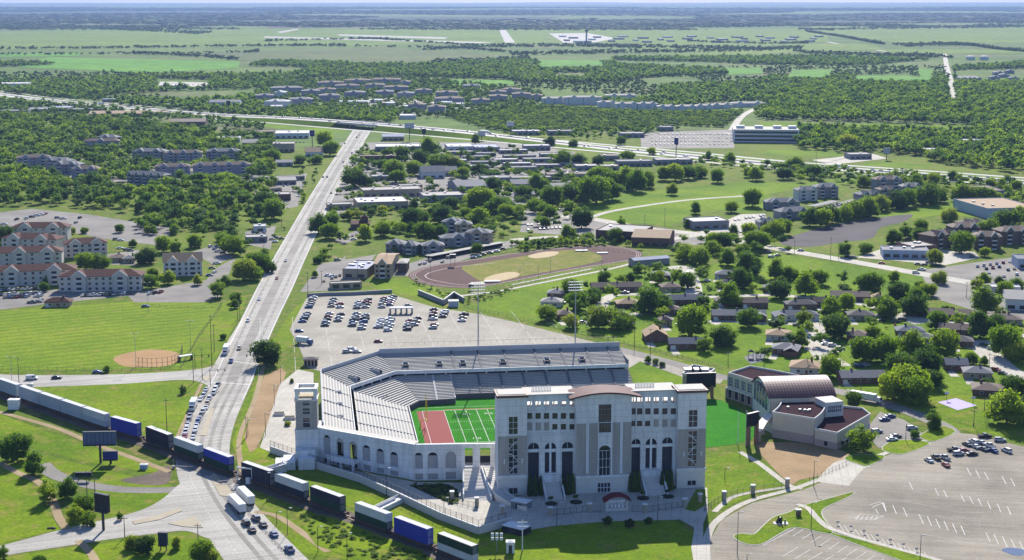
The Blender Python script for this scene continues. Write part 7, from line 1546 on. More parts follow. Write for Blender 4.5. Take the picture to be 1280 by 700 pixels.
# highway traffic, dealership
def on_hw(u, d):
 i = min(range(len(hw)), key=lambda j: abs(pix((hw[j].x, hw[j].y, 0))[0] - u)); i = max(1, min(i, len(hw) - 2)); q = offset(hw, d)[i]; a = hw[i + 1] - hw[i - 1]; return q, math.atan2(a.y, a.x)
for k, u in enumerate((30, 78, 105, 133, 160, 190, 222, 262, 300, 332, 350, 383, 425, 470, 498, 512, 545, 573, 610, 655, 688, 735, 772, 820, 865, 912, 990, 1090, 1135, 1205, 1258)):
 d = (-10, -5, 6, 11)[k % 4]; q, a = on_hw(u, d); kd, cl = pk(); o = vehicle(0, 0, kd, cl, a + (math.pi if d < 0 else 0), None, f'{cl} {kd} on the highway', 'vehicles on the highway', z=HZ(q) + .03, p=q, far=True)
for u, d, lab in ((1052, 8, 'long white trailer lorry on the highway by the palms'), (118, 9, 'white lorry on the highway at the upper left'), (895, -7, 'white lorry on the highway before the dealership'), (602, 7, 'white lorry on the highway right of the bridge')):
 q, a = on_hw(u, d); box_truck(0, 0, a + (math.pi if d < 0 else 0), lab, 12.5, trailer=True, p=q, group='vehicles on the highway', z=HZ(q) + .03)
# many more small parked cars than can be told apart, as one mass
def car_mass(rows, seed, label):
 g = np.random.default_rng(seed); b, gl, _, _ = car_mesh('saloon car'); V0 = np.array(b.v + gl.v); F0 = b.f + [tuple(i + len(b.v) for i in f) for f in gl.f]; nb_ = len(b.f); mb = MB(); k = 0; cm = []
 for (u0, y0, u1, y1, n, rot) in rows:
  p, q = G(u0, y0), G(u1, y1); zz = .1
  for i in range(n):
   if g.uniform() < .2: continue
   c = p.lerp(q, i / max(1, n - 1)); a = R(rot) + g.uniform(-.06, .06)
   if y0 == 0: c, a = on_hw(u0, y1); zz = HZ(c) + .03
   X = V0.copy(); X[:, 0], X[:, 1] = V0[:, 0] * math.cos(a) - V0[:, 1] * math.sin(a) + c.x, V0[:, 0] * math.sin(a) + V0[:, 1] * math.cos(a) + c.y; X[:, 2] += zz
   col = int(g.integers(0, 6)); o = len(mb.v); mb.v += [tuple(r) for r in X]; mb.f += [tuple(j + o for j in f) for f in F0]; mb.m += [col] * nb_ + [6] * (len(F0) - nb_)
 struct(mb.build('parked_cars', [paintc[c] for c in ('white', 'silver', 'grey', 'black', 'blue', 'tan')] + [glass_d]), label, 'stuff')
car_mass([(556, 232, 600, 226, 14, 95), (575, 222, 640, 214, 18, 95), (470, 214, 500, 211, 9, 95), (640, 243, 690, 238, 12, 95), (690, 262, 735, 266, 10, 60), (660, 282, 700, 279, 10, 95), (660, 288, 705, 285, 10, 95), (540, 262, 580, 258, 10, 95), (596, 250, 640, 246, 10, 95), (430, 208, 448, 206, 6, 95), (560, 196, 640, 198, 16, 95), (650, 206, 720, 210, 14, 95), (905, 278, 955, 270, 12, 95), (895, 296, 940, 288, 10, 95), (1030, 262, 1070, 252, 10, 110), (420, 300, 446, 294, 6, 95), (405, 352, 425, 345, 5, 95), (320, 240, 360, 232, 8, 100), (310, 297, 336, 291, 6, 95), (345, 180, 380, 178, 8, 95), (440, 134, 580, 136, 24, 95), (210, 106, 255, 106, 14, 95)], 3, 'crowded small cars in the shop yards of the middle town')
car_mass([(815, 168 + k * 4.4, 914, 168.5 + k * 4.2, 20, 95) for k in range(4)], 4, 'crowded small cars filling the dealership lot')
car_mass([(u, 0, 1, (-12, -6, 6, 12)[k % 4], 1, 0) for k, u in enumerate(range(10, 1280, 26))], 6, 'small cars strung along the highway')
# ---------------------------------------------------------------- trees
def foliage(name, a, b, c, tr=.55, attr=False):
 m, nt, N, L = nodes_of(name)
 g = N('ShaderNodeNewGeometry'); n1 = noise(nt, g.outputs['Position'], 1.1, 3, .6)
 r1 = ramp(nt, [(.3, a), (.55, b), (.8, c)])
 src = None
 if attr: at = N('ShaderNodeAttribute'); at.attribute_name = 'tone'; src = at.outputs['Fac']
 else: oi = N('ShaderNodeObjectInfo'); src = oi.outputs['Random']
 ad = N('ShaderNodeMath'); ad.operation = 'MULTIPLY_ADD'; L(src, ad.inputs[0]); ad.inputs[1].default_value = .55;
 mul = N('ShaderNodeMath'); mul.operation = 'MULTIPLY'; L(n1, mul.inputs[0]); mul.inputs[1].default_value = .5; L(mul.outputs[0], ad.inputs[2]); L(ad.outputs[0], r1.inputs[0])
 d = N('ShaderNodeBsdfPrincipled'); L(r1.outputs[0], d.inputs['Base Color']); d.inputs['Roughness'].default_value = .7; d.inputs['Specular IOR Level'].default_value = .12
 t = N('ShaderNodeBsdfTranslucent'); br = mixc(nt, 1., r1.outputs[0], (1.25, 1.35, .6), 'MULTIPLY'); L(br, t.inputs[0])
 mx = N('ShaderNodeMixShader'); mx.inputs[0].default_value = tr; L(d.outputs[0], mx.inputs[1]); L(t.outputs[0], mx.inputs[2])
 o = N('ShaderNodeOutputMaterial'); L(mx.outputs[0], o.inputs[0]); return m
TONES = {'dark green': foliage('leaves_dark', (.04, .085, .010), (.065, .125, .010), (.10, .165, .012)), 'mid green': foliage('leaves_mid', (.075, .145, .010), (.12, .195, .010), (.175, .25, .014)), 'yellowish': foliage('leaves_pale', (.16, .21, .02), (.22, .265, .022), (.28, .31, .03)), 'bright green': foliage('leaves_bright', (.13, .21, .010), (.19, .265, .012), (.25, .31, .018))}
leaf_far = foliage('leaves_woods', (.035, .085, .014), (.10, .175, .011), (.23, .30, .02), attr=True)
leaf_vfar = foliage('leaves_distant', (.06, .12, .018), (.11, .185, .024), (.175, .245, .035), attr=True)
bark = M('bark', (.10, .075, .055), var=.3, scale=3)
def ico(sub):
 t = (1 + 5 ** .5) / 2
 v = np.array([(-1, t, 0), (1, t, 0), (-1, -t, 0), (1, -t, 0), (0, -1, t), (0, 1, t), (0, -1, -t), (0, 1, -t), (t, 0, -1), (t, 0, 1), (-t, 0, -1), (-t, 0, 1)], float); v /= np.linalg.norm(v[0])
 f = np.array([(0, 11, 5), (0, 5, 1), (0, 1, 7), (0, 7, 10), (0, 10, 11), (1, 5, 9), (5, 11, 4), (11, 10, 2), (10, 7, 6), (7, 1, 8), (3, 9, 4), (3, 4, 2), (3, 2, 6), (3, 6, 8), (3, 8, 9), (4, 9, 5), (2, 4, 11), (6, 2, 10), (8, 6, 7), (9, 8, 1)])
 for _ in range(sub):
  V = [tuple(p) for p in v]; cache = {}; nf = []
  def mid_(a, b):
   k = (min(a, b), max(a, b))
   if k not in cache: p = (np.array(V[a]) + np.array(V[b])) / 2; p /= np.linalg.norm(p); V.append(tuple(p)); cache[k] = len(V) - 1
   return cache[k]
  for a, b, c in f: x, y, z = mid_(a, b), mid_(b, c), mid_(c, a); nf += [(a, x, z), (b, y, x), (c, z, y), (x, y, z)]
  v, f = np.array(V), np.array(nf)
 return v, f
ICO0, ICO1 = ico(0), ico(1)
def crown_arrays(seed, w=8., h=8., lobes=13, leaves=1500, ls=.62, base=.28, core=ICO1, shape=(1, 1)):
 g = np.random.default_rng(seed); zc = h * (base + 1) / 2; rz = h * (1 - base) / 2; V, F = [], []; n = 0
 cen = []
 for k in range(lobes):
  a = g.uniform(0, 2 * math.pi); el = math.asin(g.uniform(-.9, 1)); d = g.uniform(.46, .8)
  r = w * g.uniform(.12, .25) * (1.1 if lobes < 8 else 1)
  cen.append((np.array([w / 2 * d * math.cos(el) * math.cos(a), w / 2 * d * math.cos(el) * math.sin(a), zc + rz * d * math.sin(el)]), r))
 cen.append((np.array([0, 0, zc]), min(w / 2, rz) * .72))
 if lobes > 11:
  for k in range(7): a = k * .9 + g.uniform(-.3, .3); d = w * g.uniform(.2, .36); cen.append((np.array([d * math.cos(a), d * math.sin(a), h * (base + .13)]), w * g.uniform(.13, .19)))
 for c, r in cen:
  v, f = core; j = v * r * g.uniform(.5, .82, (len(v), 1)); j[:, 2] *= .85; V.append(j + c); F.append(f + n); n += len(v)
 if leaves:
  wts = np.array([r * r for _, r in cen]); wts /= wts.sum(); pick = g.choice(len(cen), leaves, p=wts)
  C_ = np.array([c for c, _ in cen])[pick]; R_ = np.array([r for _, r in cen])[pick]
  d = g.normal(size=(leaves, 3)); d /= np.linalg.norm(d, axis=1, keepdims=True); d[:, 2] = np.where(d[:, 2] < -.3, -d[:, 2], d[:, 2])
  P = C_ + d * (R_ * g.uniform(.7, 1.42, leaves))[:, None] * np.array([1, 1, .88])
  nrm = d + g.normal(size=(leaves, 3)) * .55; nrm /= np.linalg.norm(nrm, axis=1, keepdims=True)
  t = np.cross(nrm, g.normal(size=(leaves, 3))); t /= np.linalg.norm(t, axis=1, keepdims=True); b = np.cross(nrm, t); s = (ls * g.uniform(.55, 1.25, leaves))[:, None]
  q = np.stack([P - t * s * .5, P + b * s * .32, P + t * s * .5, P - b * s * .32], 1).reshape(-1, 3); V.append(q)
  i = n + 4 * np.arange(leaves); F.append(np.stack([i, i + 1, i + 2], 1)); F.append(np.stack([i, i + 2, i + 3], 1))
 return np.concatenate(V), np.concatenate(F)
def trunk_mb(seed, h=8., base=.28):
 g = random.Random(seed); mb = MB(); top = h * (base + .22); mb.tube((0, 0, -.1), (g.uniform(-.15, .15), g.uniform(-.15, .15), h * base), .27, 7, .2)
 for k in range(4):
  a = k * 1.57 + g.uniform(-.4, .4); mb.tube((0, 0, h * base * .92), (math.cos(a) * 1.6, math.sin(a) * 1.6, top + g.uniform(0, .8)), .15, 5, .05)
 return mb
SHAPES = [('round', 8., 7.2, 18, 2900, .6, .08), ('spreading', 9.6, 6.8, 21, 3100, .6, .12), ('tall', 6.8, 8.6, 17, 2500, .56, .06), ('ragged', 8.6, 7.4, 13, 2000, .7, .09), ('broad', 10.5, 7.4, 25, 3500, .62, .07), ('low', 7.6, 5.4, 16, 2300, .56, .05)]
PROTO = {}
for i, (nm, w_, h_, lb_, nl, ls_, bs_) in enumerate(SHAPES):
 V_, F_ = crown_arrays(100 + i, w_, h_, lb_, nl, ls_, bs_); tm = trunk_mb(i, h_, bs_)
 tme = bpy.data.meshes.new('trunk'); tme.from_pydata(tm.v, [], tm.f); tme.materials.append(bark)
 for tone, mt in TONES.items():
  o = quick('crown', V_, F_, mt); me = o.data; bpy.data.objects.remove(o); PROTO[(nm, tone)] = (me, tme, w_, h_)
def tree(u, yb, wpx, tone, shape, name='broadleaf_tree', grp=None, label=None, p=None, hs=1.):
 me, tme, w_, h_ = PROTO[(shape, tone)]; p = G(u, yb) if p is None else p; wm = wpx / ppm(yb); s = wm / w_
 r = bpy.data.objects.new(name, None); C.objects.link(r); r.location = (p[0], p[1], 0); r.rotation_euler = (0, 0, random.uniform(0, 6.28)); r.scale = (s * random.uniform(.88, 1.14), s * random.uniform(.88, 1.14), s * hs * random.uniform(.88, 1.08))
 for nm, m_ in (('crown', me), ('trunk', tme)): o = bpy.data.objects.new(nm, m_); C.objects.link(o); o.parent = r
 tag(r, label, 'tree', grp or 'broadleaf trees of the town'); sz = 'small' if wm < 5.5 else 'big' if wm > 11 else ''
 if not label: pend(r, f'{sz} {tone} {shape} tree'.strip(), *pix((p[0], p[1], 0)))
 return r
TR = """710 291 20|727 275 28|682 277 15|670 257 20|680 262 18|687 266 16|647 265 18|710 262 11|721 264 12|770 295 20|777 279 12|855 316 28|870 260 17|860 279 12|840 237 15|914 259 18|940 247 24|917 289 18|905 302 24|890 300 20|875 321 26|891 310 22|910 322 22|927 312 18|935 330 36|946 300 30|937 287 20|797 337 12|787 347 14|824 347 20|860 350 22|844 342 12|912 370 30|927 350 30|815 376 42|722 377 28|715 360 24|755 347 16|740 370 22|880 376 15
748 398 34|774 400 30|861 402 40|685 390 24|715 402 22|880 428 18|906 420 34|935 398 30|788 401 14|880 385 14|810 450 9|819 452 8|828 455 8
1045 406 36|1091 414 18|1000 424 22|1080 436 34|1102 437 34|1137 430 38|1182 431 36|1037 459 33|1126 462 44|1155 455 38|1115 482 38|1146 490 36|1134 476 44|1164 474 26|1107 385 28|1144 382 35|1037 385 30|1005 396 20|1170 401 24|1225 407 36|1245 407 30|1257 426 42|1272 442 30|1215 447 18|1230 451 12|1232 480 17|1267 482 34|1258 508 50|1284 508 40|1167 522 20|1167 532 14|1144 542 13|1067 500 20|1075 545 28|1160 440 22
970 338 26|987 342 22|1007 355 34|975 361 26|1022 345 22|1086 352 34|1117 345 16|1122 365 28|1146 377 33|1106 382 28|1040 382 22|1057 378 22|1160 362 22|1174 347 20|1150 355 12|1232 375 40|1220 355 15|1231 349 16|1250 352 14|1170 321 20|1230 315 12|1056 311 15|1082 310 16|1132 289 15|1150 282 18|1152 294 22|1117 297 20|1187 269 22|1202 302 32|1235 285 26|1260 275 34|1272 265 20|1257 360 22|1272 356 20
965 287 26|977 283 24|1012 272 24|1025 272 24|1040 268 24|1054 266 26|1067 262 28|1085 260 30|1102 255 24|1120 251 28|1135 249 26|1157 243 34|1175 244 24|1200 241 24|1212 243 26|1225 245 24|1240 246 20
747 220 28|760 225 26|780 222 30|795 227 28|807 225 26|745 237 38|725 240 28|765 238 28|830 217 20|845 215 24|860 216 22|875 215 20|897 220 18|912 197 16|945 217 20|935 215 14|702 197 26|725 200 20|747 200 16|687 176 14|717 179 13|776 175 13|785 195 18|815 189 12|885 195 12|672 230 24|690 247 30|708 240 26|655 240 20
992 204 20|980 217 20|1017 215 22|1002 217 12|1080 227 18|1100 222 16|1145 226 22|1165 226 20|1192 220 14|1200 230 12|1237 230 14|1252 231 14|1270 232 14|1060 178 20
335 441 34|398 280 26|412 277 20|411 288 22|434 269 14|446 268 12|457 292 22|479 287 22|500 285 16|512 272 26|517 255 14|525 271 22|533 290 26|549 292 22|515 286 18|495 312 12|595 311 15|554 269 28|581 266 18|540 264 12|561 255 22|600 250 34|620 257 28|632 265 20|597 272 26|617 230 22|465 264 12|477 262 12
332 250 26|342 262 32|325 262 20|323 330 30|336 334 18|402 320 9|397 325 12|394 342 10|442 222 30|457 227 20|480 205 16|495 210 24|517 210 24|502 192 20|537 185 24|550 202 26|570 204 22|527 197 24|495 220 18|580 214 16|597 211 16|617 231 18|594 174 14|412 185 20|405 175 22|395 200 14|374 201 17|335 205 22|342 195 20
181 320 26|108 326 24|124 327 26|166 304 11|105 288 10|90 288 10|150 285 12|185 286 10|192 288 12|217 287 14|205 305 22|220 307 16|245 302 20|277 299 16|304 337 28|272 360 18|282 350 14|296 372 17|294 380 12|247 350 14|210 347 18|192 342 14|189 352 18|60 350 14|56 359 12|85 355 16|5 295 26|290 307 30|317 342 22
17 559 38|42 581 28|60 612 24|85 611 26|107 630 24|95 642 20|110 647 16|150 645 8|116 655 9|180 680 26|166 678 22|220 679 16|250 688 28|264 694 18|4 690 14|50 702 18|133 461 10|229 486 9|279 420 9|365 476 6|359 529 9|759 651 12|787 654 12|810 650 10"""
tl = [tuple(float(x) for x in t.split()) for t in TR.replace('\n', '|').split('|')]
for u, yc, wp in tl:
 if len(tl) > 300 and wp < 9.5 and yc < 420: continue
 tone = random.choices(list(TONES), (3.5, 5, 1, 2.5))[0]; wm = wp / ppm(yc + .5 * wp)
 shape = random.choice(('round', 'spreading', 'broad', 'ragged') if wm > 9 else ('round', 'tall', 'ragged', 'low', 'round'))
 sh = PROTO[(shape, tone)]; hpx = wp * sh[3] / sh[2]; yb = yc + .52 * hpx * .97
 if u in (759, 787, 810): tone, shape = 'dark green', 'ragged'
 tree(u, yb, wp * 1.06, tone, shape)
N_IND = [len(tl)]
# ---- woods and mass planting as stuff
OCC = []
BC = {'house', 'clubhouse', 'annex', 'kiosk', 'apartment block', 'shop', 'store', 'storage unit', 'warehouse', 'office', 'office block', 'school', 'restaurant', 'hall', 'building', 'hangar', 'canopy', 'shed'}
bpy.context.view_layer.update()
for o in list(C.objects):
 if o.parent is None and o.get('category') in BC:
  xs, ys = [], []
  for ch in ([o] if o.type == 'MESH' else []) + list(o.children):
   if ch.type == 'MESH':
    for c in ch.bound_box: p = ch.matrix_world @ Vector(c); xs.append(p.x); ys.append(p.y)
  if xs: OCC.append((min(xs) - 2, max(xs) + 2, min(ys) - (45 if o.get('category') == 'apartment block' else 9), max(ys) + 2))
OCC = np.array(OCC)
def inpoly(px, py, poly):
 r = np.zeros(len(px), bool); n = len(poly)
 for i in range(n):
  (x0, y0), (x1, y1) = poly[i - 1], poly[i]
  c = ((y0 > py) != (y1 > py)) & (px < (x1 - x0) * (py - y0) / (y1 - y0 + 1e-12) + x0); r ^= c
 return r
hwx = np.array([p.x for p in hw]); hwy = np.array([p.y for p in hw])
AV = [(p.x, p.y) for p in edges_poly(RL, RR)]
def scatter(polys, spacing, keep=1., clump=0., seed=0, avoid=()):
 g = np.random.default_rng(seed); out = []
 for poly in polys:
  w_ = [(p.x, p.y) for p in gp(poly)]; xs = [p[0] for p in w_]; ys = [p[1] for p in w_]
  nx, ny = int((max(xs) - min(xs)) / spacing) + 1, int((max(ys) - min(ys)) / spacing) + 1
  X, Y = np.meshgrid(np.arange(nx), np.arange(ny)); X = (X.ravel() + .5 * (Y.ravel() % 2) + g.uniform(-.45, .45, X.size)) * spacing + min(xs); Y = (Y.ravel() + g.uniform(-.45, .45, Y.size)) * spacing + min(ys)
  k = inpoly(X, Y, w_) & (g.uniform(size=X.size) < keep)
  if clump:
   s1, s2, s3, s4 = g.uniform(0, 6, 4); L_ = clump
   f = np.sin(X / L_ + s1) * np.sin(Y / L_ * 1.13 + s2) + .6 * np.sin(X / L_ * 2.3 + s3) * np.sin(Y / L_ * 1.9 + s4); k &= f > (-.35 if clump > 300 else -.08)
  for q in avoid: k &= ~inpoly(X, Y, [(p.x, p.y) for p in gp(q)])
  X, Y = X[k], Y[k]
  if len(OCC) and len(X):
   bad = np.zeros(len(X), bool)
   for x0, x1, y0, y1 in OCC: bad |= (X > x0) & (X < x1) & (Y > y0) & (Y < y1)
   yh = np.interp(X, hwx, hwy); bad |= np.abs(Y - yh) < 30
   bad |= inpoly(X, Y, AV); X, Y = X[~bad], Y[~bad]
  out.append(np.stack([X, Y], 1))
 return np.concatenate(out)
def woods(name, pts, w0, w1, label, mat, lod=1, hr=(.7, 1.05), seed=5, kind='stuff', nleaf=None, ls=None):
 if not len(pts): return
 g = np.random.default_rng(seed); K = 6; protos = []
 for k in range(K):
  if lod == 0: protos.append(crown_arrays(seed * 10 + k, 1, .9, 9, nleaf or 260, ls or .105, .12, ICO0))
  elif lod == 1: protos.append(crown_arrays(seed * 10 + k, 1, .9, 6, nleaf or 90, ls or .15, .1, ICO0))
  else: protos.append(crown_arrays(seed * 10 + k, 1, .8, 3, 0, .2, .0, ICO0))
 V, F, T = [], [], []; n = 0; which = g.integers(0, K, len(pts))
 for k in range(K):
  P = pts[which == k]; v, f = protos[k]; m_ = len(P)
  if not m_: continue
  s = g.uniform(w0, w1, m_); hz = s * g.uniform(*hr, m_); a = g.uniform(0, 2 * math.pi, m_); ca, sa = np.cos(a), np.sin(a)
  x = (v[None, :, 0] * ca[:, None] - v[None, :, 1] * sa[:, None]) * s[:, None] + P[:, 0:1]; y = (v[None, :, 0] * sa[:, None] + v[None, :, 1] * ca[:, None]) * s[:, None] + P[:, 1:2]; z = v[None, :, 2] * hz[:, None]
  V.append(np.stack([x, y, z], 2).reshape(-1, 3)); F.append((f[None] + (np.arange(m_) * len(v))[:, None, None] + n).reshape(-1, 3)); n += m_ * len(v)
  T.append(np.repeat(g.beta(.95, 1.0, m_), len(v)))
 o = quick(name, np.concatenate(V), np.concatenate(F), mat); at = o.data.attributes.new('tone', 'FLOAT', 'POINT'); at.data.foreach_set('value', np.concatenate(T).astype(np.float32)); struct(o, label, kind); return o
# residential wood at the left
Z1 = [(-160, 224), (310, 220), (345, 232), (340, 262), (300, 262), (262, 290), (215, 281), (150, 266), (60, 256), (-160, 262)]
ZC1 = [(150, 281), (240, 272), (300, 262), (325, 270), (330, 300), (312, 318), (262, 305), (240, 292), (190, 292)]
woods('woods', scatter([Z1], 10, .6, seed=1), 10, 16, 'leafy residential wood left of the avenue', leaf_far, 0, seed=1)
woods('woods', scatter([ZC1], 11, .5, seed=9), 7, 12, 'loose trees between the flats and the avenue', leaf_far, 0, seed=9)
Z2 = [(-160, 140), (110, 150), (215, 160), (330, 172), (345, 185), (345, 224), (310, 221), (-160, 225)]
woods('woods', scatter([Z2], 11, .56, seed=2), 10, 16, 'upper left wood round the grey flats', leaf_far, 0, seed=2, nleaf=200)
Z3 = [(395, 250), (425, 200), (450, 186), (560, 188), (650, 215), (735, 218), (720, 262), (650, 268), (560, 262), (460, 275), (420, 290)]
woods('street_trees', scatter([Z3], 13, .62, seed=3), 6, 10, 'scattered street trees among the shops', leaf_far, 0, seed=3)
ZH = [(638, 306), (700, 300), (740, 296), (760, 304), (800, 310), (806, 316), (770, 306), (700, 309), (650, 315)]
woods('hedge', scatter([ZH], 4.5, .9, seed=31), 4, 6, 'dark hedge behind the running track', leaf_far, 0, seed=31)
Z4 = [(556, 146), (600, 140), (660, 133), (760, 138), (900, 141), (930, 139), (905, 160), (840, 157), (790, 163), (700, 166), (640, 167), (600, 160)]
woods('woods', scatter([Z4], 7.5, .95, seed=4), 7, 10.5, 'bright young wood beyond the highway', leaf_far, 1, seed=4, hr=(.55, .8))
woods('woods', scatter([[(640, 165), (760, 165), (815, 160), (850, 163), (800, 172), (740, 176), (640, 171)]], 12, .5, seed=41), 7, 11, 'loose trees along the frontage road', leaf_far, 1, seed=41)
Z5 = [(1000, 105), (1440, 108), (1440, 232), (1250, 214), (1180, 205), (1100, 196), (1050, 190), (1000, 186), (985, 172), (1003, 160), (955, 158), (955, 124)]
av5 = [[(945, 150), (1050, 152), (1215, 157), (1215, 168), (1050, 164), (945, 161)], [(1010, 198), (1100, 190), (1160, 197), (1165, 207), (1080, 204)], [(1182, 78), (1190, 78), (1197, 129), (1186, 129)], [(1195, 92), (1280, 88), (1280, 104), (1195, 105)]]
woods('woods', scatter([Z5], 11, .88, seed=5, avoid=av5), 10, 16, 'dense dark wood beyond the highway at the right', leaf_far, 1, seed=5)
woods('woods', scatter([[(940, 140), (955, 128), (975, 128), (1000, 150), (950, 150)], [(1215, 250), (1290, 240), (1290, 262), (1230, 250)], [(1165, 300), (1290, 292), (1290, 318), (1180, 312)]], 10, .7, seed=51), 8, 12, 'trees round the office block and the brown flats', leaf_far, 1, seed=51)
Z6 = [(-200, 74), (60, 80), (150, 91), (300, 86), (330, 78), (560, 81), (640, 76), (700, 74), (1010, 72), (1180, 76), (1450, 74), (1450, 110), (1000, 107), (955, 124), (900, 138), (760, 136), (640, 118), (520, 100), (420, 100), (330, 110), (330, 146), (260, 144), (120, 128), (-200, 92)]
av6 = [[(530, 103), (540, 98), (640, 100), (647, 110), (555, 112)], [(672, 75), (752, 76), (757, 87), (672, 88)], [(1068, 94), (1135, 94), (1167, 100), (1164, 126), (1140, 127), (1120, 117), (1068, 110)], [(1147, 85), (1167, 87), (1166, 120), (1150, 120)], [(990, 88), (1040, 87), (1038, 101), (983, 101)], [(905, 86), (950, 85), (957, 97), (908, 98)], [(800, 98), (860, 96), (880, 104), (810, 107)], [(690, 92), (730, 91), (735, 98), (692, 99)], [(195, 99), (264, 100), (262, 112), (196, 112)], [(1180, 60), (1188, 60), (1197, 129), (1186, 129)], [(1195, 88), (1290, 86), (1290, 104), (1195, 105)], [(424, 124), (585, 122), (590, 140), (430, 134)], [(385, 98), (525, 98), (525, 122), (400, 122)]]
woods('woods', scatter([Z6], 12.5, .85, clump=260, seed=6, avoid=av6), 12, 19, 'wide green woodland beyond the highway', leaf_vfar, 1, seed=6, hr=(.5, .8), nleaf=26, ls=.3)
woods('woods', scatter([[(-40, 92), (330, 92), (640, 85), (1290, 84), (1290, 106), (960, 118), (900, 130), (640, 110), (330, 108), (-40, 104)]], 17, .75, seed=61, avoid=av6), 10, 16, 'mixed trees in front of the far woodland', leaf_vfar, 2, seed=61, hr=(.6, .95))
ZT = [(325, 104), (400, 100), (520, 98), (680, 116), (680, 140), (560, 147), (480, 150), (330, 148)]
woods('woods', scatter([ZT], 15, .85, seed=7), 9, 14, 'trees between the far apartment rows', leaf_vfar, 1, seed=7, nleaf=40)
woods('woods', scatter([[(345, 142), (420, 138), (500, 142), (490, 154), (430, 153), (350, 149)]], 9, .95, seed=71), 9, 13, 'dark clump of trees behind the highway bridge', leaf_far, 1, seed=71)
woods('woods', scatter([[(-40, 112), (60, 116), (200, 125), (330, 138), (330, 147), (210, 135), (100, 126), (-40, 112)], [(-40, 122), (120, 136), (260, 150), (330, 158), (330, 166), (200, 152), (60, 146), (-40, 145)]], 13, .7, seed=72), 9, 14, 'roadside trees along the highway at the left', leaf_vfar, 1, seed=72, nleaf=50)
# far tree lines and dark distant woods
lines = []
g_ = np.random.default_rng(8)
for pts, wd, sp in (([(-40, 62), (120, 60.5), (300, 58), (430, 57)], 34, 12), ([(-30, 69), (120, 68), (300, 66), (320, 64)], 22, 13), ([(170, 67), (240, 70), (300, 75)], 40, 13), ([(330, 52), (450, 49), (500, 51), (600, 58)], 26, 13), ([(400, 58), (550, 60), (640, 66)], 20, 14), ([(530, 62), (640, 58), (760, 58), (880, 60), (960, 62)], 120, 16), ([(640, 68), (760, 66), (900, 64), (1000, 60)], 110, 17), ([(540, 78), (640, 75), (660, 74)], 90, 13), ([(1010, 40), (1050, 46), (1100, 55)], 60, 14), ([(1080, 33.5), (1150, 33)], 60, 16), ([(1125, 57), (1200, 56), (1250, 62), (1300, 66)], 130, 15), ([(1000, 66), (1100, 70), (1180, 71)], 140, 16), ([(860, 52), (960, 55), (1010, 54)], 40, 15), ([(-40, 36), (110, 35), (180, 38), (260, 42)], 200, 26), ([(1000, 36), (1040, 38)], 60, 16), ([(720, 57), (800, 60)], 90, 15)):
 ln = spline(gp(pts), 20); seglen = sum((ln[i + 1] - ln[i]).length for i in range(len(ln) - 1)); n_ = int(seglen * max(wd, 10) / (sp * sp)) + 4
 t = g_.uniform(0, len(ln) - 1.001, n_); i = t.astype(int); f = t - i
 A_ = np.array([(p.x, p.y) for p in ln]); P_ = A_[i] * (1 - f)[:, None] + A_[i + 1] * f[:, None]; P_[:, 1] += g_.uniform(-wd, wd, n_); lines.append(P_)
woods('tree_lines', np.concatenate(lines), 14, 24, 'dark tree lines between the far fields', leaf_vfar, 2, seed=8, hr=(.45, .75))
far_pts = scatter([[(-60, 9), (1340, 9), (1340, 30), (1000, 33), (640, 34), (330, 33), (-60, 28)]], 95, .8, clump=1500, seed=81)
woods('distant_woods', far_pts, 90, 190, 'blue distant woodland under the horizon', leaf_vfar, 2, seed=81, hr=(.06, .11))
woods('distant_woods', scatter([[(-60, 26), (330, 29), (640, 30), (1000, 30), (1340, 26), (1340, 34), (1000, 38), (640, 38), (330, 37), (-60, 38)]], 42, .75, clump=420, seed=82), 30, 62, 'blue woodland behind the airfield', leaf_vfar, 2, seed=82, hr=(.18, .3))
# shrubs
woods('shrubs', scatter([[(368, 640), (420, 650), (520, 690), (540, 700), (470, 705), (400, 680)]], 2.6, .62, seed=11), 1.8, 3.6, 'bright rough scrub along the railway', foliage('leaves_scrub', (.10, .18, .010), (.16, .24, .014), (.22, .29, .02), attr=True), 0, hr=(.25, .42), seed=11, nleaf=120, ls=.16)
woods('shrubs', scatter([[(578, 372), (640, 360), (650, 364), (585, 382)], [(520, 350), (575, 374), (555, 372), (515, 356)], [(800, 338), (900, 330), (905, 334), (800, 344)]], 3.2, .5, seed=12), 1.6, 3.0, 'rough scrub on the track bank', TONES['mid green'] and leaf_far, 0, hr=(.5, .8), seed=12, nleaf=110, ls=.17)
woods('shrubs', scatter([[(512, 607), (560, 606), (572, 612), (574, 626), (566, 632), (530, 616)]], 1.7, .8, seed=13), 1.4, 2.2, 'dark shrubs on the bank below the arcade wall', leaf_far, 0, hr=(.4, .7), seed=13, nleaf=90, ls=.17)
woods('shrubs', scatter([[(700, 620), (716, 620), (714, 624), (702, 624)], [(772, 618), (790, 616), (788, 620), (774, 622)], [(660, 622), (676, 621), (676, 625), (660, 626)]], 1.5, .9, seed=14), 1.2, 1.9, 'low clipped shrubs in the plaza beds', leaf_far, 0, hr=(.5, .8), seed=14, nleaf=90, ls=.17)
woods('shrubs', scatter([[(690, 360), (800, 340), (960, 345), (1050, 350), (1280, 400), (1280, 470), (1160, 440), (1000, 460), (900, 440), (720, 410)]], 13, .42, seed=15), 1.6, 4.2, 'garden shrubs between the bungalows', leaf_far, 0, hr=(.5, .85), seed=15, nleaf=120, ls=.16)
woods('street_trees', scatter([[(300, 300), (330, 262), (372, 215), (415, 180), (405, 200), (385, 250), (345, 312), (322, 340), (300, 335)], [(400, 330), (420, 290), (436, 240), (450, 200), (460, 200), (450, 250), (440, 290), (415, 340)]], 13, .5, seed=16), 4, 8, 'small trees in the verges of the avenue', leaf_far, 0, seed=16)
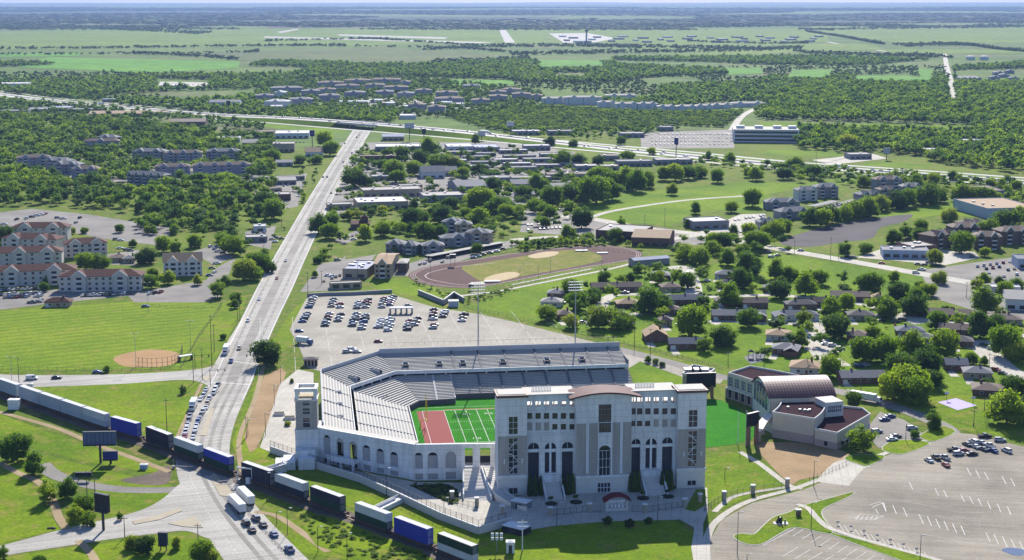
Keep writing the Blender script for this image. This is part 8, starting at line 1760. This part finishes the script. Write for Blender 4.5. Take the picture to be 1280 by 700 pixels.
NB = [(690, 360), (800, 340), (960, 345), (1050, 352), (1280, 402), (1280, 470), (1160, 440), (1000, 460), (900, 440), (720, 410)]
woods('garden_trees', scatter([NB], 16, .52, seed=17), 5, 10.5, 'smaller garden trees between the bungalows', leaf_far, 0, seed=17, nleaf=420, ls=.085)
woods('street_trees', scatter([[(860, 292), (960, 300), (1000, 316), (880, 330), (820, 318)], [(640, 228), (735, 244), (735, 270), (660, 296), (600, 300), (460, 300), (470, 270), (560, 262)], [(940, 205), (1290, 226), (1290, 250), (1090, 240), (990, 228)], [(560, 190), (640, 186), (735, 208), (735, 244), (640, 228), (560, 226)], [(860, 192), (1000, 205), (1290, 228), (1290, 236), (1000, 222), (860, 206)]], 12.5, .6, seed=18), 5, 11, 'mixed trees of the middle town', leaf_far, 0, seed=18, nleaf=380, ls=.09)
# cypresses in the deep bays of the front building
def cypress(u, yb, h, label):
 sx, sy = Sxy(u, yb); p = W(sx, -116.9 + random.uniform(-1.4, -.2)); mz = PROTO.get('cyp')
 if mz is None:
  g = np.random.default_rng(77); n_ = 700; z = g.uniform(.04, 1, n_); rr = .115 * np.minimum(1, z * 9) * (1 - z) ** .45 * 1.25 + .012; th = g.uniform(0, 2 * math.pi, n_)
  P = np.stack([rr * np.cos(th), rr * np.sin(th), z], 1); d = np.stack([np.cos(th), np.sin(th), np.full(n_, .5)], 1) + g.normal(size=(n_, 3)) * .4; t = np.cross(d, g.normal(size=(n_, 3))); t /= np.linalg.norm(t, axis=1, keepdims=True); b = np.cross(d, t); b /= np.linalg.norm(b, axis=1, keepdims=True); s = .05
  q = np.stack([P - t * s * .5, P + b * s, P + t * s * .5, P - b * s], 1).reshape(-1, 3); i = 4 * np.arange(n_); F = np.concatenate([np.stack([i, i + 1, i + 2], 1), np.stack([i, i + 2, i + 3], 1)])
  o = quick('foliage', q, F, TONES['dark green']); mz = o.data; bpy.data.objects.remove(o); tm = MB(); tm.tube((0, 0, -.01), (0, 0, .95), .03, 6, .006); t_ = bpy.data.meshes.new('trunk'); t_.from_pydata(tm.v, [], tm.f); t_.materials.append(bark); PROTO['cyp'] = (mz, t_); mz = PROTO['cyp']
 r = bpy.data.objects.new('cypress_tree', None); C.objects.link(r); r.location = p; r.scale = (h * .8, h * .8, h)
 for nm, m_ in zip(('foliage', 'trunk'), mz): o = bpy.data.objects.new(nm, m_); C.objects.link(o); o.parent = r
 tag(r, label, 'tree', 'cypresses before the stadium front')
for us, bay in (((662, 669, 676), 'the bay right of the left end tower'), ((705, 711, 717), 'the bay left of the central block'), ((791, 796, 801), 'the bay right of the central block'), ((832, 838, 844), 'the bay left of the right end tower')):
 for u, wh in zip(us, ('left', 'middle', 'right')): cypress(u, 620, random.uniform(6.5, 8.2), f'{wh} one of three dark cypresses in {bay}')
for u, y, lb in ((720, 627, 'second planter from the left on the forecourt'), (689, 629, 'leftmost planter on the forecourt'), (804, 622, 'planter right of the monument on the forecourt'), (835, 620, 'rightmost planter on the forecourt')):
 r = thing('planted_bed', 'round dark bed with a clipped little tree, ' + lb, 'planter', G(u, y + 1.5), 0, 'round planters on the forecourt')
 mb = MB(); mb.tube((0, 0, .1), (0, 0, .45), 2.1, 20); mb.build('bed', M('bed_soil', (.03, .035, .02)), r); V_, F_ = crown_arrays(300, 2.3, 2.6, 6, 260, .4, .45, ICO0); quick('crown', V_ + np.array([0, 0, .3]), F_, TONES['dark green'], None, r); mb = MB(); mb.tube((0, 0, .4), (0, 0, 1.7), .09, 6); mb.build('trunk', bark, r)
# palms by the highway
def palm(u, yb, h, label):
 r = thing('palm_tree', label, 'palm', G(u, yb), random.uniform(0, 6), 'palms beside the highway'); mb = MB(); mb.tube((0, 0, 0), (.2, 0, h), .35, 7, .22); mb.build('trunk', bark, r); mb = MB()
 for k in range(14):
  a = k * .45; e = random.uniform(-.2, .6); dx, dy = math.cos(a), math.sin(a); p0 = Vector((.2, 0, h)); p1 = p0 + Vector((dx * 1.6, dy * 1.6, .8 + e)); p2 = p0 + Vector((dx * 3., dy * 3., -.6 + e)); sd_ = Vector((-dy, dx, 0)) * .45
  mb.add([p0, p1 - sd_, p1 + sd_, p2], [(0, 1, 2), (1, 3, 2)])
 mb.build('fronds', TONES['mid green'], r)
for (u, yb), lb in zip(((1111, 226), (1119, 225), (1127, 225), (1139, 226)), ('leftmost of four palms below the highway', 'second from the left of four palms below the highway', 'third from the left of four palms below the highway', 'rightmost of four palms below the highway')): palm(u, yb, 10, lb)
palm(848, 316, 6, 'short palm left of the ridged stand shed')
# ---------------------------------------------------------------- poles, signs, fences, small things
polem = M('weathered_pole', (.16, .12, .09), var=.2); lampm = M('lamp_head', (.5, .5, .48))
def lamp_post(u, yb, yt, label, arm=1.6, mat=None, group='lamp posts', two=False, name='lamp_post', rot=0.):
 h = height(u, yb, yt); r = thing(name, label, 'lamp post', G(u, yb), rot, group); mb = MB(); mb.tube((0, 0, 0), (0, 0, h), .13, 6, .08); mb.build('pole', mat or steel, r)
 mb = MB(); mb.tube((0, 0, h - .15), (arm, 0, h), .05, 5)
 if two: mb.tube((0, 0, h - .15), (-arm, 0, h), .05, 5)
 mb.build('arm', mat or steel, r)
 for s in ((1, -1) if two else (1,)): mb = MB(); mb.box(s * arm - .45, s * arm + .45, -.22, .22, h - .08, h + .14); mb.build('lamp_head', lampm, r)
 return r
for u, yb, yt, lab in ((921.5, 692, 640, 'lamp post standing on the curved drive at the lower right'), (1013.7, 663, 628, 'lamp post on the long grass island path'), (1017, 608, 576, 'lamp post at the wire fence before the field house'), (1150, 700, 669, 'lamp post on the thin island near the lower edge'), (933.5, 706, 693, 'lamp post cut by the lower edge'), (1132, 551, 530, 'lamp post on the round grass island'), (906, 600, 585, 'lamp post beside the right end tower lawn'),
      (333, 627, 591, 'lamp post right of the two trailer lorries'), (346, 656, 640, 'lamp post at the verge path, left one'), (359.5, 667, 635, 'lamp post at the verge path, middle one'), (397.5, 690, 658, 'lamp post before the bright scrub'), (434, 700, 666, 'lamp post at the right end of the bright scrub'), (413, 590, 563, 'lamp post at the arcade balcony'), (483, 620, 585, 'lamp post on the walkway by the footbridge'), (555, 646, 622, 'lamp post at the end of the walkway wall'), (696, 658, 628, 'tall lamp post left of the monument'), (822, 654, 621, 'lamp post right of the monument'),
      (332, 545, 516, 'lamp post on the brown dirt strip, near one'), (343, 507, 481, 'lamp post on the brown dirt strip, middle one'), (351, 480, 458, 'lamp post on the brown dirt strip, far one'), (310, 545, 524, 'lamp post right of the avenue bend')):
 lamp_post(u, yb, yt, lab, 1.2 if yb > 560 else 1.0)
for u, yb, yt, lab in ((170, 459, 417, 'ball field floodlight standing in front of the clay infield'), (238.5, 437, 401, 'ball field floodlight behind the clay infield'), (185.5, 391, 353, 'ball field floodlight at the far outfield'), (15, 480, 446, 'double pole at the left edge by the train'), (538, 345, 318, 'lamp mast on the near side of the track'), (688, 340, 322, 'thin mast on the middle of the track side'), (650, 350, 334, 'thin mast on the track side near the grass bank'), (673, 347, 332, 'thin mast on the track side right of the grass bank mast')):
 lamp_post(u, yb, yt, lab, 1.5, galv, 'floodlight masts', True)
def utility_pole(u, yb, yt, wood):
 h = height(u, yb, yt); r = thing('utility_pole', None, 'pole', G(u, yb), R(random.uniform(-30, 30)), 'street and utility poles'); mb = MB(); mb.tube((0, 0, 0), (0, 0, h), .17, 6, .1); mb.build('mast', polem if wood else steel, r)
 mb = MB(); mb.box(-1.2, 1.2, -.06, .06, h - .9, h - .75); mb.build('crossarm', polem if wood else steel, r)
 for x in (-1., -.4, .5, 1.): mb = MB(); mb.tube((x, 0, h - .75), (x, 0, h - .5), .06, 6); mb.build('insulator', lampm, r)
 pend(r, f'{"brown wooden" if wood else "dark steel"} pole', u, yb)
for i, (u, yb, yt) in enumerate(((265, 460, 393), (268, 440, 405), (242, 478, 440), (253, 475, 435), (297, 400, 380), (24, 482, 446), (209, 545, 498), (308, 548, 520), (110, 640, 588), (119, 620, 596), (156, 672, 645), (248, 685, 654), (385, 372, 340), (402, 356, 338), (447, 352, 326), (806, 352, 327), (831, 283, 260), (806, 281, 268), (741, 268, 252), (730, 310, 284), (793, 433, 402), (752, 352, 325), (735, 400, 370), (880, 395, 372), (901, 365, 350), (1038, 325, 296), (993, 318, 300), (1048, 325, 303), (1055, 360, 338), (1076, 492, 470), (1230, 520, 497), (1236, 466, 441), (972, 335, 318), (1208, 372, 352), (1228, 272, 254), (760, 442, 420), (910, 455, 440), (1009, 465, 446), (1200, 420, 406), (498, 158, 140), (1020, 205, 190), (813, 442, 410), (955, 462, 442), (983, 480, 462), (1217, 533, 512), (620, 265, 245), (470, 205, 190), (650, 215, 200), (540, 240, 222), (330, 330, 306), (352, 285, 262), (378, 245, 226), (300, 400, 375))): utility_pole(u, yb, yt, i % 2)
land(265, 450, 'the street corner at the ball field')
# billboards
def billboard(u, yb, yt0, yt1, wpx, label, rot, face_m, legs=1, name='billboard', slats=False):
 p = G(u, yb); h0, h1 = height(u, yb, yt1), height(u, yb, yt0); w = wpx / ppm(yb); r = thing(name, label, 'billboard', p, rot)
 mb = MB(); mb.box(-w / 2, w / 2, -.5, .5, h0, h1); mb.build('panel', face_m, r)
 mb = MB()
 for a, b, c, d in ((-w / 2 - .15, w / 2 + .15, h1, h1 + .25), (-w / 2 - .15, w / 2 + .15, h0 - .25, h0)): mb.box(a, b, -.6, .6, c, d)
 for x in [-w / 2 + w * k / 8 for k in range(9)]: mb.box(x - .08, x + .08, -.58, -.5, h0, h1)
 mb.build('panel_frame', steel, r)
 mb = MB(); mb.box(-w / 2, w / 2, -1.5, -.62, h0 - .35, h0 - .25); mb.build('catwalk', steel, r)
 for k in range(legs): x = 0 if legs == 1 else -w / 3 + 2 * w / 3 * k / (legs - 1); mb = MB(); mb.tube((x, 0, 0), (x, 0, h0), .45 if legs == 1 else .2, 10); mb.build('post', polem if legs > 1 else steel, r)
board_b = M('blue_grey_panel', (.10, .125, .22), var=.2); board_d = M('dark_panel', (.03, .03, .035), var=.3, scale=3); board_bl = M('blue_panel', (.035, .05, .26), var=.15)
billboard(126, 579, 540, 555, 40, 'big blue-grey billboard back on a single post beside the train', R(4), board_b)
billboard(138.5, 580, 564.5, 573.5, 18, 'small blue billboard right below the big blue-grey one', R(2), board_bl)
billboard(129.5, 663, 618, 638, 22, 'dark slatted billboard back on a pale blue post above the slip road', R(-30), board_d)
billboard(204.5, 688, 666, 680, 11, 'blue panelled sign back standing in the roadside bushes', R(-8), M('slate_blue_panel', (.05, .07, .13), var=.2), legs=2)
billboard(105, 601, 591, 593.5, 20, 'thin sign frame end-on beside the old road', R(0), board_d, legs=2)
for u, yb, y0, y1, wp, lab in ((390.5, 186, 163, 170, 6, 'tall blue sign tower left of the highway bridge'), (530, 178, 161, 167, 5, 'tall dark sign right of the highway bridge'), (845, 196, 172, 180, 5, 'tall blue square sign before the dealership'), (602, 176, 164, 170, 9, 'pale billboard over the highway right of the bridge'), (638, 172, 152, 158, 9, 'pale billboard at the edge of the young wood'), (1108, 200, 185, 192, 8, 'white square billboard beyond the highway'), (1061, 226, 216, 221, 6, 'blue road sign below the highway'), (512, 176, 154, 160, 12, 'grey billboard by the bridge ramp'), (286, 145, 126, 131, 5, 'small sign by the far inn')):
 billboard(u, yb, y0, y1, wp, lab, R(5), M('pale_sign', (.5, .52, .55)) if ('pale' in lab or 'white' in lab or 'grey' in lab) else board_bl if 'blue' in lab else board_d, name='roadside_sign')
# traffic signals and crossing gates
def signal(u, yb, yt, rot, label, arm=7):
 h = height(u, yb, yt); r = thing('traffic_signal', label, 'traffic signal', G(u, yb), rot); mb = MB(); mb.tube((0, 0, 0), (0, 0, h), .15, 6); mb.build('mast', steel, r); mb = MB(); mb.tube((0, 0, h - .4), (arm, 0, h), .09, 5); mb.build('arm', steel, r)
 for k in range(2): mb = MB(); mb.box(arm * (.5 + .45 * k) - .2, arm * (.5 + .45 * k) + .2, -.18, .18, h - 1.1, h - .1); mb.build('signal_head', blackm, r)
signal(326, 463, 444, R(170), 'traffic signal at the junction beside the big avenue tree'); signal(263, 483, 462, R(10), 'traffic signal at the queue end of the junction'); signal(244, 462, 443, R(-5), 'traffic signal at the ball field corner of the junction')
def gate(u, yb, rot, label):
 r = thing('crossing_gate', label, 'crossing gate', G(u, yb), rot); mb = MB(); mb.tube((0, 0, 0), (0, 0, 3.6), .1, 6); mb.build('mast', galv, r); mb = MB(); mb.box(-.5, .5, -.1, .1, 2.4, 2.7); mb.build('lights', blackm, r); mb = MB(); mb.box(.3, 7.5, -.07, .07, 1.1, 1.28)
 mb.build('barrier_arm', M('white_red_arm', (.6, .5, .48)), r); mb = MB(); mb.box(-.5, .5, -.4, .4, 0, 1.2); mb.build('machine_box', galv, r)
gate(298, 603, R(200), 'level crossing gate by the right kerb beside the train'); gate(217, 586, R(-10), 'level crossing gate at the left kerb of the avenue')
r = thing('signal_cabin', 'white signal gantry and cabinet beside the rails', 'signal gantry', G(306, 604), R(-15)); mb = MB(); mb.box(-3, 3, -.2, .2, 5.4, 5.9); mb.build('gantry', frame_w, r)
for x in (-2.8, 2.8): mb = MB(); mb.tube((x, 0, 0), (x, 0, 5.5), .14, 6); mb.build('post', frame_w, r)
mb = MB(); mb.box(.8, 2.4, -1, 0, 0, 2.4); mb.build('cabinet', frame_w, r)
for u, y, lab, w_, h_ in ((18, 511, 'white stone hut at the foot of the double pole', 4.5, 4.), (38, 486, 'small white cabinet beside the train at the left', 2.4, 2.2), (180, 586, 'small blue cabinet on the grass by the gravel', 2.6, 1.6)):
 r = thing('track_cabinet', lab, 'cabinet', G(u, y)); mm_ = M('cabinet_blue', (.3, .36, .5)) if 'blue' in lab else stone_w; mb = MB(); mb.box(-w_ / 2, w_ / 2, -w_ / 3, w_ / 3, 0, h_); mb.build('box', mm_, r); mb = MB(); mb.hip(-w_ / 2, w_ / 2, -w_ / 3, w_ / 3, h_, .5, .15); mb.build('roof', stone_w, r)
# fences
fence(gp([(-20, 462), (60, 463), (140, 464), (225, 462)]), 1.6, 'low wire fence along the near side of the ball field', post=4, infill=False, name='wire_fence')
fence(gp([(226, 461), (250, 420), (278, 382)]), 2.2, 'dark wire fence along the right side of the ball field', post=4, infill=False, name='wire_fence')
fence(gp([(168, 381), (215, 385), (275, 385)]), 1.2, 'low fence between ball field and parking', post=4, infill=False, name='wire_fence')
r = Root('backstop', 'curved dark backstop fence behind the clay infield', 'backstop', G(226, 447)); pts = spline(gp([(170, 458), (190, 459.5), (215, 457), (226, 449), (228, 441)]), 4); mb = MB()
for a, b in zip(pts, pts[1:]):
 for z in (.1, 2.2, 4.4): mb.bar((a.x, a.y, z), (b.x, b.y, z), .08, .1)
r.part('rails', mb, steel)
mb = MB()
for a in pts: mb.box(a.x - .08, a.x + .08, a.y - .08, a.y + .08, 0, 4.6)
r.part('posts', mb, steel)
r = thing('dugout_bench', 'small white dugout roof at the infield corner', 'dugout', G(232, 450), R(40)); mb = MB(); mb.box(-3.5, 3.5, -1.2, 1.2, 2.2, 2.4); mb.build('roof', stone_w, r)
for x in (-3.3, 3.3): mb = MB(); mb.box(x - .1, x + .1, -1.1, 1.1, 0, 2.2); mb.build('support', steel, r)
fence(spline(gp([(580, 384), (640, 397), (700, 411), (760, 425), (800, 434), (860, 450), (905, 462)]), 3), 1.7, 'dark mesh fence between the stadium car park and the bungalow lawns', post=3.2, infill=True)
fence(spline(gp([(1095, 498), (1125, 508), (1160, 518), (1200, 529), (1250, 540), (1290, 547)]), 3), 1.2, 'line of short wooden posts along the service road', post=3.2, infill=False, mat=polem, name='post_fence')
fence(spline(gp([(510, 352), (545, 364), (580, 366), (630, 360), (700, 346), (780, 330)]), 3), 1.6, 'low mesh fence round the near side of the running track', post=4, infill=False, name='wire_fence')
fence(gp([(742, 312), (800, 318), (835, 326)]), 1.6, 'low mesh fence behind the far bend of the track', post=4, infill=False, name='wire_fence')
# track furniture
for u, y, w_, d_, lab in ((615, 352.5, 9, 4, 'pale landing mat by the near straight of the track'), (727, 314, 8, 4, 'pale landing mat at the far bend of the track'), (753, 317, 7, 3.5, 'second pale mat at the far bend of the track')):
 r = thing('landing_mat', lab, 'mat', G(u, y), SA); mb = MB(); mb.box(-w_ / 2, w_ / 2, -d_ / 2, d_ / 2, 0, .7); mb.build('cushion', M('mat_tan', (.42, .3, .22)), r); mb = MB(); mb.box(-w_ / 2 - .2, w_ / 2 + .2, -d_ / 2 - .2, d_ / 2 + .2, .7, .8); mb.build('cover', stone_w, r)
for u, y, lab in ((566, 332, 'dark timing scaffold inside the left bend of the track'), (589, 363, 'dark timing box before the near straight')):
 r = thing('timing_stand', lab, 'scaffold', G(u, y)); mb = MB(); mb.box(-2, 2, -1.5, 1.5, 5, 7.5) if 'scaffold' in lab else mb.box(-1.5, 1.5, -1, 1, 2.2, 4); mb.build('cabin', steel, r)
 for x in (-1.4, 1.4): mb = MB(); mb.tube((x, 0, 0), (x, 0, 5.2 if 'scaffold' in lab else 2.3), .12, 6); mb.build('leg', steel, r)
# playground, basketball hoop
r = thing('play_frame', 'grey climbing frame on the playground patch', 'climbing frame', G(943, 448)); mb = MB(); mb.box(-3, -.6, -1.2, 1.2, 1.6, 1.75); mb.box(.8, 3, -1.2, 1.2, 1.1, 1.25); mb.build('platform', M('play_blue', (.07, .09, .16)), r); mb = MB(); mb.hip(-3, -.6, -1.2, 1.2, 3.4, 1.1, .2); mb.build('roof', steel, r); mb = MB()
for x in (-3, -.6, .8, 3):
 for y in (-1.2, 1.2): mb.tube((x, y, 0), (x, y, 3.4), .08, 5)
mb.build('posts', steel, r); mb = MB(); mb.bar((3, 0, 1.15), (6, 0, .1), .9, .12); mb.build('slide', galv, r)
for u, y, lab in ((1183, 500, 'basketball hoop on the far left side of the lilac court'), (1216, 506, 'basketball hoop at the right corner of the lilac court')):
 r = thing('basketball_hoop', lab, 'hoop', G(u, y)); mb = MB(); mb.tube((0, 0, 0), (0, 0, 3.2), .1, 6); mb.build('post', steel, r); mb = MB(); mb.box(-.9, .9, -.35, -.3, 2.7, 3.8); mb.build('backboard', frame_w, r); mb = MB(); mb.tube((0, -.6, 2.95), (0, -.6, 3.0), .25, 10); mb.build('rim', M('rim_red', (.4, .06, .02)), r)
# island sculpture, sign boxes and trailhead pieces
r = thing('bronze_sculpture', 'dark sculpture group on the long grass island', 'sculpture', G(975, 655)); mb = MB()
for k in range(7): a = k * .9; mb.tube((math.cos(a) * 1.2 - 1 + k * .3, math.sin(a) * .6, .2), (math.cos(a) * .9 - .8 + k * .3, math.sin(a) * .5, 1.6 + (k % 3) * .6), .38, 7, .2)
mb.build('figures', M('dark_bronze', (.035, .05, .06), rough=.4, metal=.6), r); mb = MB(); mb.box(-2.2, 2.6, -1.3, 1.3, .1, .4); mb.build('plinth', stone_c, r)
for u, y, lab in ((998, 645, 'brown sign box with white cap on the long grass island'),):
 r = thing('sign_box', lab, 'sign', G(u, y)); mb = MB(); mb.box(-.8, .8, -.5, .5, .2, 2.1); mb.build('body', brick_d, r); mb = MB(); mb.box(-1, 1, -.7, .7, 2.1, 2.4); mb.build('cap', stone_w, r)
for k in range(7):
 u, y = 860 + (555 + k * 50) / 3.0476, 530 + (392 + k * 17) / 3.0476; r = thing('bay_sign', f'{("first", "second", "third", "fourth", "fifth", "sixth", "seventh")[k]} low white bay sign from the island corner along the footpath', 'sign', G(u + 5, y - 2), SA, 'low bay signs along the footpath'); mb = MB(); mb.box(-.5, .5, -.05, .05, .9, 1.5); mb.build('panel', M('grey_sign', (.4, .4, .4)), r)
 mb = MB(); mb.tube((0, 0, 0), (0, 0, .95), .05, 5); mb.build('post', galv, r)
mb = MB()
for x, y in ((-.8, 0), (.2, .3), (1, -.2)): mb.tube((x, y, 0), (x, y, .5), .7, 9, .45)
o = mb.build('picnic_rocks', M('dark_rock', (.05, .05, .045))); o.location = G(64, 661); tag(o, 'dark rocks beside the sandy path at the slip road', 'rocks')
for u, y, lab in ((349, 519, 'bench block on the white forecourt, near one'), (362, 524, 'white planter box on the forecourt by the stair tower')):
 r = thing('forecourt_planter', lab, 'planter', G(u, y), SA); mb = MB(); mb.box(-2.4, 2.4, -1.6, 1.6, 0, 1.1); mb.build('box', stone_c, r); mb = MB(); mb.box(-2.1, 2.1, -1.3, 1.3, 1.1, 1.2); mb.build('soil', MATS['bed_soil'], r)
r = thing('radio_mast', 'slim white mast with lamps beside the rail bank', 'mast', G(653, 688)); h = height(653, 688, 650); mb = MB(); mb.tube((0, 0, 0), (0, 0, h), .2, 8, .14); mb.build('mast', frame_w, r)
mb = MB(); mb.box(-1.6, 1.6, -.1, .1, h - .8, h - .65); mb.box(-1.6, 1.6, -.1, .1, h - 2.2, h - 2.05); mb.build('crossarm', frame_w, r)
r = thing('antenna_cluster', 'cluster of white railway signal heads beside the last wagons', 'railway signal', G(621, 690)); mb = MB(); mb.tube((0, 0, 0), (0, 0, 5.5), .12, 6); mb.build('mast', galv, r); mb = MB()
for k in range(6): mb.box(-1.8 + (k % 3) * 1.4, -.9 + (k % 3) * 1.4, -.4, .1, 4.0 + (k // 3) * 1.4, 4.9 + (k // 3) * 1.4)
mb.build('signal_head', frame_w, r)
# stadium railings along the rim
rl_ = Root('rim_railing', 'thin steel railing along the top rim of the far stand', 'railing', W(30, 53, 17.05)); mb = MB()
for x in range(-22, 85, 3): q = W(x, 53); mb.box(q.x - .05, q.x + .05, q.y - .05, q.y + .05, 17.0, 18.1)
a, b = W(-22, 53), W(85, 53); mb.bar((a.x, a.y, 18.0), (b.x, b.y, 18.0), .08, .1); rl_.part('rail', mb, steel)
settle_labels()
